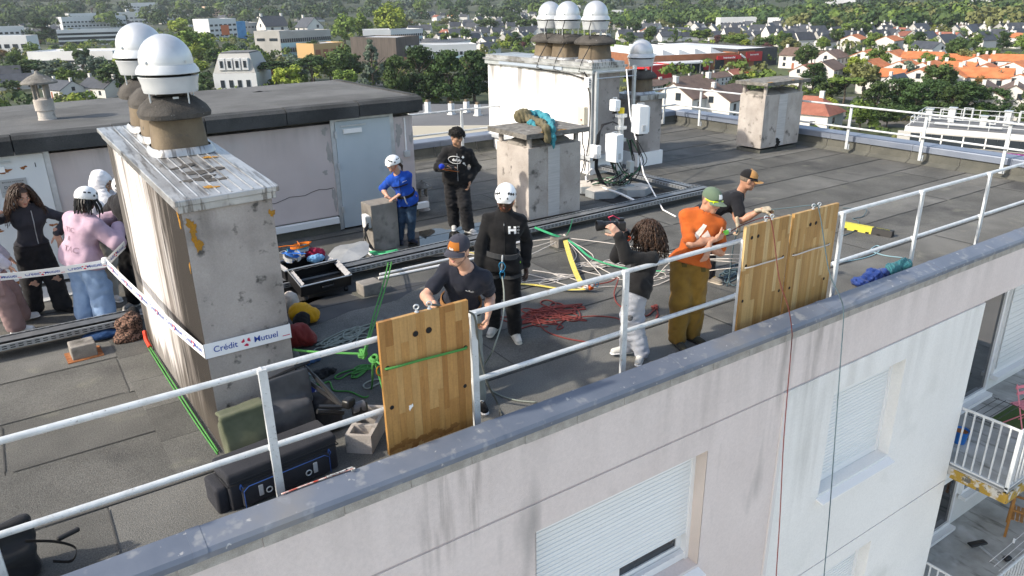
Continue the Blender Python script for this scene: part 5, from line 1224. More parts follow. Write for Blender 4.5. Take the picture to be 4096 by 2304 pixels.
P, F = dome_grid(cc10, cr10, rad10, (-.34, .26), (.14, .62), 6, 5, .003); MB().add(P, F).build('badge', m_prt, c10, 'all')
w10 = onto(P10['top'], -P10['fw']); lx = -P10['rt']; lc = P10['chest']-UPV*.055+lx*.0
def printed(poly, J, m, wrap, lc, lx, sub=5):
    Pq = []; n = sub   # bilinear patch of a four-sided shape
    a, b_, c_, d_ = [V(*p) for p in poly]
    for i in range(n+1):
        for j in range(n+1):
            u, v = i/n, j/n; q = (a*(1-u)+b_*u)*(1-v)+(d_*(1-u)+c_*u)*v; Pq.append(lc+lx*q[0]+UPV*q[1])
    Pq = wrap(np.array(Pq)); F = [(i*(n+1)+j, (i+1)*(n+1)+j, (i+1)*(n+1)+j+1, i*(n+1)+j+1) for i in range(n) for j in range(n)]
    return MB().add(Pq, F).build('emblem', m, J['t'])
for poly in (((-.105, -.02), (-.06, -.065), (.035, .105), (.0, .115)), ((-.105, -.02), (-.055, -.06), (.0, -.11), (-.04, -.11)), ((-.02, -.015), (.045, .06), (.10, -.03), (.055, -.045)), ((-.02, -.015), (.025, -.035), (.04, -.11), (.01, -.11))):
    printed(poly, P10, mat('faded cream print', (.72, .60, .52), rough=.8), w10, lc, lx)
wl10 = onto(P10['legs'], -P10['fw'], .003)
for q, dx in ((1, .105), (-1, -.10)):
    printed(((-.04+dx, .03), (.04+dx, .03), (.03+dx, -.06), (-.02+dx, -.07)), P10, cloth('olive patch', (.075, .055, .015)), wl10, P10['pel'], lx, 6)
GR = thing('rope_grip', 'small green and steel rope grip in the hand of the man in orange', 'rope grip', YP(1828, 580, .46)); gc = YP(1826, 585, .46)
MB().rbox(gc, (.07, .03, .05), None, .012).build('handle', mat('leaf green plastic', (.12, .50, .06), rough=.4), GR, True); MB().rbox(gc+V(.045, 0, .012), (.045, .022, .04), None, .008).build('cam', m_steel, GR, True)

# man in black tee shirt hauling the rope, bent forward
fw11 = unit(V(.72, -.69, 0)); h11 = YP(1883, 452, 1.50)
P11 = person('man in black tee shirt and tan cap bending to haul the rope', 1.80, (7.12, 1.84, .90), YP(1862, 492, 1.60), h11, fw11, unit(V(.80, -.55, -.28)),
    {'R': (YP(1915, 528, 1.20), (-.2, -.4, -.9), (.80, -.45, .1), (.2, .2, -.9), (-.6, -.6, .3), 1.0), 'L': (YP(1856, 562, 1.35), (.6, .4, -.3), (.1, -.2, -.95), (-.3, .6, 0), (.6, -.6, 0), .9)},
    {'R': (ank(1785, 708), (.1, -1)), 'L': (V(7.30, 2.25, .085), (.7, -.7))}, 'tan', cloth('black jersey', (.014, .015, .019)), cloth('charcoal stretch trousers', (.022, .023, .028)), (cloth('grey tan trainer', (.33, .29, .24), (.22, .2, .17)), mat('gum sole', (.45, .40, .33), rough=.8), mat('yellow laces', (.60, .36, .03), rough=.8)),
    glasses=(mat('navy mirror lens', (.008, .012, .04), rough=.06, spec=.9), m_camb), brows=m_hairb, sleeve=.72, top_r=.018, loose=.014, seed=31, hem=.06)
short_hair(P11, MATS['greying hair'], .001, .001)
c11, cc11, cr11, rad11 = cap_hat(h11, P11['hf'], P11['hu'], P11['s'], cloth('tan cap cloth', (.52, .27, .10)), 'tan trucker cap with black mesh back on the hauling man', rear=cloth('black cap mesh', (.012, .012, .013)), peak=.085)
P, F = dome_grid(cc11, cr11, rad11, (-.42, .30), (.30, .50), 8, 3, .0028); MB().add(P, F).build('stitched_badge', cloth('brown stitching', (.14, .065, .02)), c11, 'all')
P, F = dome_grid(cc11, cr11, rad11, (-.30, .20), (.55, .72), 8, 3, .0028); MB().add(P, F).build('stitched_badge', MATS['brown stitching'], c11, 'all')
m_glove = cloth('cream work glove', (.45, .38, .28), (.33, .27, .19))
for k in 'RL':
    w = P11['w'+k]; d = V(.80, -.45, .1) if k == 'R' else V(.1, -.2, -.95)
    Hh = hand(w, d, V(.2, .2, -.9) if k == 'R' else V(-.3, .6, 0), V(-.6, -.6, .3) if k == 'R' else V(.6, -.6, 0), 1.13, 1.0 if k == 'R' else .9); o = np_mesh('work_glove', [Hh], m_glove)
    tag(o, 'cream work glove on the %s' % ('hand pulling the rope over the boards' if k == 'R' else 'lower hand of the hauling man'), 'glove', 'work gloves')
w11 = onto(P11['top'], -P11['fw']); lettering('petzl', m_prt, P11['t'], P11['chest']-P11['rt']*.03-P11['up']*.05, -P11['rt'], P11['up'], .035, .012, wrap=w11)

# boy in blue fleece at the concrete block
fw5 = unit(V(-.62, -.78, 0)); h5 = YP(988, 412, 5.42)
P5 = person('boy in blue fleece and white helmet leaning on the concrete block', 1.44, (4.76, 5.50, .76), YP(1000, 438, 5.46), h5, fw5, unit(V(-.97, -.05, -.22)),
    {'R': (YP(977, 497, 5.54), (-.25, .7, -.6), (.8, -.2, -.3), (0, 0, -1), (.2, .9, 0), .12), 'L': (YP(1000, 493, 5.46), (.6, .5, -.5), (-.75, .15, -.35), (0, 0, -1), (.2, .9, 0), .12)},
    {'R': (ank(1008, 612, .82), (-.3, -.95)), 'L': (ank(1035, 612, .82), (.2, -.98))}, 'fair', cloth('royal blue fleece', (.010, .075, .42), (.008, .06, .34)), cloth('blue denim', (.022, .045, .085), (.035, .07, .12)), (cloth('navy trainer', (.02, .025, .045)), m_black),
    male=False, sleeve=1.12, top_r=.020, loose=.012, seed=41, hem=.13, lip=m_lip)
short_hair(P5, m_hairb, .004, .003, zcut=-.10); MB().tube([h5+P5['ro']@V(0, -.09, -.02), h5+P5['ro']@V(0, -.13, -.08), h5+P5['ro']@V(.01, -.12, -.16)], [.025, .022, .008], 8).build('pony_tail', m_hairb, P5['t'], True)
helmet(h5, P5['hf'], P5['hu'], P5['s']*1.10, 'white helmet on the boy in blue', MATS['orange webbing'])
w5 = onto(P5['top'], -P5['fw']); lx = -P5['rt']
printed(((-.13, .012), (.12, .012), (.12, -.012), (-.13, -.012)), P5, m_blk2, w5, P5['chest']-UPV*.02, lx, 8); lettering('quechua', m_prt, P5['t'], P5['chest']+lx*.075+UPV*.045, lx, UPV, .014, .006, wrap=w5)
MB().tube(list(w5(np.array([P5['chest']+UPV*(.09-.36*k/10) for k in range(11)]))), .003, 4).build('zip', m_blk, P5['t'])
harness(P5, 'black and orange climbing harness on the boy in blue', cloth('black webbing', (.012, .012, .013)), mat('orange gear loop', (.62, .24, .03), rough=.5))

# young man with microphone
fw6 = unit(V(-.50, -.86, 0)); h6 = YP(1149, 344, 5.48)
P6 = person('young man in black hoodie holding a blue microphone', 1.77, (5.66, 5.58, .94), YP(1152, 372, 5.55), h6, fw6, unit(V(.15, -.97, -.18)),
    {'R': (YP(1137, 424, 5.32), (-.9, .4, -.6), (-.9, .1, .0), (.1, .2, .9), (0, -.9, .1), .8), 'L': (YP(1180, 452, 5.42), (.9, .3, -.3), (-.2, 0, -1), (-1, 0, 0), (0, -1, 0), .4)},
    {'R': (ank(1143, 578), (-.5, -.86)), 'L': (ank(1178, 584), (.15, -.98))}, 'olive', m_blk, m_blk2, (cloth('white trainers', (.58, .58, .57)), m_pvc), hood=True, sleeve=1.95, top_r=.022, loose=.022, seed=51, hem=.12, leg_wide=.016, brows=m_hairk, wr=(.009, 22))
short_hair(P6, mat('cropped black hair', (.03, .022, .017), (.05, .036, .028), sc=90, rough=.8), .0, 0, zcut=.0); curls(P6['t'], h6+V(0, 0, .035), P6['ro'], V(.080, .092, .088), 200, .115, m_hairk, 9, zmin=.0, front=1.1, r=.006, down=.2, turns=2.2, amp=.022)
MB().tube([h6+P6['ro']@V(-.02, .085, -.052), h6+P6['ro']@V(0, .094, -.050), h6+P6['ro']@V(.02, .085, -.052)], .003, 4).tube([h6+P6['ro']@V(-.014, .078, -.10), h6+P6['ro']@V(.014, .078, -.10)], .006, 5).build('moustache', m_hairk, P6['t'])
w6 = onto(P6['top'], -P6['fw']); lx = -P6['rt']; cc = P6['chest']-UPV*.0
MB().tube(list(w6(np.array([cc+lx*(.105*math.cos(a)-.03)+UPV*.055*math.sin(a) for a in np.linspace(.9, 5.6, 26)]))), .0045, 4).build('emblem', m_prt, P6['t'])
lettering('delulu', m_prt, P6['t'], cc-lx*.005+UPV*.0, lx, UPV, .042, .02, wrap=w6)
for (dx, dz) in ((.09, .05), (.10, -.045)): printed(((dx-.022, dz), (dx, dz+.022), (dx+.022, dz), (dx, dz-.022)), P6, m_prt, w6, cc, lx, 3)
printed(((.085, -.03), (.10, -.03), (.135, -.085), (.125, -.085)), P6, m_prt, w6, cc, lx, 3)
MB().tube(list(w6(np.array([cc+UPV*(.10-.42*k/12) for k in range(13)]))), .0035, 4).build('zip', m_steel, P6['t'])
MI = thing('microphone', 'microphone with round blue foam held by the young man', 'microphone', YP(1112, 418, 5.25)); a = YP(1111, 419, 5.24); b_ = YP(1146, 424, 5.30)
A = SDF(a-.07, a+.07, .006); A.ell(a, (.045, .04, .042), None, 0); A.wrinkle(.0012, 180, 2); np_mesh('foam', [A], cloth('blue foam', (.012, .045, .42)), MI); MB().tube([a, b_], [.017, .012], 10).build('handle', m_camb, MI, True)
NP = thing('notebook', 'black notebook with orange edge in the hand of the young man', 'notebook', YP(1130, 428, 5.30)); c_ = (a+b_)/2+V(.02, -.01, -.018)
dd = unit(b_-a); ro_ = np.stack([dd, unit(np.cross(UPV, dd)), UPV], 1); MB().box(c_+V(.02, 0, -.02), (.24, .10, .012), ro_).build('cover', m_camb, NP); MB().box(c_+V(.01, -.0, -.030), (.25, .095, .006), ro_).build('edge', mat('orange board', (.62, .16, .03), rough=.6), NP)

# group by the rusty door
fw1 = unit(V(.28, -.96, 0)); h1 = YP(53, 492, 5.52)
m_anth = cloth('anthracite sweat', (.030, .030, .037), (.042, .042, .050))
P1 = person('woman with long brown curls in a dark zip jacket by the rusty door', 1.68, (-.02, 5.62, .89), YP(68, 520, 5.58), h1, fw1, unit(V(.30, -.80, -.42)),
    {'L': (YP(143, 588, 5.42), (1, .5, .2), (.12, -.1, -.95), (-.6, -.7, .2), (-.6, .3, -.6), .18, .35), 'R': (YP(-12, 535, 5.40), (-.6, .5, -.5), (-.9, -.2, .1), (0, -.3, -.9), (.2, -.9, 0), .3)},
    {'L': (ank(162, 782), (.55, -.83)), 'R': (ank(90, 792), (-.35, -.93))}, 'fair', m_anth, m_blk2, (cloth('black boot', (.012, .012, .012)), m_black), male=False, sleeve=1.96, top_r=.014, loose=.018, build=.93, seed=61, hem=-.03, leg_wide=.040, wr=(.006, 25), collar=True)
curls(P1['t'], h1+P1['ro']@V(0, -.012, .024), P1['ro'], V(.083, .102, .100), 300, .30, m_hairb, 14, zmin=-.6, front=.34, r=.007, down=1.0, turns=2.4, amp=.016)
w1 = onto(P1['top'], -P1['fw']); MB().tube(list(w1(np.array([P1['neck']+P1['fw']*.1-UPV*(.02+.40*k/12) for k in range(13)]))), .0045, 4).build('zip', m_steel, P1['t'])
for k, dz in (('L', .02), ('R', .0)):
    kn = P1['k'+k]+P1['fw']*.075+V(0, 0, dz); patch('knee_rip', m_skin['fair'], onto(P1['legs'], -P1['fw'], .004)(np.array([kn]))[0], -P1['fw']*-1, (1, 0, 0), .03, P1['t'], 5, .003, 1.6)
P0h = V(-.62, 5.22, 1.50)
P0 = person('person at the left edge in a lilac hoodie and pink cargo trousers', 1.62, (-.50, 5.20, .84), (-.55, 5.20, 1.36), P0h, unit(V(.95, -.3, 0)), unit(V(.9, .3, -.1)),
    {'R': (YP(68, 705, 5.0), (-.4, -.6, -.8), (.6, -.3, -.6), (-.2, -.4, -.8), (.2, .8, 0), .3), 'L': (V(-.3, 5.5, .85), (-.3, .6, -.8), (.6, .3, -.6), (0, .3, -.9), (0, -.8, 0), .3)},
    {'R': (ank(45, 838), (.95, -.2)), 'L': (ank(62, 812), (.95, .1))}, 'fair', cloth('lilac grey fleece', (.52, .50, .57), (.58, .56, .62)), cloth('dusty pink cotton', (.33, .22, .215), (.27, .18, .175)), (cloth('white leather', (.70, .70, .70)), m_pvc, m_pvc), male=False, hood=True, sleeve=1.98, top_r=.03, loose=.034, seed=71, hem=.08, leg_wide=.022)
curls(P0['t'], P0h+P0['ro']@V(0, -.012, .024), P0['ro'], V(.083, .102, .100), 150, .34, m_hairl, 15, zmin=-.5, front=.3, r=.006, down=1.1, turns=1.4, amp=.01)
MB().rbox(P0['kR']*.55+P0['hR']*.45+V(.01, -.105, 0), (.15, .03, .17), None, .012).build('cargo_pocket', MATS['dusty pink cotton'], P0['t'], True)
fw2 = unit(V(.82, .57, 0)); h2 = YP(218, 500, 5.02); m_pink = cloth('pale pink fleece', (.52, .37, .45), (.46, .32, .40))
P2 = person('person in a pale pink hoodie and white helmet seen from behind', 1.66, (.42, 5.02, .87), YP(212, 545, 5.03), h2, fw2, unit(V(.80, .50, -.30)),
    {'R': (YP(298, 570, 5.02), (.1, -.8, -.8), (.8, .3, .1), (-.2, .5, -.6), (-.1, .2, 1), .4), 'L': (YP(285, 545, 5.35), (0, .6, -.8), (.8, -.1, .1), (-.1, -.5, -.6), (-.1, 0, 1), .4)},
    {'R': (V(.52, 4.90, .085), (.8, .5)), 'L': (V(.34, 5.14, .085), (.8, .5))}, 'dark', m_pink, cloth('light blue denim', (.20, .30, .47), (.27, .38, .55)), (cloth('navy suede', (.02, .035, .08)), m_black),
    male=False, hood=True, sleeve=2.0, top_r=.046, loose=.046, build=1.06, seed=81, hem=.15, leg_wide=.03, lip=m_lip_d, brows=m_hairk, wr=(.009, 20))
db = MB(); rs = np.random.default_rng(3)
for k in range(46):
    a = rs.uniform(.9, 2*math.pi-.9); e = rs.uniform(-.3, .5); p0 = h2+P2['ro']@(V(math.cos(e)*math.sin(a), math.cos(e)*math.cos(a), math.sin(e))*V(.088, .105, .09)); o = P2['ro']@V(math.sin(a), math.cos(a), 0); L_ = rs.uniform(.12, .20)
    db.tube([p0, p0+o*.025-UPV*L_*.25, p0+o*.045-UPV*L_*.6+rs.normal(size=3)*.008, p0+o*.05-UPV*L_+rs.normal(size=3)*.012], [.009, .010, .009, .006], 5)
P, F = dome_grid(h2, P2['ro'], V(.088, .105, .10), (.8, 2*math.pi-.8), (-.8, .9), 20, 10); db.add(P, F); db.build('braids', m_hairk, P2['t'], True)
helmet(h2, P2['hf'], P2['hu'], P2['s']*1.06, 'white helmet on the person in the pink hoodie')
w2 = onto(P2['top'], P2['fw']); m_tau = mat('taupe print', (.30, .20, .24), rough=.85); cb_ = P2['chest']-P2['fw']*.15-UPV*.10
for s_, dz, h_, dx in (('TIC', .10, .060, -.02), ('&', .0, .055, -.04), ('TAC', -.12, .065, .0)): lettering(s_, m_tau, P2['t'], cb_+UPV*dz+P2['rt']*dx, P2['rt'], UPV, h_, .006, wrap=w2)
h3 = YP(258, 462, 5.85)
P3 = person('person with a white hood pulled up behind the pink hoodie', 1.74, (.78, 5.80, .92), YP(270, 505, 5.82), h3, unit(V(.55, -.83, 0)), unit(V(.75, -.5, -.35)),
    {'R': (V(.72, 5.5, 1.0), (-.6, .2, -.6), None, (.5, 0, -.5), (0, -1, 0), .4), 'L': (V(1.1, 5.6, .95), (.6, .2, -.6), None, (-.5, 0, -.5), (0, -1, 0), .4)},
    {'R': (V(.68, 5.72, .085), (.4, -.9)), 'L': (V(.92, 5.85, .085), (.6, -.8))}, 'olive', cloth('white fleece', (.66, .66, .68), (.72, .72, .735)), cloth('stone chinos', (.40, .36, .31)), (cloth('white shoe', (.6, .6, .6)), m_pvc), sleeve=2, hood=True, top_r=.035, loose=.03, seed=91, hem=.12)
A = SDF(h3-.25, h3+.22, .008); ro3 = P3['ro']; A.ell(h3+ro3@V(0, -.02, .02), V(.104, .122, .125), ro3, 0); A.ell(h3+ro3@V(0, -.07, .09), V(.06, .07, .06), ro3, .06); A.cap(h3+ro3@V(0, -.05, -.04), P3['neck']-UPV*.03, .095, .15, .06); A.ell(h3+ro3@V(0, .10, -.02), V(.072, .10, .10), ro3, .01, 'd'); A.wrinkle(.005, 30, 3); A.wrinkle(.004, 45, 6, ridged=True, waves=4); np_mesh('raised_hood', [A], MATS['white fleece'], P3['t'])
h4 = V(1.02, 5.30, 1.50)
P4 = person('person in dark clothes and white helmet mostly behind the big chimney', 1.68, (1.00, 5.22, .89), (1.0, 5.24, 1.40), h4, unit(V(-.80, -.6, 0)), unit(V(-.7, -.3, -.5)),
    {'R': (V(.82, 5.42, .95), (-.3, .6, -.5), None, (.5, 0, -.5), (0, -1, 0), .5), 'L': (V(.88, 5.0, .95), (.3, -.6, -.5), None, (-.5, 0, -.5), (0, -1, 0), .5)},
    {'R': (V(.88, 5.32, .085), (-.8, -.6)), 'L': (V(1.02, 5.08, .085), (-.8, -.6))}, 'fair', m_blk2, m_blk, (cloth('grey trainer', (.45, .44, .42)), m_pvc), sleeve=2, top_r=.02, loose=.03, seed=95, hem=.08, collar=True)
short_hair(P4, m_hairb, .003, .002); helmet(h4, P4['hf'], P4['hu'], P4['s'], 'white helmet just showing beside the big chimney')
# ================================================================== boards, ropes, bags and other gear
def smooth_path(pts, n=6, closed=False):
    pts = [V(p) for p in pts]; N = len(pts); cs = []
    for i in range(N if closed else N-1):
        g_ = (lambda k: pts[k % N]) if closed else (lambda k: pts[min(max(k, 0), N-1)])
        p0, p1, p2, p3 = g_(i-1), g_(i), g_(i+1), g_(i+2)
        for t in np.linspace(0, 1, n, endpoint=False): cs.append(.5*((2*p1)+(p2-p0)*t+(2*p0-5*p1+4*p2-p3)*t*t+(3*p1-p0-3*p2+p3)*t**3))
    if not closed: cs.append(pts[-1])
    return cs
def rope(label, pts, r, m, n=6, closed=False, name='rope', sm=5, cat='rope', group=None):
    o = MB().tube(smooth_path(pts, sm, closed) if sm else pts, r, n, closed=closed).build(name, m, None, 'all'); return tag(o, label, cat, group)
def rope_mat(name, c, c2): return mat(name, c, c2, sc=240, rough=.85, bump=.5, bsc=400)
mr_green = rope_mat('green rope', (.045, .21, .045), (.075, .29, .07)); mr_red = rope_mat('brick red rope', (.24, .050, .042), (.17, .034, .03)); mr_grey = rope_mat('sage grey rope', (.30, .33, .29), (.21, .235, .205))
mr_blue = rope_mat('petrol blue rope', (.060, .098, .115), (.095, .145, .165)); mr_white = rope_mat('white cord', (.66, .62, .57), (.50, .46, .42)); mr_lb = rope_mat('pale blue rope', (.28, .45, .50), (.20, .34, .39)); mr_dg = rope_mat('khaki grey rope', (.125, .13, .115), (.085, .09, .08))
# ---- laminated boards
WOOD = [mat('oak stave %d' % i, c, tuple(x*.80 for x in c), sc=5, rough=.55, stretch=(9, 9, .8), rnd=.05, bump=.08, bsc=60, fine=.10, fsc=60) for i, c in enumerate(((.36, .175, .048), (.41, .215, .066), (.315, .145, .036), (.46, .265, .095), (.38, .19, .055)))]
WOOD2 = [mat('ash stave %d' % i, c, tuple(x*.80 for x in c), sc=5, rough=.55, stretch=(9, 9, .8), rnd=.05, bump=.08, bsc=60, fine=.10, fsc=60) for i, c in enumerate(((.42, .245, .085), (.49, .315, .13), (.35, .19, .058), (.55, .38, .18), (.40, .225, .075)))]
def board(label, x0, x1, z0, z1, y, woods, seed, ncol, holes, tilt=0.0):
    t = thing('wooden_board', label, 'board', ((x0+x1)/2, y, z0), 'laminated wooden boards on the rail'); rs = random.Random(seed); th = .036
    edges = [x0]; 
    while edges[-1] < x1-.02: edges.append(min(x1, edges[-1]+(x1-x0)/ncol*rs.uniform(.55, 1.4)))
    if x1-edges[-2] < .03: edges.pop(-2)
    for a, c in zip(edges[:-1], edges[1:]):
        z = z0-rs.uniform(0, .3)
        while z < z1:
            e = z+rs.uniform(.4, 1.1); za, ze = max(z, z0), min(e, z1)
            if ze-za > .01: ubox('stave', rs.choice(woods), t, ((a+c)/2, y+rs.uniform(-.0004, .0004), (za+ze)/2), (c-a-.0009, th, ze-za-.0009))
            z = e
    for (hx, hz, r_) in holes:
        MB().lathe([(r_, -.0012), (r_, .0)], 20, (x0+hx, y-th/2-.0006, z0+hz), rot=np.array([[1, 0, 0], [0, 0, 1], [0, -1, 0.]])).build('hole', m_dark, t)
        MB().tube([(x0+hx+r_*1.04*math.cos(a), y-th/2-.0005, z0+hz+r_*1.04*math.sin(a)) for a in np.linspace(0, 2*math.pi, 21)[:-1]], .0025, 4, closed=True).build('hole_rim', woods[2], t)
    return t
b1 = board('orange toned wooden board hanging at the near rail post', 1.985, 2.762, .10, 1.25, .375, WOOD, 3, 12, ((.30, .985, .024), (.415, .985, .026), (.045, .765, .020), (.735, .745, .020), (.055, .42, .018), (.715, .40, .018)))
patch('tape_scrap', m_pvc, (2.20, .3565, .47), nf, (.3, 0, 1), .013, b1, 5, .001, 2.2)
stain = mat('resin stain', (.20, .085, .02), (.27, .125, .035), sc=20, rough=.5)
for k in range(7): patch('resin_stain', stain, (2.06+.085*k, .3562+.0002*k, .155+.02*math.sin(k*2.1)), nf, (1, 0, .2), .03, b1, k+60, .0008, 1.9)
b2 = board('left one of the two pale boards beside the hauling man', 6.10, 6.83, .06, 1.258, .385, WOOD2, 5, 14, ((.10, 1.06, .02), (.20, 1.06, .02), (.05, .36, .018), (.66, .74, .018), (.05, .76, .018), (.66, .34, .018)))
b3 = board('right one of the two pale boards beside the hauling man', 6.885, 7.70, .06, 1.256, .385, WOOD2, 9, 15, ((.30, 1.03, .022), (.40, 1.03, .022), (.06, .72, .018), (.70, .72, .018), (.06, .33, .018), (.70, .30, .018)))
def eye_bolt(x, label, y=.385, z=1.25):
    t = thing('eye_bolt', label, 'eye bolt', (x, y, z), 'steel eye bolts on the boards')
    MB().lathe([(.018, z), (.018, z+.006), (.009, z+.008), (.009, z+.025)], 12, (x, y, 0)).build('shank', m_steel, t, True)
    MB().tube([(x+.018*math.cos(a), y-.006*math.cos(a), z+.043+.018*math.sin(a)) for a in np.linspace(0, 2*math.pi, 17)[:-1]], .006, 8, closed=True).build('ring', m_steel, t, True)
for x, l in ((2.315, 'left eye bolt on the orange toned board'), (2.425, 'right eye bolt on the orange toned board'), (6.42, 'left eye bolt on the left pale board'), (6.52, 'right eye bolt on the left pale board'), (7.225, 'left eye bolt on the right pale board'), (7.33, 'right eye bolt on the right pale board')):
    eye_bolt(x, l, .375 if x < 3 else .385, 1.252)
rope('green rope lashed across the face of the orange toned board', [(2.03, .40, .865), (2.032, .345, .865), (2.3, .338, .862), (2.6, .338, .85), (2.718, .345, .846), (2.72, .40, .846)], .0105, mr_green, 8)
rope('white cord lashed across the left pale board', [(6.15, .42, .80), (6.155, .355, .80), (6.45, .348, .80), (6.75, .355, .795), (6.76, .42, .795)], .008, mr_white)
rope('white cord lashed across the right pale board', [(6.945, .42, .78), (6.95, .355, .78), (7.25, .348, .79), (7.58, .355, .785), (7.585, .42, .785)], .008, mr_white)
# ---- working ropes over the edge
rope('brick red rope running over the coping and down the facade', [YP(1826, 590, .46), YP(1870, 565, .5), (6.42, .385, 1.297), (6.47, .33, 1.20), YP(1960, 700, .12), YP(1982, 770, -.02), YP(1992, 830, -.04), YP(1990, 880, -.05), YP(1972, 1100, -.45), YP(1962, 1300, -.65), YP(1952, 1460, -.8), YP(1940, 1700, -1.0)], .0055, rope_mat('dark red rope', (.15, .032, .028), (.10, .022, .02)))
rope('petrol blue rope running over the coping and down the facade', [YP(1935, 528, 1.15), YP(1990, 522, .75), (7.225, .385, 1.297), (7.27, .33, 1.22), YP(2085, 680, .14), YP(2110, 740, .0), YP(2122, 785, -.04), YP(2115, 900, -.15), YP(2100, 1110, -.35), YP(2086, 1300, -.5), YP(2072, 1460, -.7), YP(2055, 1700, -.9)], .0065, mr_blue)
rope('khaki grey rope led from the orange toned board past the rail post', [YP(1078, 765, .375), YP(1130, 773, .40), YP(1180, 785, .38), YP(1196, 805, .36), YP(1205, 880, .42), YP(1225, 960, .50), G(1250, 1010, .02), G(1262, 1045, .015)], .010, mr_dg)
rope('pale rope hanging from the harness of the man in black', [P7['pel']+P7['fw']*.19-UPV*.12, YP(1268, 740, 1.35), YP(1265, 800, 1.0), YP(1240, 880, .8), G(1215, 930, .05), G(1235, 980, .012), G(1290, 1005, .012), G(1350, 1012, .012)], .0075, mr_grey)
rope('petrol blue rope from the hauling man down to its coil', [YP(1856, 575, 1.3), YP(1845, 620, 1.4), G(1835, 690, .15), G(1828, 720, .012)], .008, mr_blue)
# ---- coils lying on the deck
def coil(label, cx, cy, rx, ry, n, m, r, seed, ang=0.0, tails=(), wild=.6, hgt=.05):
    rs = np.random.default_rng(seed); pts = []; c = V(cx, cy, 0); ca, sa = math.cos(ang), math.sin(ang); ph = 0; ox = oy = 0
    steps = n*10
    for i in range(steps):
        if i % 10 == 0: kx, ky = rs.uniform(.25, 1), rs.uniform(.2, 1); ox, oy = rs.normal()*rx*wild, rs.normal()*ry*wild; tw = rs.normal()*1.6
        a = 2*math.pi*i/10; x, y = ox+rx*kx*math.cos(a+tw*.5), oy+ry*ky*math.sin(a-tw*.3)+ry*.25*math.sin(2.3*a+tw)
        pts.append(c+V(x*ca-y*sa, x*sa+y*ca, r*1.1+hgt*(i/steps)*rs.uniform(.2, 1)*math.exp(-((x/rx)**2+(y/ry)**2)*.6)))
    # relax so that loops bend softly
    P = np.array(pts)
    for _ in range(2): P[1:-1] = (P[:-2]+2*P[1:-1]+P[2:])/4
    o = MB().tube(smooth_path(list(P)+[V(p) for p in tails], 3), r, 5).build('rope_coil', m, None, 'all'); return tag(o, label, 'rope', 'loose rope coils on the deck')
g_ = G(865, 845); coil('sage grey rope coil flaked out behind the orange toned board', g_[0], g_[1], .30, .15, 15, mr_grey, .0085, 1, .15)
g_ = G(1370, 790); coil('brick red rope coil beside the man in black', g_[0], g_[1], .36, .22, 24, mr_red, .0085, 2, -.35, (G(1430, 800, .01), G(1495, 795, .01), G(1550, 800, .01), G(1570, 812, .01)))
rope('brick red rope end trailing from the red coil', [G(1345, 790, .03), G(1370, 830, .012), G(1420, 850, .012), G(1475, 860, .012)], .0085, mr_red)
rope('brick red rope leading from the orange pulley to the coil', [G(1462, 722, .05), G(1530, 710, .06), G(1555, 700, .1), G(1545, 740, .02), G(1560, 770, .012), G(1620, 795, .012), G(1645, 780, .02), G(1655, 772, .03)], .0085, mr_red)
g_ = G(1822, 700); coil('petrol blue rope coil by the feet of the hauling man', g_[0]+.25, g_[1]+.02, .28, .16, 12, mr_blue, .0085, 3, .2)
g_ = G(1640, 785); coil('small twisted brick red rope end right of the photographer', g_[0]+.05, g_[1], .12, .05, 4, mr_red, .0085, 6, .9)
rope('petrol blue rope lying loose near the yellow kerb stop', [G(2120, 523, .012), G(2160, 525, .012), G(2180, 527, .05), G(2170, 545, .012), G(2145, 550, .012), G(2160, 558, .012), G(2150, 580, .012), G(2110, 597, .012)], .008, mr_blue)
rope('pale blue rope with a knot on the deck at right', [G(2100, 662, .012), G(2160, 652, .012), G(2200, 640, .012), G(2215, 625, .03), G(2205, 618, .02), G(2190, 630, .02), G(2215, 640, .012), G(2240, 645, .012), G(2270, 648, .012)], .008, mr_lb)
A = SDF(G(2190, 632, .03)-.09, G(2190, 632, .03)+.09, .007)
# ---- green lashings from the concrete block to the board
for k, dx in enumerate((-4, 4)): rope(('upper', 'lower')[k]+' strand of the green lashing between block and board', [G(985+dx, 640, .10), G(972+dx, 700, .22), G(945+dx, 790, .35), YP(925+dx*.5, 860, .95), YP(914, 900+dx, .75)], .010, mr_green, 6)
def knot(label, c, r, m, seed, n=6):
    rs = np.random.default_rng(seed); c = V(c); pts = []
    for i in range(n*8):
        a = 2*math.pi*i/8; b_ = a*.37+seed; pts.append(c+r*V(math.cos(a)*math.cos(b_), math.sin(a), math.cos(a)*math.sin(b_))*rs.uniform(.75, 1.05))
    return tag(MB().tube(smooth_path(pts, 3), .0105, 6).build('rope_knot', m, None, 'all'), label, 'knot', 'rope knots')
kA = YP(912, 890, .80); knot('upper left of the two green knots beside the board', kA, .036, mr_green, 1); kB = YP(942, 905, .70); knot('lower right of the two green knots beside the board', kB, .042, mr_green, 2)
rope('green rope from the big chimney to the green knots', [YP(737, 880, 1.42), YP(790, 885, 1.15), YP(850, 888, .95), kA], .010, mr_green)
rope('green rope from the knots through the hole of the board', [kB, YP(960, 918, .55), (2.03, .41, .865)], .010, mr_green)
rope('green rope hanging from the knots to the deck', [kB, YP(955, 950, .72), YP(970, 1000, .66), G(985, 1045, .03)], .0095, mr_green)
rope('slack green rope curving over the dark deck', [YP(938, 915, .72), G(935, 975, .03), G(920, 1000, .012), G(880, 985, .012), G(840, 982, .012), G(828, 960, .012), G(800, 968, .012), G(760, 940, .012), G(738, 915, .02)], .0095, mr_green)
rope('sage grey rope twist on the deck left of the board', [G(1010, 945, .012), G(960, 962, .012), G(925, 978, .012), G(915, 968, .012), G(945, 955, .012), G(1000, 958, .012)], .009, mr_grey)
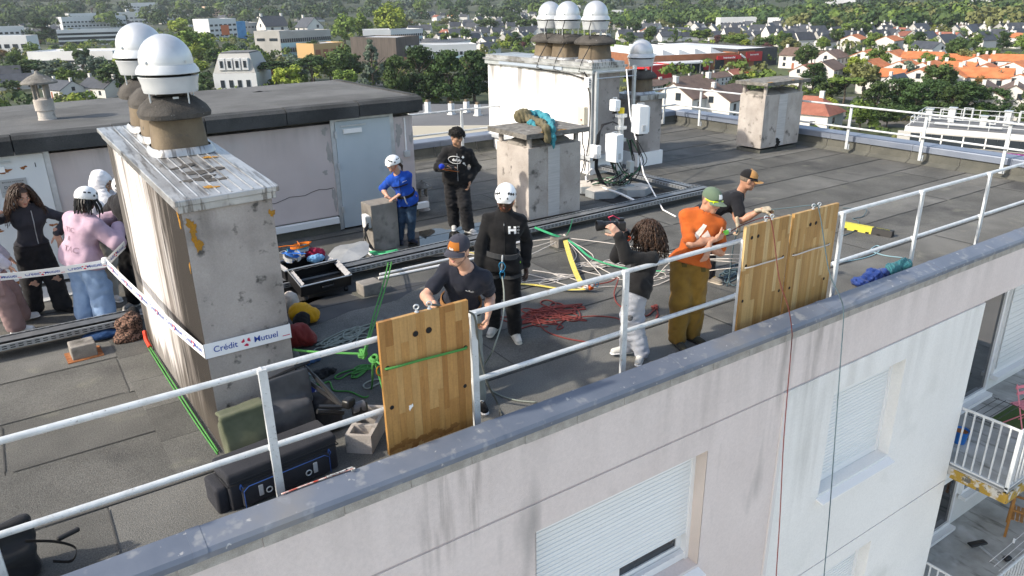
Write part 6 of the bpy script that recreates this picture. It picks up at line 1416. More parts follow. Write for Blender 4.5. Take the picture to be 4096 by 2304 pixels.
tag(MB().tube([YP(955, 933, .60)+V(.028*math.cos(a), 0, .04*math.sin(a)) for a in np.linspace(0, 6.28, 17)[:-1]], .0055, 6, closed=True).build('carabiner', mat('orange anodised', (.55, .20, .02), rough=.3, metal=.7), None, True), 'orange carabiner beside the green knots', 'carabiner', 'carabiners')
rope('green rope doubled along the foot of the big chimney', [(.80, 3.85, .05), (.835, 3.0, .03), (.87, 2.0, .03), (.895, 1.34, .03)], .007, mr_green)
rope('second green strand beside the foot of the big chimney', [(.785, 3.85, .03), (.815, 3.0, .012), (.85, 2.0, .012), (.885, 1.33, .012)], .007, mr_green)
tag(MB().tube([(.80, 3.82, .05), (.79, 3.96, .09), (.80, 4.05, .15)], .022, 8).build('sling_end', mat('red tape', (.62, .05, .02), rough=.6), None, True), 'red sling end at the rear foot of the big chimney', 'sling')
# ---- slings in the middle of the deck
m_sy = mat('yellow sling', (.60, .45, .03), (.70, .60, .22), sc=60, rough=.8, stretch=(1, 1, 1)); m_sg = mat('green sling', (.03, .34, .14), (.05, .42, .19), sc=30, rough=.8)
def sling(label, pts, w, m, up_=(0, 0, 1), lines=True, grp=None):
    pts = smooth_path(pts, 4); sd = []
    for i in range(len(pts)):
        t_ = unit(V(pts[min(i+1, len(pts)-1)])-V(pts[max(i-1, 0)])); sd.append(np.cross(t_, V(up_)))
    b_ = MB(); b_.ribbon(pts, w, sd); return tag(b_.build('webbing_sling', m, None), label, 'sling', 'webbing slings')
hubA = G(1420, 598, .12); hubB = G(1475, 727, .05)
sling('yellow round sling stretched between two rope hubs', [hubA, G(1435, 650, .10), G(1455, 700, .06), hubB], .07, m_sy); sling('yellow sling lying flat left of the orange pulley', [G(1255, 712, .03), G(1340, 716, .025), G(1420, 728, .03), hubB], .05, m_sy)
sling('green sling from the tray to the upper rope hub', [G(1345, 572, .30), G(1390, 590, .2), hubA], .04, m_sg, (0, -.7, .7)); sling('green sling standing up from the upper rope hub', [hubA, G(1432, 580, .22), YP(1440, 552, 4.2)], .05, m_sg, (.7, -.7, 0))
sling('long green sling swinging right from the upper rope hub', [hubA, G(1450, 618, .10), G(1490, 650, .05), G(1560, 672, .04), G(1620, 680, .03), G(1672, 682, .02)], .04, m_sg)
sling('green printed sling wrapped round the foot of the concrete block', [G(930, 634, .09), G(965, 636, .08), G(1000, 630, .10)], .05, m_sg, (0, -.8, .6)); lettering('TONNES', mat('dark green ink', (.01, .09, .04), rough=.8), bpy.data.objects['webbing_sling.005'], G(955, 635, .093)+V(0, -.012, .01), (1, -.05, 0), (0, .5, .8), .030, .01)
sling('yellow sling running from the concrete block behind the men', [G(945, 645, .07), G(1000, 638, .08), G(1060, 634, .08), G(1130, 628, .06), G(1210, 640, .04)], .045, m_sy); 
sling('second green sling tied round the concrete block', [G(1000, 628, .12), G(985, 636, .16), G(940, 640, .12)], .035, m_sg, (0, -.6, .8))
for k in range(3): rope(('first', 'second', 'third')[k]+' white cord running from block to rope hub', [G(1005, 632+3*k, .10), G(1100, 634+5*k, .06), G(1220, 640-4*k, .04), G(1300, 612+20*k, .04), hubA], .006, mr_white)
for k, pts in enumerate(([hubA, G(1520, 610, .12), G(1600, 622, .15), G(1700, 640, .3), YP(1860, 640, .5)], [hubA, G(1450, 640, .03), G(1440, 670, .012), G(1500, 690, .012), G(1580, 702, .012), G(1680, 660, .2), YP(1860, 650, .5)], [hubA, G(1490, 640, .012), G(1475, 665, .012), G(1440, 675, .012), G(1480, 660, .012), G(1520, 680, .012), G(1560, 700, .012)],
        [G(1330, 690, .02), G(1370, 700, .012), G(1420, 716, .012), hubB], [G(1340, 680, .02), G(1390, 688, .012), G(1450, 705, .012), hubB], [hubA, G(1510, 690, .012), G(1500, 705, .012), G(1560, 690, .012), G(1640, 700, .012), G(1700, 655, .25), YP(1860, 660, .5)], [hubB, G(1540, 720, .012), G(1640, 720, .012), G(1720, 690, .15), YP(1862, 672, .48)])):
    rope('%s white cord of the web between hubs and boards' % ('uppermost', 'second', 'looped third', 'short fourth', 'short fifth', 'sixth', 'lowest')[k], pts, .0065, mr_white, 5)
g_ = G(1520, 668); coil('white cord tangle on the deck behind the photographer', g_[0], g_[1], .34, .16, 7, mr_white, .0055, 11, -.3)
g_ = G(1400, 700); coil('white cord tangle beside the yellow sling', g_[0], g_[1], .30, .12, 5, mr_white, .0055, 12, -.2)
g_ = G(905, 935); coil('green rope tangle on the deck below the green knots', g_[0], g_[1], .16, .09, 6, mr_green, .008, 13, .4)
g_ = G(1660, 690); coil('white cord tangle right of the photographer', g_[0], g_[1], .22, .10, 5, mr_white, .0055, 14, -.3)
knot('white knot at the upper rope hub', hubA+V(0, 0, .02), .026, mr_white, 5, 4); knot('white and yellow knot at the orange pulley', hubB+V(0, 0, .02), .03, mr_white, 7, 4)
PU = thing('pulley', 'small orange pulley at the end of the yellow slings', 'pulley', hubB); MB().rbox(hubB+V(.04, -.04, .02), (.07, .05, .05), None, .015).build('cheek', mat('orange alloy', (.55, .10, .02), rough=.3, metal=.5), PU, True); MB().lathe([(.02, -.01), (.02, .01)], 12, tuple(hubB+V(.05, -.05, .05))).build('wheel', m_steel, PU)
carabiner(hubB+V(.14, -.04, .04), (1, -.3, 0), (0, 0, 1), MATS['blue anodised'], 'blue carabiner clipped beside the orange pulley', size=.035)
# ---- open suitcase with harnesses
SU = thing('open_suitcase', 'open black hard suitcase with pale grey lining', 'suitcase', G(815, 760)); m_case = mat('black case shell', (.013, .013, .014), rough=.35, bump=.1); m_lin = cloth('grey lining', (.40, .40, .41))
FL, FRr, BR_, BL = [G(*p, z) for p, z in (((735, 748), .28), ((910, 705), .28), ((850, 668), .30), ((706, 712), .30))]
def shell(t, c, sz, rz, tilt, name):
    ro = rotz(rz)@np.array(Matrix.Rotation(tilt, 3, 'X')); b_ = MB(); w, d, h = sz; th = .012
    b_.box(V(c)+ro@V(0, 0, -h/2), (w, d, th), ro)
    for s in (-1, 1): b_.box(V(c)+ro@V(s*(w/2-th/2), 0, 0), (th, d, h), ro); b_.box(V(c)+ro@V(0, s*(d/2-th/2), 0), (w-2*th, th, h), ro)
    o = b_.build(name, m_case, t, bevel=.008)
    MB().tube([V(c)+ro@V(*p, h/2) for p in ((-w/2, -d/2), (w/2, -d/2), (w/2, d/2), (-w/2, d/2))], .010, 6, closed=True).build('rim', m_steel, o, True)
    for (a, e) in (((-w/2+.03, d/2-.03), (w/2-.03, d/2-.03)), ((w/2-.03, -d/2+.03), (w/2-.03, d/2-.03)), ((-w/2+.03, -d/2+.03), (-w/2+.03, d/2-.03))):
        pa, pe = V(*a, h/2-.01), V(*e, h/2-.01); pts = [V(c)+ro@(pa+(pe-pa)*t_+V(0, 0, .006*math.sin(t_*31))) for t_ in np.linspace(0, 1, 16)]; MB().ribbon(pts, .07, [ro@(np.cross(unit(pe-pa), V(0, 0, 1))*.6+V(0, 0, .5))]*len(pts)).build('lining', m_lin, o)
    return ro
cS = (V(*G(812, 738)[:2], 0)+V(0, .05, .20)); rzS = math.atan2((FRr-FL)[1], (FRr-FL)[0])+.0
roS = shell(SU, cS, (.68, .42, .15), rzS, R(14), 'lid_half'); cS2 = V(cS)+roS@V(-.02, .45, -.02); shell(SU, cS2+V(0, 0, -.06), (.68, .42, .15), rzS, 0, 'base_half')
MB().tube([V(cS)+roS@V(-.08, -.215, .02), V(cS)+roS@V(-.07, -.25, .02), V(cS)+roS@V(.07, -.25, .02), V(cS)+roS@V(.08, -.215, .02)], .012, 6).build('carry_handle', m_case, SU, True)
for q in (-.27, .27): MB().lathe([(.03, -.02), (.034, 0), (.03, .02)], 12, tuple(V(cS)+roS@V(q, -.20, -.12)), rot=np.array([[0, 0, 1], [0, 1, 0], [-1, 0, 0.]])).build('wheel', m_black, SU, True)
def soft(name, label, cat, m, blobs, wr=(.006, 40), seed=0, h=.011, group=None, ztop=None):
    """crumpled soft thing made of fused lobes resting on what is below"""
    pts = [V(b_[0]) for b_ in blobs]; rmax = max(max(b_[1]) if hasattr(b_[1], '__len__') else b_[1] for b_ in blobs); A = SDF(np.min(pts, 0)-rmax-.05, np.max(pts, 0)+rmax+.05, h)
    for b_ in blobs: A.ell(b_[0], b_[1], rotz(b_[2]) if len(b_) > 2 else None, .05)
    for b0, b1_ in zip(blobs[:-1], blobs[1:]):
        r0, r1 = [min(b_[1])*.75 if hasattr(b_[1], '__len__') else b_[1]*.75 for b_ in (b0, b1_)]; A.cap(b0[0], b1_[0], r0, r1, .04)
    if wr: A.wrinkle(wr[0]*.8, wr[1], seed); A.wrinkle(wr[0]*.9, wr[1]*1.4, seed+9, ridged=True, waves=4)
    return tag(np_mesh(name, [A], m), label, cat, group)
bs_ = V(cS2)+V(0, 0, .03)
def harness_heap(c, m1, m2, label, seed):
    rs = np.random.default_rng(seed); t = thing('climbing_harness', label, 'harness', c, 'spare harnesses in the suitcase')
    for k in range(3):
        a0 = rs.uniform(0, 6.28); cc_ = V(c)+V(rs.normal()*.03, rs.normal()*.03, .02+.035*k); r_ = rs.uniform(.08, .13); tl = rs.normal(size=2)*.5
        pts = [cc_+V(r_*math.cos(a), r_*.75*math.sin(a), .04*(tl[0]*math.cos(a)+tl[1]*math.sin(a))) for a in np.linspace(a0, a0+5.6, 18)]; MB().ribbon(pts, .055 if k < 2 else .03, V(.15, .1, 1)).build('padded_loop', m1 if k < 2 else m2, t)
    for k in range(2): MB().tube(smooth_path([V(c)+V(rs.normal()*.1, rs.normal()*.08, .08+.03*rs.random()) for _ in range(5)], 4), .006, 5).build('cord', m2, t)
mh_t = cloth('teal harness', (.02, .22, .32)); mh_b = cloth('blue harness', (.03, .16, .55)); mh_o = cloth('orange harness strap', (.62, .16, .02)); mh_r = cloth('crimson pack', (.30, .015, .05)); mh_g = cloth('grey harness strap', (.42, .43, .44))
harness_heap(bs_+V(.02, .10, .10), mh_t, mh_o, 'teal harness with orange loops on top of the suitcase heap', 3); harness_heap(bs_+V(-.17, -.06, .06), mh_g, mh_b, 'grey and blue harness at the left of the suitcase heap', 4); harness_heap(bs_+V(-.08, .02, .04), mh_b, mh_g, 'bright blue harness in the middle of the suitcase heap', 5)
soft('stuff_sack', 'crimson sack in the open suitcase', 'bag', mh_r, [(bs_+V(.20, .03, .05), (.11, .09, .07)), (bs_+V(.14, .09, .05), (.08, .07, .06))], seed=4); soft('stuff_sack', 'pale blue sack at the edge of the suitcase heap', 'bag', cloth('sky blue nylon', (.16, .36, .60)), [(bs_+V(.13, -.13, .04), (.12, .06, .05))], seed=5)
# ---- bags behind the chimney
g_ = G(770, 818); db_ = soft('duffel_bag', 'yellow and black duffel bag behind the big chimney', 'bag', cloth('yellow tarpaulin', (.62, .31, .012), rough=.5), [(g_+V(-.02, .10, .13), (.14, .11, .12)), (g_+V(.08, .02, .10), (.10, .09, .09))], (.004, 30), 2)
be_ = soft('bag_end', None, None, m_blk, [(g_+V(-.06, -.06, .10), (.12, .06, .10), .4)], (.004, 30), 3); be_.parent = db_
g_ = G(765, 880); soft('duffel_bag', 'dark red bag on the deck behind the big chimney', 'bag', cloth('dark red nylon', (.20, .022, .018), rough=.6), [(g_+V(-.02, .14, .12), (.17, .13, .13)), (g_+V(.09, .10, .07), (.09, .10, .07))], (.006, 28), 6)
g_ = G(735, 790); soft('cloth_bag', 'cream cloth bag peeping out beside the big chimney', 'bag', cloth('cream cotton', (.50, .45, .40)), [(g_+V(.02, .1, .12), (.10, .10, .13))], (.006, 28), 7)
g_ = G(770, 915); soft('jacket', 'blue jacket end on the deck beside the big chimney', 'jacket', cloth('blue shell', (.05, .12, .26)), [(g_+V(-.02, 0, .03), (.16, .07, .04)), (g_+V(.10, .05, .03), (.08, .06, .03))], (.006, 34), 8)
g_ = G(800, 950); soft('jacket', 'black jacket spread on the deck near the bottle', 'jacket', m_blk, [(g_+V(-.08, 0, .02), (.20, .09, .03)), (g_+V(.10, .03, .02), (.12, .06, .03))], (.006, 34), 9)
g_ = G(752, 990); soft('backpack', 'grey backpack leaning on the right edge of the big chimney', 'backpack', cloth('stone grey nylon', (.13, .13, .12)), [(g_+V(.02, .10, .20), (.08, .12, .22))], (.006, 30), 10)
# water bottle
g_ = G(790, 1010); WB_ = thing('water_bottle', 'clear plastic water bottle with blue label', 'bottle', g_); bx_, by_ = g_[:2]
MB().lathe([(.036, .004), (.040, .012), (.040, .06), (.038, .07), (.040, .08), (.040, .20), (.034, .235), (.014, .275), (.013, .285)], 20, (bx_, by_, 0)).build('bottle', mat('clear plastic', (.80, .88, .92), rough=.08, trans=.85, ior=1.2), WB_, True)
MB().lathe([(.0405, .11), (.0405, .175)], 20, (bx_, by_, 0), cap=False).build('label', mat('blue label', (.02, .05, .30), (.55, .60, .70), sc=26, rough=.4, lo=.58, hi=.62), WB_, True); MB().lathe([(.016, .283), (.016, .305), (.001, .306)], 14, (bx_, by_, 0)).build('cap', mat('pale blue cap', (.55, .68, .78), rough=.4), WB_, True)
# tripod with camera lying folded
TR = thing('tripod', 'black folded tripod with camera lying on the deck', 'tripod', G(830, 1000)); a = G(735, 915, .35); h_ = YP(868, 1018, .95)
ta = YP(790, 945, 1.25); tj = YP(862, 1022, .85)
for k, d in enumerate(((0, 0, 0), (-.05, .1, -.06))): MB().tube([ta+V(*d), tj], [.018, .022], 8).tube([ta+V(*d)-(tj-ta)*.5, ta+V(*d)], .013, 8).build('leg', m_camb, TR, True)
MB().tube([YP(802, 1022, .92), tj], .014, 6).tube([YP(798, 1035, .85), tj-V(0, 0, .06)], .022, 6).build('leg', m_camb, TR, True)
MB().rbox(tj+V(.05, -.01, .02), (.10, .08, .08), rotz(.5), .02).build('pan_head', m_camb, TR, True); MB().rbox(YP(905, 1028, .85), (.11, .10, .10), rotz(.6), .012).build('camera', m_camb, TR, True); MB().lathe([(.04, 0), (.045, .06), (.045, .10)], 16, tuple(YP(888, 1028, .83)), rot=np.array([[0, 0, 1], [0, 1, 0], [-1, 0, 0.]])).build('lens', mat('lens grey', (.10, .10, .11), rough=.3), TR, True)
# hollow concrete block
HB = thing('concrete_block', 'hollow concrete block on the deck left of the orange toned board', 'concrete block', G(940, 1100)); hc = V(2.02, .86, 0); roh = rotz(.85)
b_ = MB(); w, d, h = .50, .22, .17
for (x, y, sx, sy) in ((0, -.095, .50, .03), (0, .095, .50, .03), (-.235, 0, .03, .16), (.235, 0, .03, .16), (-.075, 0, .04, .16), (.085, 0, .04, .16)): b_.box(hc+roh@V(x, y, h/2), (sx, sy, h), roh)
b_.box(hc+roh@V(0, 0, .02), (.44, .16, .04), roh); b_.build('block', m_conc, HB)
# olive flap bag, grey roll top, big camera bag, bag at the corner
OB = thing('shoulder_bag', 'olive canvas bag with flap leaning on the big chimney', 'bag', (1.02, 1.2, 0)); m_olv = cloth('olive canvas', (.085, .095, .06), (.11, .12, .078))
A = SDF((.75, .85, -.02), (1.45, 1.45, .6), .011); A.rbox((1.08, 1.14, .20), (.17, .09, .20), .05, rotz(.1)@np.array(Matrix.Rotation(R(-14), 3, 'X')), .02); A.wrinkle(.007, 26, 3); np_mesh('body', [A], m_olv, OB)
A = SDF((.75, .85, .0), (1.5, 1.5, .7), .010); A.rbox((1.09, 1.045, .32), (.185, .016, .16), .012, rotz(.12)@np.array(Matrix.Rotation(R(-24), 3, 'X')), .02); A.rbox((1.09, 1.15, .455), (.185, .07, .014), .012, rotz(.12), .03); A.wrinkle(.003, 22, 5); fo = np_mesh('flap', [A], m_olv, OB)
for q in (-.09, .09): MB().box((1.09+q, 1.0+.01*q, .155), (.03, .012, .05), rotz(.12)@np.array(Matrix.Rotation(R(-24), 3, 'X'))).build('clip', m_black, OB)
lettering('fitjs', mat('embossed olive', (.06, .068, .045), rough=.9), OB, (1.10, 1.000, .21), (1, .1, 0), (0, .4, .9), .028, .006)
RT = thing('roll_top_bag', 'grey roll top bag standing open behind the camera bag', 'bag', (1.45, 1.15, 0)); m_gry = cloth('grey tarpaulin', (.055, .056, .062), (.08, .082, .088), rough=.42, b=.2)
A = SDF((1.1, .75, -.02), (1.95, 1.6, .75), .011); A.rbox((1.47, 1.17, .20), (.18, .10, .20), .05, None, .03); A.rbox((1.49, 1.20, .46), (.20, .022, .15), .016, rotz(.15)@np.array(Matrix.Rotation(R(-12), 3, 'X')), .05); A.wrinkle(.009, 19, 4); np_mesh('body', [A], m_gry, RT); MB().tube([(1.27, 1.20, .60), (1.49, 1.235, .625), (1.72, 1.27, .64)], .012, 6).build('top_edge', m_black, RT, True)
DB = thing('backpack', 'black backpack half hidden behind the roll top bag', 'backpack', (1.75, 1.2, 0)); A = SDF((1.5, .9, -.02), (2.05, 1.55, .5), .012); A.rbox((1.78, 1.22, .16), (.12, .13, .16), .06, None, .02); A.wrinkle(.007, 24, 8); np_mesh('body', [A], m_blk2, DB)
CBG = thing('camera_bag', 'large black camera bag with blue piping behind the coping', 'bag', (1.2, .75, 0)); m_bal2 = cloth('black ballistic nylon', (.017, .018, .023), (.024, .025, .031), rough=.7)
rb = rotz(.10); cbx = V(1.20, .70, .15)
MB().rbox(cbx, (.86, .32, .30), rb, .022, 4).build('body', m_bal2, CBG, True); MB().rbox(cbx+V(0, 0, .115), (.87, .33, .08), rb, .025, 4).build('lid', m_bal2, CBG, True); MB().rbox(cbx+rb@V(-.47, 0, -.05), (.10, .26, .22), rb, .03, 4).build('side_pocket', m_bal2, CBG, True); MB().rbox(cbx+rb@V(.0, -.175, -.045), (.70, .05, .17), rb, .02).build('front_pocket', m_bal2, CBG, True)
m_pipe = mat('blue piping', (.015, .07, .27), rough=.5); MB().tube([cbx+rb@V(*p) for p in ((-.34, -.202, -.13), (-.34, -.202, .01), (-.30, -.202, .04), (.30, -.202, .04), (.34, -.202, .01), (.34, -.202, -.13))], .003, 6).build('piping', m_pipe, CBG, True)
MB().tube([cbx+rb@V(-.44, .0, .07), cbx+rb@V(-.44, -.167, .07), cbx+rb@V(.44, -.167, .07), cbx+rb@V(.44, .0, .07)], .006, 5).build('zip', m_black, CBG)
for q in (-.35, .35):
    p0 = cbx+rb@V(q, -.178, .065); MB().tube([p0, p0-V(.008, .006, .03), p0-V(0, .006, .055), p0-V(-.012, .006, .03), p0], .004, 5).build('zip_pull', m_pipe, CBG, True)
    MB().rbox(cbx+rb@V(q*.62, -.205, -.03), (.035, .010, .09), rb, .005).build('strap', mh_g, CBG); MB().tube([cbx+rb@V(q*.45+.022*math.cos(a), -.208, -.05+.022*math.sin(a)) for a in np.linspace(0, 6.28, 13)[:-1]], .005, 5, closed=True).build('ring', m_steel, CBG, True)
for q in (-.25, .2): MB().tube([cbx+rb@V(q-.05, .03, .155), cbx+rb@V(q, .03, .168), cbx+rb@V(q+.05, .03, .155)], .007, 5).build('grab_loop', m_black, CBG, True)
rope('thin red and white cord lying along the coping by the camera bag', [G(708, 1243, .212), G(780, 1216, .212), G(850, 1191, .212), G(892, 1178, .214)], .006, mat('red and white cord', (.45, .05, .03), (.65, .60, .55), sc=30, rough=.8))
rope('black and white cord end tied at the coping edge', [G(820, 1200, .216), G(860, 1186, .218), G(885, 1176, .222), G(893, 1180, .215), G(884, 1184, .214)], .007, mat('black and white cord', (.02, .02, .02), (.6, .6, .58), sc=60, rough=.8))
CN = thing('backpack', 'black backpack with straps in the bottom left corner', 'backpack', (-.5, .7, 0)); A = SDF((-.95, .35, -.02), (-.1, 1.1, .62), .012); A.rbox((-.60, .62, .13), (.19, .11, .13), .06, rotz(.2), .03); A.rbox((-.57, .64, .33), (.17, .035, .09), .03, rotz(.2), .05); A.wrinkle(.010, 18, 6); np_mesh('body', [A], cloth('charcoal nylon', (.022, .023, .026), rough=.5), CN)
MB().ribbon(smooth_path([(-.45, .55, .30), (-.30, .50, .26), (-.20, .50, .16), (-.24, .52, .06), (-.34, .53, .10)], 5), .04, V(.1, -.5, .8)).build('strap', m_black, CN); MB().rbox((-.22, .56, .24), (.14, .03, .03), rotz(.3), .01).build('buckle', m_black, CN)
# ---- clothes on the vent slab, by the coping, patterned cloth by the chimney
zs = 1.545; ye = 5.03
soft('fleece_jacket', 'olive fleece jacket thrown on the slab of the ventilation stack', 'jacket', cloth('olive fleece', (.115, .10, .058), (.15, .13, .08), b=.8, bs=120), [(G(1316, 292, zs+.09), (.15, .13, .12)), (G(1340, 302, zs+.04), (.12, .10, .06)), (G(1362, 310, zs+.04), (.09, .10, .06)), (YP(1375, 322, ye), (.06, .05, .07)), (YP(1378, 345, ye-.01), (.055, .035, .10))], (.010, 24), 2, .010)
soft('teal_shirt', 'teal shirt draped over the slab edge of the ventilation stack', 'shirt', cloth('teal cotton', (.03, .20, .25), (.05, .26, .31)), [(G(1338, 288, zs+.10), (.06, .10, .06)), (G(1352, 287, zs+.09), (.09, .09, .06)), (G(1372, 295, zs+.08), (.09, .08, .06)), (G(1384, 306, zs+.04), (.06, .09, .05)), (YP(1389, 325, ye-.02), (.035, .04, .08)), (YP(1391, 345, ye-.02), (.032, .03, .10)), (YP(1393, 362, ye-.02), (.026, .025, .09)), (G(1337, 308, zs+.03), (.06, .07, .04))], (.010, 30), 4, .010)
patch('blue_grey_lining', cloth('blue grey lining', (.06, .07, .12)), g_+V(.19, -.40, -.10), (0, -1, .2), (.5, 0, -1), .05, bpy.data.objects['fleece_jacket'], 3, .004, 1.5) if False else None
g_ = G(2215, 690, .10)
soft('rain_jacket', 'navy rain jacket lying crumpled behind the coping at right', 'jacket', cloth('navy shell', (.012, .035, .16), (.02, .05, .20), rough=.45), [(G(2165, 708, .05), (.12, .09, .05)), (G(2195, 695, .08), (.12, .09, .09)), (G(2215, 690, .07), (.13, .08, .07))], (.012, 22), 5)
soft('down_jacket', 'teal down jacket crumpled behind the coping at right', 'jacket', cloth('teal nylon', (.015, .10, .125), (.03, .14, .16), rough=.4), [(G(2245, 680, .08), (.14, .09, .09)), (G(2275, 668, .12), (.11, .08, .10))], (.010, 34), 6)
g_ = G(330, 838)
m_pat = mat('brown swirl print', (.035, .020, .014), (.22, .12, .085), sc=55, rough=.9, lo=.48, hi=.54, detail=2.0, bump=.3)
soft('patterned_cloth', 'brown patterned cloth heaped at the foot of the big chimney', 'cloth', m_pat, [(V(.68, 4.32, .14), (.13, .10, .15)), (V(.66, 4.25, .04), (.17, .09, .05)), (V(.76, 4.36, .20), (.06, .08, .08))], (.010, 24), 7); soft('black_scarf', 'black scarf on top of the patterned cloth', 'scarf', m_blk, [(V(.76, 4.42, .26), (.06, .06, .05)), (V(.77, 4.33, .18), (.03, .05, .07))], (.006, 30), 8)
soft('dry_bag', 'dark blue dry bag under the cable tray by the chimney', 'bag', cloth('deep blue nylon', (.012, .05, .14), rough=.5), [(V(.42, 4.50, .05), (.20, .10, .05))], (.006, 26), 9)
# ---- kerb stop
KS = thing('kerb_stop', 'yellow and black rubber kerb stop lying on the deck at right', 'kerb stop', G(2180, 580)); a = G(2112, 572); e = G(2245, 597); u = unit(e-a); v = V(-u[1], u[0], 0); ro = np.stack([u, v, UPV], 1); L_ = np.linalg.norm(e-a); m_yel = mat('yellow rubber', (.50, .46, .05), (.42, .38, .06), sc=20, rough=.8, bump=.3)
for s0, s1, m in ((0, .05, m_black), (.05, .63, m_yel), (.63, 1, m_black)):
    c = a+u*L_*(s0+s1)/2; l = L_*(s1-s0); b_ = MB(); P = [(-l/2, -.07, 0), (l/2, -.07, 0), (l/2, .07, 0), (-l/2, .07, 0), (-l/2, -.045, .10), (l/2, -.045, .10), (l/2, .045, .10), (-l/2, .045, .10)]
    b_.add([c+ro@V(*p) for p in P], [(3, 2, 1, 0), (4, 5, 6, 7), (0, 1, 5, 4), (1, 2, 6, 5), (2, 3, 7, 6), (3, 0, 4, 7)]); b_.build('segment', m, KS)
for k in range(4): MB().box(a+u*L_*(.14+.21*k)+v*-.064+V(0, 0, .012), (.05, .02, .03), ro).build('drain_notch', m_dark, KS)
lettering('RENCLEX', MATS['yellow rubber'], KS, a+u*L_*.81+V(0, 0, .102), u, v, .035, .006)
# ---- barrier tape
TP = thing('barrier_tape', 'white printed barrier tape wrapped round the big chimney', 'tape', (.93, 1.34, .9)); m_tp = mat('white tape film', (.78, .80, .82), rough=.35); m_tb = mat('tape blue print', (.012, .06, .33), rough=.5); m_tr = mat('tape red print', (.55, .015, .07), rough=.5)
kn_ = G(268, 662, 1.02)
def tape(p, q, w, sag_, nt, bold=.007, flip=False, text=True, twist=0.0):
    p, q = V(p), V(q); L_ = np.linalg.norm(q-p); N = 24; pts = [p+(q-p)*t+V(0, 0, -sag_*4*t*(1-t)) for t in np.linspace(0, 1, N)]; side = V(0, 0, 1)
    MB().ribbon(pts, w, [V(0, 0, 1)+unit(np.cross(q-p, V(0, 0, 1)))*twist*math.sin(3*i/N) for i in range(N)]).build('tape_run', m_tp, TP)
    if not text: return
    u = unit(q-p); n = unit(np.cross(u, V(0, 0, 1))); n = n if n@(CAM-(p+q)/2) > 0 else -n
    pitch = L_/nt
    for i in range(nt):
        c = p+u*pitch*(i+.5)+n*.0035; sgz = V(0, 0, -sag_*4*((i+.5)/nt)*(1-(i+.5)/nt)); h_ = w*.42; c = c+sgz; slope = unit(u+V(0, 0, -sag_*4*(1-2*(i+.5)/nt)/L_)); upv = np.cross(n, slope)
        if upv[2] < 0: upv = -upv
        lettering('Crédit', m_tb, TP, c-slope*pitch*.27, slope, upv, h_, bold); lettering('Mutuel', m_tb, TP, c+slope*pitch*.20, slope, upv, h_, bold)
        ec = c-slope*pitch*.035
        for k in range(3):
            a_ = k*2.094+.5; MB().add([ec+(slope*math.cos(a_+d)+upv*math.sin(a_+d))*r_*w+n*.0006 for d, r_ in ((-.62, .30), (.35, .34), (.62, .24), (.25, .10), (-.35, .14))], [(0, 1, 2, 3, 4)]).build('emblem', m_tr, TP)
        MB().box(c+slope*pitch*.44-upv*h_*.55, (pitch*.09, .0006, w*.05), np.stack([slope, n, upv], 1)).build('dash', m_tr, TP)
c0 = V(.930, 1.338, .93); c1 = V(1.628, 1.375, .915)
tape(c0, c1, .125, 0, 1)
tape(kn_, c0+V(-.004, 0, 0), .11, .03, 6); tape((-.9, 4.35, 1.02), kn_, .085, .03, 4, twist=.4)
tape(kn_, (.80, 4.15, 1.12), .08, .0, 1); tape(c1, (1.60, 2.4, .93), .12, 0, 1)
MB().rbox(kn_+V(-.01, 0, .03), (.06, .05, .07), rotz(.4), .02).build('tape_knot', m_tp, TP, True)
# ---- things on the balconies
def balc_chair(c, m, label, rz, s=1.0, slats=5):
    t = thing('folding_chair', label, 'chair', c, None); ro = rotz(rz); p = lambda x, y, z: V(c)+ro@V(x, y, z)*s
    for x in (-.19, .19):
        MB().tube([p(x, -.2, 0), p(x, .12, .84)], .011, 6).build('leg', m, t); MB().tube([p(x, .22, 0), p(x, -.2, .45)], .011, 6).build('leg', m, t)
    for k in range(slats): ubox('seat_slat', m, t, p(0, -.17+.075*k, .45), (.38*s, .055*s, .014), ro)
    for k in range(2): ubox('back_slat', m, t, p(0, .075+.04*k, .68+.1*k), (.40*s, .014, .06*s), ro)
    return t
balc_chair(G(2568, 1075, -3.47), mat('pink lacquer', (.70, .22, .28), rough=.4), 'pink folding chair on the upper balcony', -.3, .95)
t = thing('bucket', 'blue bucket of soil on the upper balcony', 'bucket', G(2415, 1118, -3.47)); bx_, by_, _ = G(2412, 1112, -3.47); MB().lathe([(.09, -3.47), (.12, -3.24), (.125, -3.235), (.11, -3.25)], 18, (bx_, by_, 0), cap=False).lathe([(.09, -3.469), (.001, -3.469)], 18, (bx_, by_, 0)).build('pail', mat('blue plastic', (.01, .16, .52), rough=.4), t, True); MB().lathe([(.108, -3.27), (.001, -3.262)], 18, (bx_, by_, 0)).build('soil', m_rust, t)
tag(MB().bx(13.2, 14.6, -.45, .35, -3.472, -3.46).build('green_mat', mat('artificial turf', (.045, .085, .02), (.07, .12, .03), sc=60, rough=.95, bump=.8)), 'green turf mat on the upper balcony floor', 'mat')
t = thing('drying_rack', 'black wire rack hooked on the upper balcony rail', 'rack', (11.9, .1, -2.5))
for k in range(4): MB().tube([(11.35, .0-.1*k, -2.62), (12.3, .0-.1*k, -2.62)], .006, 4).build('wire', m_black, t)
for x in (11.4, 12.25): MB().tube([(x, .05, -2.62), (x, -.35, -2.62)], .006, 4).build('wire', m_black, t)
m_teak = mat('teak', (.34, .15, .035), (.42, .20, .06), sc=8, rough=.6, stretch=(1, 8, 1)); cA = V(14.75, -.05, -6.42)
t = thing('garden_chair', 'wooden garden chair on the lower balcony', 'chair', cA); p = lambda x, y, z: cA+rotz(.35)@V(x, y, z)
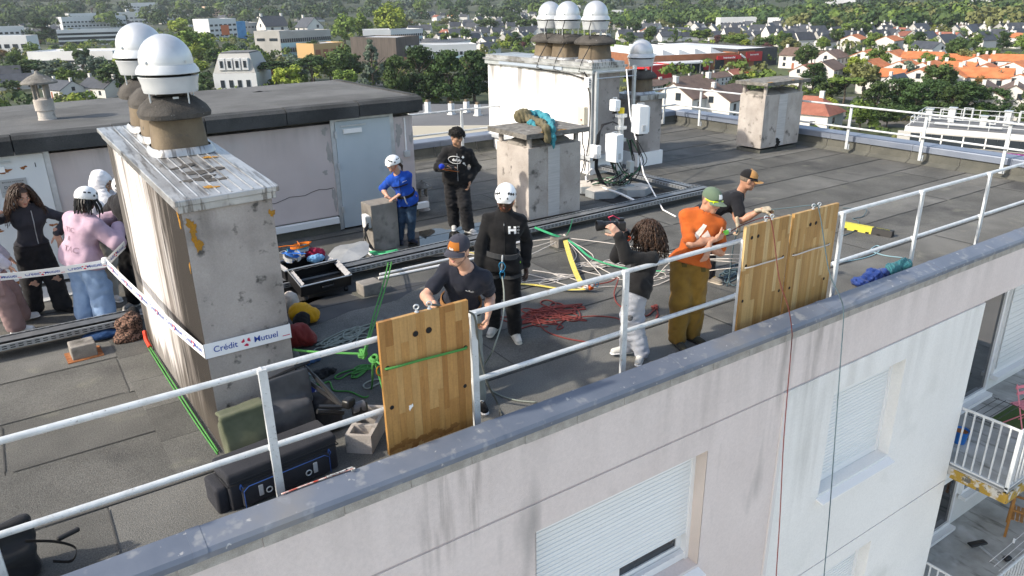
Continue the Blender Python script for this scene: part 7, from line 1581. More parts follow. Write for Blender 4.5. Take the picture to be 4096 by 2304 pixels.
for x in (-.26, .26):
    for y, h_ in ((-.25, .62), (.25, .90)): MB().box(p(x, y, h_/2), (.045, .045, h_), rotz(.35)).build('leg', m_teak, t)
    MB().box(p(x, 0, .63), (.05, .56, .03), rotz(.35)).build('armrest', m_teak, t)
for k in range(7): ubox('seat_slat', m_teak, t, p(0, -.22+.07*k, .42), (.52, .052, .018), rotz(.35)); ubox('back_slat', m_teak, t, p(-.2+.066*k, .26, .68), (.045, .018, .42), rotz(.35))
c = G(2470, 1385, -6.42); t = thing('exercise_board', 'black and grey skateboard shaped trolley on the lower balcony', 'trolley', c); MB().rbox(c+V(.0, .1, .10), (.38, .13, .05), rotz(-.35), .024).build('deck', m_camb, t, True); MB().tube([c+V(0, .1, .08), c+V(-.15, -.35, .06)], .022, 6).build('tube', m_steel, t, True); MB().rbox(c+V(.08, -.40, .06), (.16, .10, .08), rotz(-.3), .03).build('foot', m_camb, t, True)
for k in range(3): rope('%s white washing line over the lower balcony' % ('upper', 'middle', 'lower')[k], [(12.0, -.55-.08*k, -5.35-.04*k), (13.6, -.5-.08*k, -5.42-.04*k), (15.6, -.45-.08*k, -5.30-.04*k)], .004, m_pvc, 4, sm=4, cat='washing line')
for k, (x, c_) in enumerate(((14.0, (.45, .60, .10)), (13.7, (.45, .60, .10)), (14.3, (.04, .04, .22)), (13.0, (.7, .72, .74)))):
    tag(MB().box((x, -.50, -5.44), (.02, .03, .09)).build('clothes_peg', mat('peg %d' % k, c_, rough=.5)), 'clothes peg, %s on the washing lines' % ('right of the two lime ones', 'left of the two lime ones', 'dark blue one', 'white one')[k], 'clothes peg', 'clothes pegs on the lines')
# ================================================================== the town below
def sstep(a, b_, x): t = np.clip((x-a)/(b_-a), 0, 1); return t*t*(3-2*t)
def terr(x, y):
    r_ = np.hypot(x, y+4.4); return -24.0+44*sstep(750, 2000, r_)+26*sstep(1800, 3600, r_)+1.5*np.sin(x*.004)*np.cos(y*.0035)*sstep(200, 600, r_)
def TG(px, py, dz=0.0):
    d = ray(px, py); lo, hi = 20.0, None; t = 30.0
    for _ in range(400):
        p = CAM+d*t
        if p[2] < terr(p[0], p[1])+dz: hi = t; break
        lo = t; t *= 1.03
    if hi is None: return CAM+d*5000
    for _ in range(30):
        m = (lo+hi)/2; p = CAM+d*m
        if p[2] < terr(p[0], p[1])+dz: hi = m
        else: lo = m
    return CAM+d*hi
m_gnd = mat('town ground', (.030, .042, .018), (.050, .060, .026), sc=.012, rough=.98, spots=[((.11, .105, .095), .020, .60, .66), ((.022, .036, .014), .05, .5, .6), ((.07, .095, .032), .03, .62, .70)], fine=.25, fsc=.6)
nr, na = 70, 90; rr_ = 12*np.power(6500/12, np.linspace(0, 1, nr)); aa = np.linspace(-math.pi, math.pi, na+1)
P = [(0, -4.4, -24)]; F = []
for r_ in rr_:
    for a in aa[:-1]: x, y = r_*math.sin(a), -4.4+r_*math.cos(a); P.append((x, y, float(terr(x, y))))
for k in range(na): F.append((0, 1+(k+1) % na, 1+k))
for i in range(nr-1):
    for k in range(na): a = 1+i*na+k; b_ = 1+i*na+(k+1) % na; F.append((a, b_, b_+na, a+na))
o = MB().add(P, [f[::-1] for f in F]).build('ground', m_gnd, None, 'all'); o['kind'] = 'structure'
m_bounce = mat('pale paved forecourt', (.36, .34, .31), (.46, .44, .405), sc=.15, rough=.9)
o = MB().bx(-160, 120, -150, -1.0, -24.4, -23.8).build('bounce_forecourt', m_bounce); o['kind'] = 'structure'  # added unseen paving that bounces light up onto the shaded facade
m_asph = mat('road asphalt', (.085, .085, .088), (.11, .11, .112), sc=.2, rough=.9)
def road(pts, w):
    pts = smooth_path([V(*p) for p in pts], 6); P = []
    for i, p in enumerate(pts):
        t_ = unit(pts[min(i+1, len(pts)-1)]-pts[max(i-1, 0)]); n = V(-t_[1], t_[0], 0)*w/2
        for q in (p-n, p+n): P.append((q[0], q[1], float(terr(q[0], q[1]))+.12))
    o = MB().add(P, [(2*i, 2*i+2, 2*i+3, 2*i+1) for i in range(len(pts)-1)]).build('road', m_asph); o['kind'] = 'structure'
for pts in (((1560, 245), (1680, 222), (1900, 205), (2080, 180), (2200, 150), (2330, 110)), ((2120, 250), (2300, 245), (2576, 262)), ((650, 245), (860, 205), (1010, 215), (1290, 205)), ((760, 95), (765, 75), (775, 55), (785, 35)), ((2400, 120), (2440, 100), (2470, 85)), ((1300, 140), (1500, 130), (1650, 112), (1900, 96))): road([TG(*p) for p in pts], 7)
# ---- counting labels: ordinal from the left within a row, filled in when the row is complete
def nth(k, n):
    w_ = ['leftmost', 'second from left', 'third from left', 'fourth from left', 'fifth from left', 'sixth from left', 'seventh from left', 'eighth from left', 'ninth from left', 'tenth from left']
    if n == 1: return 'only one'
    if k == n-1: return 'rightmost'
    return w_[k] if k < 10 else '%dth from left' % (k+1)
ROWS = {}
def enrol(o, what, where, px, group): ROWS.setdefault((what, where, group), []).append((px, o))
def call_rolls():
    for (what, where, group), L_ in ROWS.items():
        L_.sort(key=lambda q: q[0])
        for k, (px, o) in enumerate(L_): o['label'] = '%s, %s %s' % (what, nth(k, len(L_)), where); o['group'] = group
# ---- houses
m_hw = mat('house render', (.52, .51, .49), (.62, .61, .585), sc=.05, rough=.9, rnd=.05); m_hg = mat('grey house render', (.33, .325, .31), (.40, .395, .38), sc=.05, rough=.9, rnd=.05)
m_slate = mat('slate roof', (.030, .034, .042), (.050, .056, .066), sc=.6, rough=.6, rnd=.18, fine=.12, fsc=3); m_pant = mat('orange pantiles', (.38, .115, .042), (.46, .165, .065), sc=.5, rough=.85, rnd=.10, fine=.12, fsc=2.5)
m_brown = mat('brown tiles', (.105, .070, .056), (.15, .10, .08), sc=.6, rough=.85, rnd=.12, fine=.15, fsc=2.5); m_redt = mat('red tiles', (.21, .075, .05), (.28, .105, .07), sc=.6, rough=.85, rnd=.12, fine=.15, fsc=2.5)
m_win = mat('far window', (.025, .032, .040), rough=.1); m_brick = mat('brick red', (.26, .095, .05), (.33, .13, .075), sc=1, rough=.9)
def mesh_of(b_, m, name):
    me = bpy.data.meshes.new(name); me.from_pydata(b_.v, [], b_.f); me.materials.append(m); me.update(); return me
def gable_walls(L_, D, h, r_): x, y = L_/2, D/2; return MB().add([(-x, -y, -1), (x, -y, -1), (x, y, -1), (-x, y, -1), (-x, -y, h), (x, -y, h), (x, y, h), (-x, y, h), (-x, 0, h+r_), (x, 0, h+r_)], [(0, 1, 5, 4), (2, 3, 7, 6), (1, 2, 6, 9, 5), (3, 0, 4, 8, 7)])
def gable_roof(L_, D, h, r_, ov=.35, th=.18):
    x, y = L_/2+ov*.5, D/2+ov; s = r_/(D/2); b_ = MB()
    for q in (-1, 1):
        P = [(-x, q*y, h-ov*s), (x, q*y, h-ov*s), (x, 0, h+r_), (-x, 0, h+r_)]; P2 = [(p[0], p[1], p[2]+th) for p in P]
        b_.add(P+P2, [(4, 5, 6, 7), (0, 1, 5, 4), (1, 2, 6, 5), (3, 0, 4, 7), (3, 2, 1, 0)] if q < 0 else [(7, 6, 5, 4), (4, 5, 1, 0), (5, 6, 2, 1), (7, 4, 0, 3), (0, 1, 2, 3)])
    return b_
def hip_roof(L_, D, h, r_, ov=.5):
    x, y = L_/2+ov, D/2+ov; k = L_/2-D/2*.8; return MB().add([(-x, -y, h-.2), (x, -y, h-.2), (x, y, h-.2), (-x, y, h-.2), (-k, 0, h+r_), (k, 0, h+r_)], [(0, 1, 5, 4), (1, 2, 5), (2, 3, 4, 5), (3, 0, 4), (3, 2, 1, 0)])
KINDS = {'slate': (10.5, 7.8, 4.2, 3.7, m_hw, m_slate, 'gable'), 'slate_g': (11.5, 8, 4.4, 3.6, m_hg, m_slate, 'gable'), 'slate_low': (13, 8.5, 2.9, 2.6, m_hw, m_slate, 'gable'), 'orange': (12.5, 8.6, 5.3, 1.9, m_hw, m_pant, 'gable'), 'orange_s': (9.5, 8, 5.2, 1.9, m_hw, m_pant, 'gable'), 'brown': (12, 8.5, 4.8, 2.5, m_hw, m_brown, 'gable'), 'brown_hip': (12.5, 9.5, 4.6, 2.8, m_hw, m_brown, 'hip'), 'red': (11, 8.5, 5, 2.2, m_hw, m_redt, 'gable'), 'red_hip': (11, 9, 3.6, 3.2, m_hw, m_redt, 'hip')}
WHAT = {'slate': 'white slate roofed house', 'slate_g': 'grey slate roofed house', 'slate_low': 'low slate roofed house', 'orange': 'white orange roofed house', 'orange_s': 'short orange roofed house', 'brown': 'brown roofed house', 'brown_hip': 'hipped brown roofed house', 'red': 'dark red roofed house', 'red_hip': 'small hipped red roofed house'}
KM_ = {}
def house(p, kind, rz, what=None, where='', px=0, detail=True, sc=1.0, group='houses in the town', zscale=1.0):
    L_, D, h, r_, wm, rm, rk = KINDS[kind]
    if kind not in KM_:
        KM_[kind] = (mesh_of(gable_walls(L_, D, h, r_) if rk == 'gable' else MB().bx(-L_/2, L_/2, -D/2, D/2, -1, h), wm, 'house_wall'), mesh_of(gable_roof(L_, D, h, r_) if rk == 'gable' else hip_roof(L_, D, h, r_), rm, 'house_roof'),
                     mesh_of(MB().bx(-.45, .45, -.35, .35, -1.5, .9).bx(-.5, .5, -.4, .4, .9, 1.05), m_hw, 'house_chimney'), mesh_of(MB().bx(-.55, .55, -.04, .04, -.65, .65), m_win, 'house_window'), mesh_of(MB().bx(-.48, .48, -.04, .04, -1.05, 1.05), m_brick, 'house_door'))
    me = KM_[kind]; o = bpy.data.objects.new('house', None); COL.objects.link(o); o['category'] = 'house'; o.location = tuple(p); o.rotation_euler.z = rz; o.scale = (sc, sc, sc*zscale)
    def kid(nm, m, loc, par=o, rot=0):
        c = bpy.data.objects.new(nm, m); COL.objects.link(c); c.parent = par; c.location = loc; c.rotation_euler.z = rot; return c
    w_ = kid('wall', me[0], (0, 0, 0)); rf = kid('roof', me[1], (0, 0, 0))
    zc = h+r_
    for q in ((-1, 1) if rng.random() < .45 else (rng.choice((-1, 1)),)): kid('chimney', me[2], (q*(L_/2-.7) if rk == 'gable' else q*L_*.18, 0, zc+.1), rf)
    if detail:
        nw = 3 if L_ > 11 else 2
        for q in (-1, 1):
            for k in range(nw):
                x = (k-(nw-1)/2)*L_/(nw+.3)
                if h > 4: kid('window', me[3], (x, q*(D/2+.03), h-1.25))
                if k == 1: kid('door', me[4], (x, q*(D/2+.03), 1.05))
                else: kid('window', me[3], (x, q*(D/2+.03), 1.45))
            kid('window', me[3], (q*(L_/2+.03), rng.choice((-1.2, 0, 1.2)), h+.2 if rk == 'gable' else h-1.4), rot=math.pi/2)
    enrol(o, what or WHAT[kind], where, px, group); return o
def row(xs, xe, ys, ye, n, kinds, where, ang=0.0, jit=.35, detail=None, group='houses in the town', sc=1.0, jy=4.0):
    for k in range(n):
        t = (k+.5+rng.uniform(-jit, jit)*.6)/n; px, py = xs+(xe-xs)*t, ys+(ye-ys)*t+rng.uniform(-jy, jy)*.5; p = TG(px, py); d_ = np.hypot(p[0], p[1])
        house(p, rng.choice(kinds), ang+rng.choice((0, 0, 0, math.pi/2))+rng.uniform(-.12, .12), where=where, px=px, detail=(d_ < 420) if detail is None else detail, group=group, sc=sc*rng.uniform(.92, 1.1))
SL = ['slate', 'slate', 'slate_g', 'slate_low']
row(2140, 2576, 178, 192, 6, ['orange'], 'in the rear line of the orange roof cluster', .25, .2, True); row(2150, 2590, 205, 222, 6, ['orange', 'orange_s'], 'in the middle line of the orange roof cluster', .25, .2, True); row(2180, 2600, 232, 250, 5, ['orange', 'orange_s', 'orange'], 'in the front line of the orange roof cluster', .25, .2, True)
row(1990, 2110, 172, 178, 3, ['brown', 'brown'], 'in the brown roofed line left of the orange roofs', .2, .1, True); row(2000, 2100, 215, 210, 2, ['brown', 'red'], 'behind the far right ventilation stack', .2, .1, True)
row(1690, 1860, 300, 305, 2, ['brown', 'brown_hip'], 'just beyond the far parapet railing', .15, .1, True, sc=1.15); row(2010, 2060, 318, 322, 1, ['red_hip'], 'just right of the far ventilation stack', .3, 0, True)
row(2420, 2576, 290, 295, 2, ['brown', 'brown'], 'behind the pines at the right edge', .3, .1, True, sc=1.1); row(2210, 2280, 262, 258, 1, ['slate'], 'left of the dark pines at right', .2, 0, True)
for k, (a, b_, y0_, y1_, n, wh) in enumerate(((1955, 2310, 118, 112, 8, 'in the row above the brown roofs'), (1960, 2320, 98, 96, 9, 'in the second row above the brown roofs'), (2300, 2576, 140, 112, 6, 'in the row above the orange cluster'), (2330, 2576, 105, 82, 6, 'in the upper right row below the wood'), (1940, 2260, 82, 80, 8, 'in the back row below the right hand wood'),
        (1560, 1960, 104, 100, 11, 'in the row behind the supermarket'), (1580, 1960, 90, 86, 10, 'in the second row behind the supermarket'), (1480, 1960, 76, 72, 10, 'in the third row behind the supermarket'), (1690, 1960, 63, 62, 6, 'in the far row behind the supermarket'),
        (1070, 1240, 138, 132, 5, 'in the row left of the white chimney block'), (1090, 1380, 118, 112, 7, 'in the row behind the white chimney block'), (1130, 1370, 98, 94, 7, 'in the second row behind the white block'), (1130, 1370, 78, 74, 7, 'in the third row behind the white block'), (1120, 1370, 60, 56, 7, 'in the fourth row behind the white block'), (1020, 1360, 44, 38, 8, 'in the far row behind the white block'),
        (0, 150, 100, 96, 4, 'in the row at the far left'), (60, 330, 62, 58, 5, 'in the upper left row'), (20, 520, 44, 38, 6, 'in the far row at upper left'), (130, 420, 246, 238, 3, 'just above the hut roof'), (0, 60, 225, 222, 2, 'left of the hut cowl'), (740, 830, 56, 52, 2, 'left of the tall round trees'))):
    row(a, b_, y0_, y1_, n, SL if k not in (13, 14) else SL+['brown'], wh, rng.uniform(-.4, .5))
row(1100, 1340, 52, 50, 3, ['orange_s', 'red'], 'among the slate roofs behind the white block', .3); row(2090, 2290, 128, 130, 2, ['orange', 'red'], 'between slate roofs above the orange cluster', .3); row(1540, 1900, 66, 64, 4, ['orange_s', 'red', 'brown'], 'near the wood behind the supermarket', .3)
row(640, 830, 92, 90, 2, ['slate'], 'behind the long school with blue panels', .15, .1, True, sc=2.1); row(2200, 2400, 68, 66, 3, ['slate_low', 'brown', 'red'], 'close under the right hand wood', .3)
for (xa, xb), (ya, yb_), n_, wh in (((0, 330), (36, 96), 12, 'scattered at the far left'), ((330, 700), (32, 70), 12, 'scattered above the offices'), ((1000, 1380), (34, 110), 24, 'scattered behind the white block'), ((1500, 1960), (42, 100), 30, 'scattered beyond the supermarket'), ((1960, 2300), (45, 125), 26, 'scattered above the brown roofs'), ((2300, 2576), (40, 130), 22, 'scattered at the upper right')):
    for k in range(n_):
        px = xa+(xb-xa)*(k+rng.random())/n_; py = rng.uniform(ya, yb_); house(TG(px, py), rng.choice(SL+['slate', 'brown', 'red', 'orange_s']), rng.uniform(0, 3.14), where=wh, px=px, detail=False, sc=rng.uniform(.9, 1.15))
# terrace row
a, e = TG(1622, 240), TG(1885, 203); ang = math.atan2((e-a)[1], (e-a)[0]); nT = 8
for k in range(nT):
    p = a+(e-a)*(k+.5)/nT; p[2] = terr(p[0], p[1]); kd = ('brown', 'brown', 'brown', 'brown', 'brown', 'brown', 'red', 'orange')[k]; L0 = KINDS[kd][0]
    house(p, kd, ang, 'white terraced house', 'in the terrace below the supermarket', k, True, np.linalg.norm(e-a)/nT/L0*.995, 'terraced houses')
# ---- larger buildings
m_bw = mat('white panel facade', (.52, .53, .54), (.60, .61, .615), sc=.08, rough=.8, rnd=.02); m_bg = mat('grey concrete facade', (.30, .295, .28), (.38, .37, .355), sc=.1, rough=.9); m_bb = mat('pale blue panel', (.36, .52, .56), rough=.6); m_flat = mat('grey flat roof', (.09, .092, .096), (.14, .142, .146), sc=.08, rough=.9, rnd=.06)
m_roofw = mat('white flat roof', (.42, .44, .46), (.55, .57, .58), sc=.1, rough=.8); m_blkp = mat('black cladding', (.030, .030, .035), (.045, .045, .050), sc=.4, rough=.6); m_tim = mat('dark timber cladding', (.060, .05, .045), (.10, .085, .075), sc=1.2, rough=.9, stretch=(1, 1, .1)); m_ylw = mat('yellow ochre panel', (.42, .27, .12), rough=.7); m_orp = mat('orange panel', (.55, .13, .035), rough=.7); m_peach = mat('peach render', (.62, .44, .33), rough=.9)
def slab(label, L0, R0, h, depth, wall, roof=None, rows=(), cols=0, win=m_win, bands=None, flat=False, name='building', parapet=.6, cat='building', wh=1.4, end=None):
    """flat-roofed block: front foot runs from photo point L0 to R0; rows = heights of window lines"""
    p, q = TG(*L0), TG(*R0); z = min(p[2], q[2])-.5; u = unit((q-p)*V(1, 1, 0)); n = V(-u[1], u[0], 0); n = n if n@(p-CAM) > 0 else -n; W_ = np.hypot(*(q-p)[:2]); zt = max(p[2], q[2])+h
    t = thing(name, label, cat, ((p+q)/2)[:2].tolist()+[z]); c = [p, q, q+n*depth, p+n*depth]; po = [(v[0], v[1]) for v in c]
    if (q-p)[0]*n[1]-(q-p)[1]*n[0] < 0: po = po[::-1]
    MB().prism(po, z, zt).build('wall', wall, t); 
    ins = lambda k: [(v[0]+(sum(x[0] for x in po)/4-v[0])*k, v[1]+(sum(x[1] for x in po)/4-v[1])*k) for v in po]
    if parapet: 
        b_ = MB(); o_, i_ = po, ins(.02)
        for k in range(4):
            j = (k+1) % 4; b_.add([(*o_[k], zt+.004), (*o_[j], zt+.004), (*i_[j], zt+.004), (*i_[k], zt+.004), (*o_[k], zt+parapet), (*o_[j], zt+parapet), (*i_[j], zt+parapet), (*i_[k], zt+parapet)], [(0, 1, 5, 4), (4, 5, 6, 7), (2, 3, 7, 6)])
        b_.build('parapet', wall, t)
    MB().prism(ins(.021), zt+.002, zt+.12).build('roof', roof or m_flat, t); ro = np.stack([u, n, V(0, 0, 1)], 1)
    for bz, bh, bm in (bands or []): ubox('facade_band', bm, t, p*V(1, 1, 0)+u*W_/2-n*.06+V(0, 0, z+bz), (W_*.995, .12, bh), ro)
    for rz_ in rows:
        for k in range(cols): ubox('window', win, t, p*V(1, 1, 0)+u*W_*(k+.5)/cols-n*.08+V(0, 0, z+rz_), (W_/cols*.62, .22, wh), ro)
        e_ = -u*.05
        for k in range(int(end or 0)): ubox('window', win, t, p*V(1, 1, 0)+e_+n*depth*(k+.6)/(end+.2)+V(0, 0, z+rz_), (.2, 1.2, wh), ro)
    return t, p, u, n, W_, zt, ro, z
# schools and offices, centre left
slab('long grey school with two window lines over pale blue panels', (710, 142), (836, 132), 12.5, 14, m_bg, m_roofw, (3.5, 8.8), 24, bands=((1.2, 2.2, m_bb), (6.3, 2.4, m_bb)), wh=2.0, end=2)
slab('pale concrete end block of the long school', (646, 142), (709, 142), 13, 13, m_bg, m_roofw, (9.5,), 2)
slab('white school block with a window line beside the round trees', (985, 122), (1066, 116), 10.5, 16, m_bw, m_flat, (4.6, 8.0), 17, bands=((2.4, 1.8, m_bb), (6.2, 1.2, m_bb)), wh=1.6); slab('blank white end of the school beside the round trees', (916, 124), (984, 122), 11, 16, m_bw, m_roofw, (7,), 1)
slab('low building with yellow ochre panels', (792, 148), (868, 142), 7, 16, m_ylw, m_roofw, (3,), 4, m_brick, wh=4); slab('dark timber clad sports hall', (1000, 168), (1058, 160), 12, 26, m_tim, m_roofw, (), 0)
slab('low dark roofed wing behind the timber hall', (1058, 150), (1150, 150), 8, 24, m_bw, m_blkp, (), 0, parapet=0); slab('long white school wing with blue framed windows', (1020, 165), (1200, 158), 8, 14, m_bw, m_roofw, (2.2, 5.2), 16, bands=((3.6, .9, m_bb),), wh=1.5); slab('brick red porch of the timber hall', (1010, 176), (1058, 170), 4, 5, m_brick, m_roofw, (1.8,), 3)
mp, mq = TG(545, 250), TG(652, 248); mu = unit((mq-mp)*V(1, 1, 0)); mn = V(-mu[1], mu[0], 0); mW = np.linalg.norm(mq-mp); mro = np.stack([mu, mn, UPV], 1); mc = (mp+mq)/2+mn*8
MS = thing('building', 'white mansard roofed apartment building above the hut roof', 'building', mc); MB().box(mc+V(0, 0, 3.5), (mW, 16, 8.5), mro).build('wall', m_bw, MS); MB().box(mc+V(0, 0, 10.6), (mW*.98, 15.6, 5.6), mro, .72).build('mansard', m_hg, MS); MB().box(mc+V(0, 0, 13.6), (mW*.66, 10, .4), mro).build('roof', m_flat, MS)
for k in range(4):
    ubox('window', m_win, MS, mc+mu*mW*(-.3+.2*k)-mn*8.02+V(0, 0, 4.6), (1.2, .2, 2.2), mro); ubox('dormer', m_bw, MS, mc+mu*mW*(-.27+.18*k)-mn*7.0+V(0, 0, 10.4), (1.9, 1.8, 3.4), mro); ubox('dormer_window', m_win, MS, mc+mu*mW*(-.27+.18*k)-mn*7.95+V(0, 0, 10.4), (.9, .1, 2.0), mro)
slab('white housing block with recessed upper floors at left', (162, 84), (322, 76), 15, 16, m_bw, m_slate, (3.2, 7.2, 11.2), 18, bands=((9.2, .5, m_hg), (5.2, .5, m_hg)), wh=1.6); slab('upper set back storey of the white housing block', (180, 72), (312, 66), 15, 10, m_bw, m_slate, (12.8,), 14)
slab('glass fronted office with dark window bands at left', (150, 116), (330, 110), 11, 18, m_bw, m_flat, (), 0, bands=((2.6, 2.2, m_win), (6.0, 2.0, m_win), (9.2, 1.6, m_win))); slab('low white flat roofed workshop at left', (78, 178), (292, 176), 8, 20, m_bw, m_roofw, (2.2,), 12, bands=((4.6, .9, m_win),), wh=1.2)
slab('white modern house block at the left edge', (-30, 140), (76, 138), 11, 14, m_bw, m_roofw, (6.0,), 5, wh=2.4); slab('white cube building at the left edge', (-40, 112), (70, 108), 13, 14, m_bw, m_roofw, (9.0,), 8, wh=1.6)
b5 = slab('white apartment block with an orange panel and blue scaffold sheeting', (532, 104), (600, 100), 17, 20, m_bw, m_flat, (5, 9, 13), 6, wh=1.6); ubox('orange_panel', m_orp, b5[0], b5[1]*V(1, 1, 0)+b5[2]*b5[4]*.55-b5[3]*.2+V(0, 0, b5[7]+9), (8, .3, 8), b5[6]); slab('blue sheeted scaffold beside the white apartments', (580, 100), (622, 97), 14, 6, mat('blue scaffold net', (.03, .20, .42), (.06, .28, .52), sc=.4, rough=.8), None, (), 0)
slab('grey roofed hall beyond the blue scaffold', (600, 94), (668, 90), 12, 22, m_hg, m_flat, (9,), 8); slab('peach apartment block with grey roof near the wood', (520, 44), (614, 40), 13, 14, m_peach, m_slate, (2.5, 5.5, 8.5), 12, wh=1.4); slab('far white offices among the trees at upper left', (318, 32), (400, 30), 13, 14, m_bw, m_slate, (4, 8), 9); slab('far white villa under the poplars', (305, 60), (372, 58), 13, 12, m_hw, m_slate, (3, 7), 6)
slab('white apartment block with stepped roof above the supermarket', (1480, 62), (1562, 60), 14, 14, m_bw, m_slate, (3, 6.5, 10), 9, wh=1.5); slab('white apartment block right of the stepped one', (1562, 58), (1612, 56), 12, 14, m_bw, m_slate, (3, 6.5), 6); slab('long white apartments with slate roof near the wood', (1810, 78), (1900, 76), 10, 12, m_bw, m_slate, (3, 6.5), 10); slab('white apartments with slate roof at the wood edge', (1960, 80), (2062, 74), 10, 12, m_bw, m_slate, (3, 6.5), 11)
slab('far white flats in the wood at top right', (2440, 20), (2560, 18), 12, 14, m_bw, m_roofw, (5,), 10); slab('far white hall in the wood at top right', (2060, 20), (2150, 18), 12, 14, m_bw, m_roofw, (5,), 10); slab('far white terrace at the top centre', (1232, 32), (1330, 30), 9, 12, m_bw, m_slate, (4,), 10); slab('white block in the distance at top centre', (1390, 40), (1460, 38), 12, 12, m_bw, m_slate, (4, 8), 7)
# supermarket
sm = slab('white roofed supermarket with brick red front', (1625, 184), (1852, 172), 5.6, 62, mat('brick red cladding', (.22, .085, .042), (.27, .11, .055), sc=.5, rough=.8), m_roofw, (), 0, name='supermarket', cat='supermarket')
t, p, u, n, W_, zt, ro, z = sm; m_red = mat('sign red', (.42, .02, .025), rough=.5); m_sw = mat('sign white', (.80, .80, .80), rough=.4)
for k in range(5): MB().prism([tuple((p+u*W_*(.1+.18*k+a_)+n*(8+b_))[:2]) for a_, b_ in ((0, 0), (.13, 0), (.13, 44), (0, 44))], zt+.13, zt+.5, [zt+2.2, zt+.3, zt+.3, zt+2.2]).build('roof_light', m_roofw, t)
for k in range(9): ubox('shop_window', m_win if k % 4 else m_red, t, p*V(1, 1, 0)+u*W_*(.06+.075*k)-n*.15+V(0, 0, z+2.0), (W_*.068, .3, 3.4), ro)
ubox('entrance', m_win, t, p*V(1, 1, 0)+u*W_*.80-n*.15+V(0, 0, z+2.4), (W_*.10, .3, 4.2), ro)
MB().box(p*V(1, 1, 0)+u*W_*.30-n*5+V(0, 0, z+4.3), (W_*.56, 9, .5), ro).build('canopy', m_roofw, t); ubox('sign_board', m_red, t, p*V(1, 1, 0)+u*W_*.90-n*.4+V(0, 0, z+5.0), (11, .5, 1.5), ro); lettering('Intermarché', m_sw, t, p*V(1, 1, 0)+u*W_*.90-n*.7+V(0, 0, z+5.0), u, UPV, .8, .02)
for k in range(6): ubox('canopy_post', m_hg, t, p*V(1, 1, 0)+u*W_*(.05+.1*k)-n*9+V(0, 0, z+2.4), (.3, .3, 4.4), ro)
sr = slab('black clad right wing of the supermarket', (1853, 171), (1952, 163), 6.6, 58, m_blkp, m_roofw, (), 0, name='supermarket_wing', cat='supermarket'); t, p, u, n, W_, zt, ro, z = sr
ubox('brick_panel', MATS['brick red cladding'], t, p*V(1, 1, 0)+u*W_*.20-n*.2+V(0, 0, z+3.6), (W_*.40, .4, 6.6), ro); ubox('sign_board', m_red, t, p*V(1, 1, 0)+u*W_*.38-n*.5+V(0, 0, z+4.6), (9, .5, 3.6), ro); lettering('Intermarché', m_sw, t, p*V(1, 1, 0)+u*W_*.38-n*.8+V(0, 0, z+5.4), u, UPV, .7, .02); ubox('emblem', m_sw, t, p*V(1, 1, 0)+u*W_*.14-n*.5+V(0, 0, z+4.6), (5, .3, .7), ro@np.array(Matrix.Rotation(.5, 3, 'Y')))
slab('red and white petrol canopy before the supermarket', (1632, 200), (1690, 196), 4.2, 10, m_red, m_roofw, (), 0, name='petrol_canopy', cat='canopy')
# neighbouring block of the same estate with roof chimneys (centre) and the white block at right
zr = -9.5; p4 = [G(*q, zr) for q in ((1020, 318), (1240, 316), (1255, 262), (1030, 262))]
NBK = thing('apartment_building', 'cream flat roofed block with white roof chimneys below the rear parapet', 'building', (*(p4[0]+p4[1])[:2]/2, -24)); MB().prism([tuple(q[:2]) for q in p4], -24.5, zr-1.0).build('wall', mat('cream render', (.48, .45, .39), (.54, .51, .45), sc=.1, rough=.9), NBK); MB().prism([tuple(q[:2]) for q in p4], zr-.99, zr).build('cornice', mat('white cornice', (.50, .47, .41), rough=.8), NBK); 
cen = sum(p4)/4; MB().prism([tuple((q+(cen-q)*.03)[:2]) for q in p4], zr+.002, zr+.05).build('roof', m_flat, NBK)
for k, (px, py) in enumerate(((1083, 285), (1142, 289), (1180, 284), (1208, 292), (1256, 300), (1290, 293))):
    g_ = G(px*1.0-6, py, zr); ch = MB().box(g_+V(0, 0, .7), (.55, .55, 1.35), rotz(.3)).build('roof_chimney', m_bw, NBK); MB().box(g_+V(0, 0, 1.5), (.36, .36, .3), rotz(.3)).build('chimney_pot', m_pot, ch); MB().box(g_+V(0, 0, .1), (.8, .8, .15), rotz(.3)).build('chimney_foot', m_roofw, ch)
u = unit(p4[1]-p4[0]); ro = np.stack([u, V(-u[1], u[0], 0), UPV], 1); Wn = np.linalg.norm(p4[1]-p4[0])
for k in range(9):
    for fz in (-3.0, -5.8): ubox('window', m_win if (k+int(fz)) % 3 else m_pvc, NBK, p4[0]+u*Wn*(k+.5)/9-ro[:, 1]*.05+V(0, 0, fz), (1.3, .15, 1.4), ro); 
zr = -10.0; a = G(2277, 317, zr); e = G(2720, 351, zr); back = G(2318, 290, zr); n_ = back-a
WBK = thing('apartment_building', 'white flat roofed block with purple balcony panels at the right edge', 'building', (*a[:2], -24)); p4 = [a, e, e+n_, a+n_]; MB().prism([tuple(q[:2]) for q in p4], -24.5, zr).build('wall', m_bw, WBK); cen = sum(p4)/4; MB().prism([tuple((q+(cen-q)*.02)[:2]) for q in p4], zr+.003, zr+.06).build('roof', m_flat, WBK)
u = unit(e-a); ny = V(-u[1], u[0], 0); ny = ny if ny@n_ > 0 else -ny; ro = np.stack([u, ny, UPV], 1); Wn = np.linalg.norm(e-a); m_pur = mat('purple panel', (.36, .03, .30), rough=.5); rlp = mat('galvanised far rail', (.62, .65, .67), rough=.4, metal=.4)
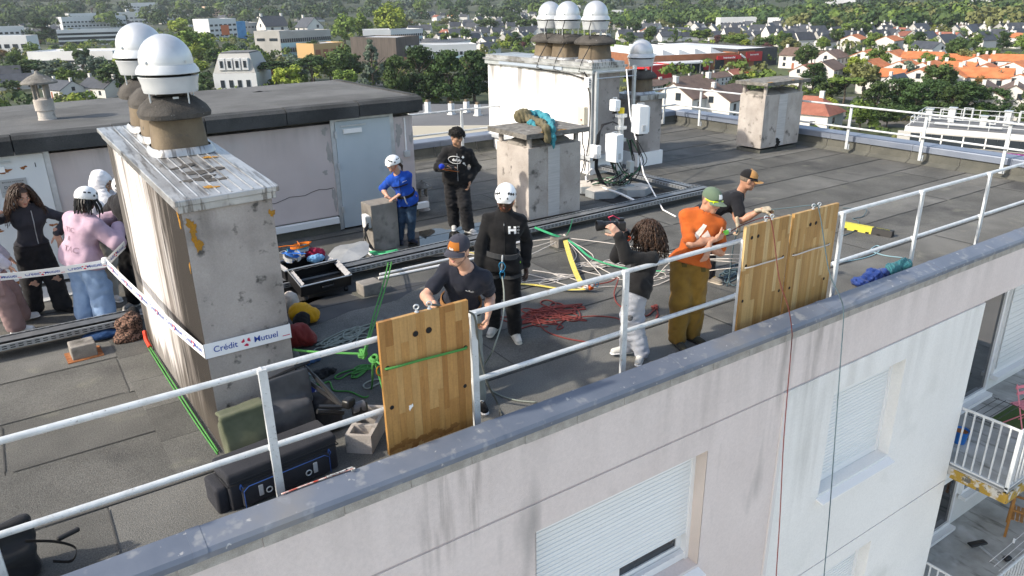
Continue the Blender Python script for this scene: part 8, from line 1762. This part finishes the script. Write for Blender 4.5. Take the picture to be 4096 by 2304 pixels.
for k in range(7):
    c = a+u*Wn*(.09+.13*k)+V(0, 0, -1.15); o = ubox('loggia', m_hg, WBK, c-ny*.04, (4.0, .2, 1.3), ro); ubox('window', m_win, WBK, c-ny*.16+u*.3, (2.0, .1, 1.05), ro); ubox('window_frame', m_pvc, WBK, c-ny*.2+u*.3, (.12, .1, 1.05), ro)
    pn = MB(); zb = c+V(0, 0, -.98)-ny*.35; pn.box(zb, (4.0, .12, .62), ro); po_ = pn.build('balcony_panel', m_hg, WBK)
    for j in range(3):
        q0 = zb-ny*.07+u*(-1.3+1.3*j); MB().add([q0+u*-.6+V(0, 0, .28), q0+u*.6+V(0, 0, .28), q0+V(0, 0, -.27)], [(0, 2, 1)]).build('purple_triangle', m_pur, WBK)
    if k < 6: ubox('window', m_win, WBK, c-ny*.1+u*(Wn*.065)+V(0, 0, -.15), (1.0, .1, .8), ro)
ctr = (a+e+n_)/2
for s0, s1, nm in ((a, e, 'roof_railing'), (a, a+n_, 'roof_railing'), (a+n_, e+n_, 'roof_railing')):
    s0, s1 = s0+(cen-s0)*.05, s1+(cen-s1)*.05; rb_ = MB()
    for hz in (.5, 1.0): rb_.tube([s0+V(0, 0, hz), s1+V(0, 0, hz)], .035, 5)
    o = rb_.build('roof_railing', rlp, WBK); nn = int(np.linalg.norm(s1-s0)/1.8)
    for k in range(nn+1): ubox('railing_post', rlp, o, s0+(s1-s0)*k/max(nn, 1)+V(0, 0, .52), (.06, .06, 1.05), ro)
for (px, py, h_) in ((2392, 308, 1.5), (2335, 304, 1.2), (2530, 318, 1.5), (2472, 318, 1.0)):
    g_ = G(px, py, zr); DV = MB().box(g_+V(0, 0, h_/2+.06), (.6, .6, h_), ro).build('air_handler', m_alu_w, WBK); MB().box(g_+V(0, 0, h_+.1), (.8, .8, .1), ro).build('lid', m_steel, DV)
    MB().tube([g_+u*.5+V(0, 0, .3), g_+u*1.1+V(0, 0, .3), g_+u*1.1+V(0, 0, h_*1.1), g_+u*1.9+V(0, 0, h_*1.1), g_+u*1.9+V(0, 0, .3)], .11, 7).build('duct', m_alu_w, DV, True)
MB().tube([G(2350, 317, zr)+V(0, 0, .3), G(2520, 331, zr)+V(0, 0, .3)], .14, 7).build('duct', m_alu_w, WBK, True)
call_rolls(); ROWS.clear()
# ================================================================== trees
def leaf_cloud(n, seed, shape='round', size=.075, clumps=34):
    """crown of many small leaf faces gathered in clumps; unit crown: radius 1, from z=-1 to z=1"""
    r = np.random.default_rng(seed); C = []
    while len(C) < clumps:
        d = unit(r.normal(size=3))
        if shape == 'round': c = d*r.uniform(.45, .80)*V(1, 1, .95); cr = r.uniform(.22, .40)
        elif shape == 'umbrella': c = V(d[0]*.8, d[1]*.8, .35+.25*abs(d[2])-.25*(d[0]**2+d[1]**2))*r.uniform(.6, 1.05); cr = r.uniform(.20, .32)
        elif shape == 'pine': z = r.uniform(-.85, .95); w = (.95-.55*max(z, 0)-.1*abs(z)); c = V(d[0]*w*.78, d[1]*w*.78, z); cr = r.uniform(.24, .40)
        elif shape == 'cone': z = r.uniform(-1, .95); w = .85*(1-(z+1)/2.05); a = r.uniform(0, 6.28); c = V(math.cos(a)*w, math.sin(a)*w, z); cr = .10+.16*(1-(z+1)/2)
        elif shape == 'column': z = r.uniform(-.95, .95); a = r.uniform(0, 6.28); w = .75*math.sqrt(max(.05, 1-z*z)); c = V(math.cos(a)*w*.7, math.sin(a)*w*.7, z); cr = r.uniform(.25, .4)
        C.append((c, cr))
    per = n//clumps; P = []
    for c, cr in C:
        d = r.normal(size=(per, 3)); d /= np.linalg.norm(d, axis=1)[:, None]; rad = cr*r.uniform(.55, 1.0, per)[:, None]
        fl = V(1, 1, .55) if shape in ('umbrella', 'pine', 'cone') else V(1, 1, .85)
        p = c+d*rad*fl; nn = d+.55*r.normal(size=(per, 3)); nn /= np.linalg.norm(nn, axis=1)[:, None]
        t = np.cross(nn, r.normal(size=(per, 3))); t /= np.linalg.norm(t, axis=1)[:, None]; b_ = np.cross(nn, t); s = size*r.uniform(.6, 1.35, per)[:, None]
        P.append(np.stack([p-t*s-b_*s*.7, p+t*s-b_*s*.6, p+t*s*.8+b_*s*.7, p-t*s*.7+b_*s*.8], 1))
    return np.concatenate(P).reshape(-1, 3)
def foliage(name, c, c2, rnd=.22): 
    m = mat(name, c, c2, sc=.55, rough=.75, rnd=rnd, spec=.25, fine=.25, fsc=1.6); return m
F_ = {'green': foliage('green foliage', (0.074, 0.124, 0.024), (0.126, 0.185, 0.039)), 'lime': foliage('yellow green foliage', (0.155, 0.213, 0.029), (0.244, 0.291, 0.048)), 'dark': foliage('dark foliage', (0.034, 0.064, 0.021), (0.064, 0.102, 0.030)), 'pine': foliage('pine needles', (0.025, 0.053, 0.018), (0.048, 0.091, 0.028)), 'olive': foliage('olive foliage', (0.110, 0.124, 0.044), (0.170, 0.178, 0.068)), 'blue': foliage('blue green needles', (0.068, 0.102, 0.073), (0.106, 0.139, 0.101)), 'rust': foliage('autumn foliage', (0.174, 0.102, 0.041), (0.242, 0.146, 0.049)), 'plum': foliage('plum foliage', (0.068, 0.026, 0.030), (0.106, 0.044, 0.045))}
m_bark = mat('bark', (.075, .058, .042), (.115, .09, .068), sc=2, rough=.95)
def cloud_mesh(P, m):
    me = bpy.data.meshes.new('crown'); n = len(P)//4; me.vertices.add(len(P)); me.vertices.foreach_set('co', P.ravel()); me.loops.add(len(P)); me.loops.foreach_set('vertex_index', np.arange(len(P), dtype=np.int32)); me.polygons.add(n); me.polygons.foreach_set('loop_start', np.arange(0, len(P), 4, dtype=np.int32)); me.update(calc_edges=True); me.materials.append(m); return me
SH = {'round': [leaf_cloud(2600, 1, 'round', .062, 40), leaf_cloud(2600, 2, 'round', .062, 34), leaf_cloud(2600, 3, 'round', .066, 30)], 'umbrella': [leaf_cloud(3200, 4, 'umbrella', .050, 40), leaf_cloud(3200, 5, 'umbrella', .050, 36)], 'pine': [leaf_cloud(5200, 6, 'pine', .045, 60), leaf_cloud(5200, 7, 'pine', .045, 54)], 'cone': [leaf_cloud(2600, 8, 'cone', .045, 60)], 'column': [leaf_cloud(1800, 9, 'column', .07, 24)]}
CM = {}
def trunk_mesh(key, h0, h1):
    b_ = MB(); b_.tube([(0, 0, 0), (.02, .01, h0*.5), (0, 0, h0), (0.02, 0, h1)], [.045, .036, .030, .010], 7); r = random.Random(key)
    for k in range(6):
        a = k*1.05+r.random(); z = h0+(h1-h0)*r.uniform(-.1, .6); l = r.uniform(.25, .42); b_.tube([(0, 0, z), (l*.5*math.cos(a), l*.5*math.sin(a), z+.10), (l*math.cos(a), l*math.sin(a), z+.22)], [.016, .011, .005], 5)
    me = mesh_of(b_, m_bark, 'trunk'); me.polygons.foreach_set('use_smooth', [True]*len(me.polygons)); return me
TM = {k: trunk_mesh(i, h0, h1) for i, (k, h0, h1) in enumerate((('round', .35, .75), ('umbrella', .55, .82), ('pine', .30, .85), ('cone', .12, .95), ('column', .12, .9)))}
BASE = {'round': (.22, 1.0), 'umbrella': (.45, 1.0), 'pine': (.18, 1.0), 'cone': (.06, 1.0), 'column': (.05, 1.0)}
WHATT = {'green': 'green', 'lime': 'yellow green', 'dark': 'dark green', 'pine': 'dark', 'olive': 'olive green', 'blue': 'blue green', 'rust': 'rust tinged', 'plum': 'plum leaved'}
SHN = {'round': 'round crowned tree', 'umbrella': 'flat topped umbrella pine', 'pine': 'bushy pine', 'cone': 'pointed conifer', 'column': 'columnar poplar'}
def tree(p, h, w, shape, col, where, px, rz=None, group='trees in the town'):
    k = (shape, col, rng.randrange(len(SH[shape])))
    if k not in CM: CM[k] = cloud_mesh(SH[shape][k[2]], F_[col])
    t = bpy.data.objects.new('tree' if shape not in ('umbrella', 'pine') else 'pine_tree', None); COL.objects.link(t); t['category'] = 'tree'; t.location = tuple(p); t.rotation_euler.z = rng.uniform(0, 6.28)
    a, b_ = BASE[shape]; c = bpy.data.objects.new('crown', CM[k]); COL.objects.link(c); c.parent = t; hh = h*(b_-a)/2; c.location = (0, 0, h*a+hh); c.scale = (w/2, w/2*rng.uniform(.9, 1.1), hh)
    q = bpy.data.objects.new('trunk', TM[shape]); COL.objects.link(q); q.parent = t; q.scale = (h*.8, h*.8, h)
    enrol(t, '%s %s' % (WHATT[col], SHN[shape]), where, px, group); return t
def tree_px(px, base, top, wpx, shape, col, where):
    """place by foot pixel; height and spread from their size in the photo"""
    p = TG(px, base); dpt = (p-CAM)@CF; sc_ = dpt/(FPX/S_); return tree(p, (base-top)*sc_*1.02, wpx*sc_, shape, col, where, px)
# the trees one notices
for a in ((112, 112, 52, 90, 'pine', 'pine'), (60, 215, 150, 130, 'round', 'dark'), (150, 222, 155, 110, 'round', 'blue'), (215, 200, 140, 80, 'cone', 'blue'), (320, 238, 150, 130, 'round', 'dark'), (375, 205, 150, 70, 'round', 'lime'), (275, 235, 190, 60, 'round', 'olive'), (40, 250, 205, 60, 'cone', 'dark'), (450, 235, 165, 90, 'round', 'rust'),
          (505, 165, 72, 105, 'round', 'green'), (455, 100, 45, 70, 'round', 'lime'), (480, 205, 150, 100, 'round', 'lime')): tree_px(*a, 'among trees behind the left fans')
for a in ((870, 120, 40, 75, 'round', 'green'), (920, 115, 35, 70, 'round', 'green'), (985, 112, 15, 95, 'round', 'lime'), (1015, 90, 40, 50, 'round', 'olive'), (735, 105, 50, 28, 'cone', 'dark'), (745, 205, 145, 60, 'column', 'green'), (600, 195, 120, 80, 'round', 'green'), (660, 205, 130, 70, 'round', 'green'), (690, 175, 128, 30, 'cone', 'dark')): tree_px(*a, 'in the group around the schools')
for a in ((700, 240, 150, 90, 'umbrella', 'pine'), (790, 235, 140, 100, 'umbrella', 'pine'), (875, 225, 120, 95, 'round', 'dark'), (940, 225, 105, 90, 'cone', 'blue'), (985, 236, 165, 40, 'round', 'green'), (620, 240, 150, 85, 'umbrella', 'green'), (1010, 260, 175, 55, 'round', 'olive'), (760, 245, 195, 40, 'round', 'lime')): tree_px(*a, 'in the school park line')
for a in ((1060, 268, 130, 125, 'pine', 'pine'), (1130, 270, 140, 120, 'pine', 'pine'), (1195, 262, 135, 110, 'pine', 'pine'), (1000, 275, 150, 70, 'pine', 'dark'), (1210, 230, 115, 60, 'round', 'olive'), (1055, 330, 245, 70, 'cone', 'dark')): tree_px(*a, 'in the clump left of the white block')
for a in ((1130, 125, 80, 60, 'round', 'green'), (1190, 130, 95, 40, 'round', 'green'), (1280, 122, 90, 24, 'column', 'lime'), (1230, 85, 45, 60, 'round', 'dark'), (1330, 90, 45, 70, 'round', 'dark'), (1290, 75, 35, 60, 'round', 'dark'), (1315, 125, 105, 35, 'round', 'plum'), (1130, 70, 45, 60, 'round', 'olive')): tree_px(*a, 'between roofs left of the white fans')
for a in ((1555, 140, 105, 55, 'round', 'green'), (1590, 96, 50, 50, 'round', 'dark'), (1760, 110, 72, 60, 'round', 'green'), (1850, 120, 85, 60, 'round', 'green'), (1920, 130, 90, 50, 'round', 'dark'), (1700, 60, 35, 30, 'column', 'dark'), (1790, 60, 28, 26, 'column', 'dark'), (1670, 80, 55, 50, 'round', 'olive'), (1990, 140, 95, 60, 'round', 'olive'), (1925, 150, 110, 40, 'round', 'plum')): tree_px(*a, 'around the supermarket')
for a in ((2120, 268, 188, 105, 'umbrella', 'green'), (2250, 292, 200, 110, 'pine', 'pine'), (2340, 298, 205, 110, 'pine', 'pine'), (2420, 300, 212, 110, 'pine', 'pine'), (2340, 215, 172, 50, 'cone', 'dark'), (2500, 300, 225, 90, 'pine', 'pine'), (2200, 300, 212, 90, 'pine', 'dark'), (2295, 306, 215, 100, 'pine', 'pine'), (2385, 310, 222, 100, 'pine', 'dark'), (2460, 300, 225, 90, 'pine', 'pine'), (2160, 330, 255, 90, 'round', 'green'), (2230, 322, 262, 80, 'round', 'dark'), (2080, 300, 245, 60, 'round', 'lime'), (2050, 300, 262, 60, 'round', 'dark'), (2570, 330, 230, 70, 'pine', 'dark')): tree_px(*a, 'in the pine belt beyond the right parapet')
for a in ((1700, 275, 232, 60, 'round', 'green'), (1760, 270, 235, 60, 'round', 'olive'), (1810, 265, 225, 60, 'round', 'green'), (1860, 250, 190, 70, 'pine', 'dark'), (1660, 290, 245, 50, 'round', 'dark'), (1900, 225, 180, 60, 'round', 'green'), (1960, 230, 190, 50, 'round', 'olive'), (1890, 290, 215, 60, 'cone', 'dark'), (1640, 250, 222, 40, 'round', 'lime'), (1590, 290, 240, 60, 'round', 'dark')): tree_px(*a, 'in the gardens below the terrace')
for a in ((2070, 130, 95, 40, 'round', 'lime'), (2130, 120, 92, 40, 'round', 'green'), (2200, 112, 85, 50, 'round', 'green'), (2270, 105, 75, 60, 'round', 'dark'), (2150, 100, 55, 90, 'round', 'green'), (2330, 130, 100, 50, 'round', 'olive'), (2030, 115, 92, 30, 'round', 'rust'), (2480, 150, 118, 70, 'round', 'green'), (2540, 165, 130, 60, 'round', 'green'), (2420, 170, 140, 50, 'round', 'olive'), (2090, 165, 135, 40, 'round', 'dark'), (2250, 162, 140, 30, 'round', 'dark'), (2400, 95, 65, 60, 'round', 'dark')): tree_px(*a, 'between the houses at right')
# filler trees, by strips of the picture
FILL = [((0, 330), (30, 70), 14, 'of the far left strip'), ((330, 660), (30, 75), 16, 'of the strip above the schools'), ((660, 1100), (28, 70), 18, 'of the strip behind the round trees'), ((1100, 1390), (34, 130), 26, 'of the strip behind the white block'), ((1540, 1960), (50, 130), 34, 'of the strip behind the supermarket'), ((1960, 2290), (60, 135), 30, 'of the strip above the brown roofs'), ((2290, 2576), (55, 140), 28, 'of the strip above the orange cluster'), ((2000, 2576), (160, 260), 22, 'of the orange roof gardens'), ((0, 520), (100, 240), 26, 'of the strip above the hut at left'), ((520, 1010), (140, 245), 22, 'of the school park')]
cols = ['green', 'green', 'dark', 'dark', 'olive', 'lime', 'green', 'rust', 'dark', 'plum', 'blue']
for (xa, xb), (ya, yb_), n_, wh in FILL:
    for k in range(n_):
        px = xa+(xb-xa)*(k+rng.random())/n_; py = rng.uniform(ya, yb_); p = TG(px, py); h_ = rng.uniform(6, 12); shp = rng.choices(('round', 'cone', 'column', 'pine'), (12, 1, 1, 2))[0]; col = rng.choice(cols) if shp != 'pine' else 'pine'
        if shp == 'round' and col in ('rust', 'plum'): h_ *= .6
        tree(p, h_, h_*rng.uniform(.75, 1.15) if shp in ('round', 'pine') else h_*.45, shp, col, wh, px)
call_rolls()
# ---- woods that read as one mass
def wood(name, label, n, rlim, alim, cols_, seed, hlim=(9, 17), faces=46, lf=.17):
    r = np.random.default_rng(seed); Q = [[] for _ in cols_]
    for k in range(n):
        a = r.uniform(*alim); rad = math.sqrt(r.uniform(rlim[0]**2, rlim[1]**2)); x, y = rad*math.sin(a), -4.4+rad*math.cos(a); h = r.uniform(*hlim); w = h*r.uniform(.40, .62); z = float(terr(x, y))
        d = r.normal(size=(faces, 3)); d /= np.linalg.norm(d, axis=1)[:, None]; d[:, 2] = np.abs(d[:, 2])*1.1-.25; d *= 1+.22*np.sin(d[:, :1]*5+k)*np.cos(d[:, 1:2]*6-k); p = V(x, y, z+h*.58)+d*V(w, w, h*.45)*r.uniform(.75, 1.05, faces)[:, None]
        nn = d+.4*r.normal(size=(faces, 3)); nn /= np.linalg.norm(nn, axis=1)[:, None]; t = np.cross(nn, r.normal(size=(faces, 3))); t /= np.linalg.norm(t, axis=1)[:, None]; b_ = np.cross(nn, t); s = w*lf*r.uniform(.7, 1.3, faces)[:, None]
        Q[r.integers(len(cols_))].append(np.stack([p-t*s-b_*s, p+t*s-b_*s, p+t*s+b_*s, p-t*s+b_*s], 1))
    allP = []; idx = []
    for i, q in enumerate(Q):
        if q: c = np.concatenate(q); allP.append(c.reshape(-1, 3)); idx += [i]*len(c)
    me = cloud_mesh(np.concatenate(allP), F_[cols_[0]]); [me.materials.append(F_[c]) for c in cols_[1:]]; me.polygons.foreach_set('material_index', idx)
    o = bpy.data.objects.new(name, me); COL.objects.link(o); tag(o, label, 'trees', None, 'stuff'); return o
wood('far_wood', 'continuous dark wood covering the hills at the horizon', 4300, (900, 3200), (-.14, 1.30), ['dark', 'pine', 'dark', 'pine', 'blue', 'green', 'dark'], 5, (14, 23), 130, lf=.115)
wood('right_wood', 'dark wood edge beyond the houses at right', 700, (610, 930), (.93, 1.29), ['dark', 'pine', 'green', 'olive', 'dark'], 15, (11, 19), 130, lf=.12)
wood('middle_wood', 'strip of wood beyond the supermarket', 260, (720, 930), (.70, .95), ['dark', 'pine', 'green', 'dark'], 16, (10, 17), 130, lf=.12)
wood('garden_greenery', 'mass of garden shrubs and small trees between the houses', 3600, (230, 950), (-.15, 1.42), ['green', 'dark', 'olive', 'green', 'lime'], 6, (2.2, 6), 44)
wood('near_shrubs', 'shrubs filling the ground close below the building', 500, (90, 240), (-.1, 1.45), ['green', 'dark', 'olive', 'green'], 7, (1.5, 4), 90)
# ================================================================== the air over the town
hz = MB().bx(-6700, 6700, -6700, 6700, -40, 92).build('haze', None)
hz.data.materials.clear(); hm = bpy.data.materials.new('thin haze'); hm.use_nodes = True; hm.node_tree.nodes.remove(hm.node_tree.nodes['Principled BSDF'])
pv = hm.node_tree.nodes.new('ShaderNodeVolumePrincipled'); pv.inputs['Color'].default_value = (.80, .87, .95, 1); pv.inputs['Density'].default_value = .00009; pv.inputs['Anisotropy'].default_value = .2
hm.node_tree.links.new(pv.outputs[0], hm.node_tree.nodes['Material Output'].inputs['Volume']); hz.data.materials.append(hm); hz['kind'] = 'stuff'
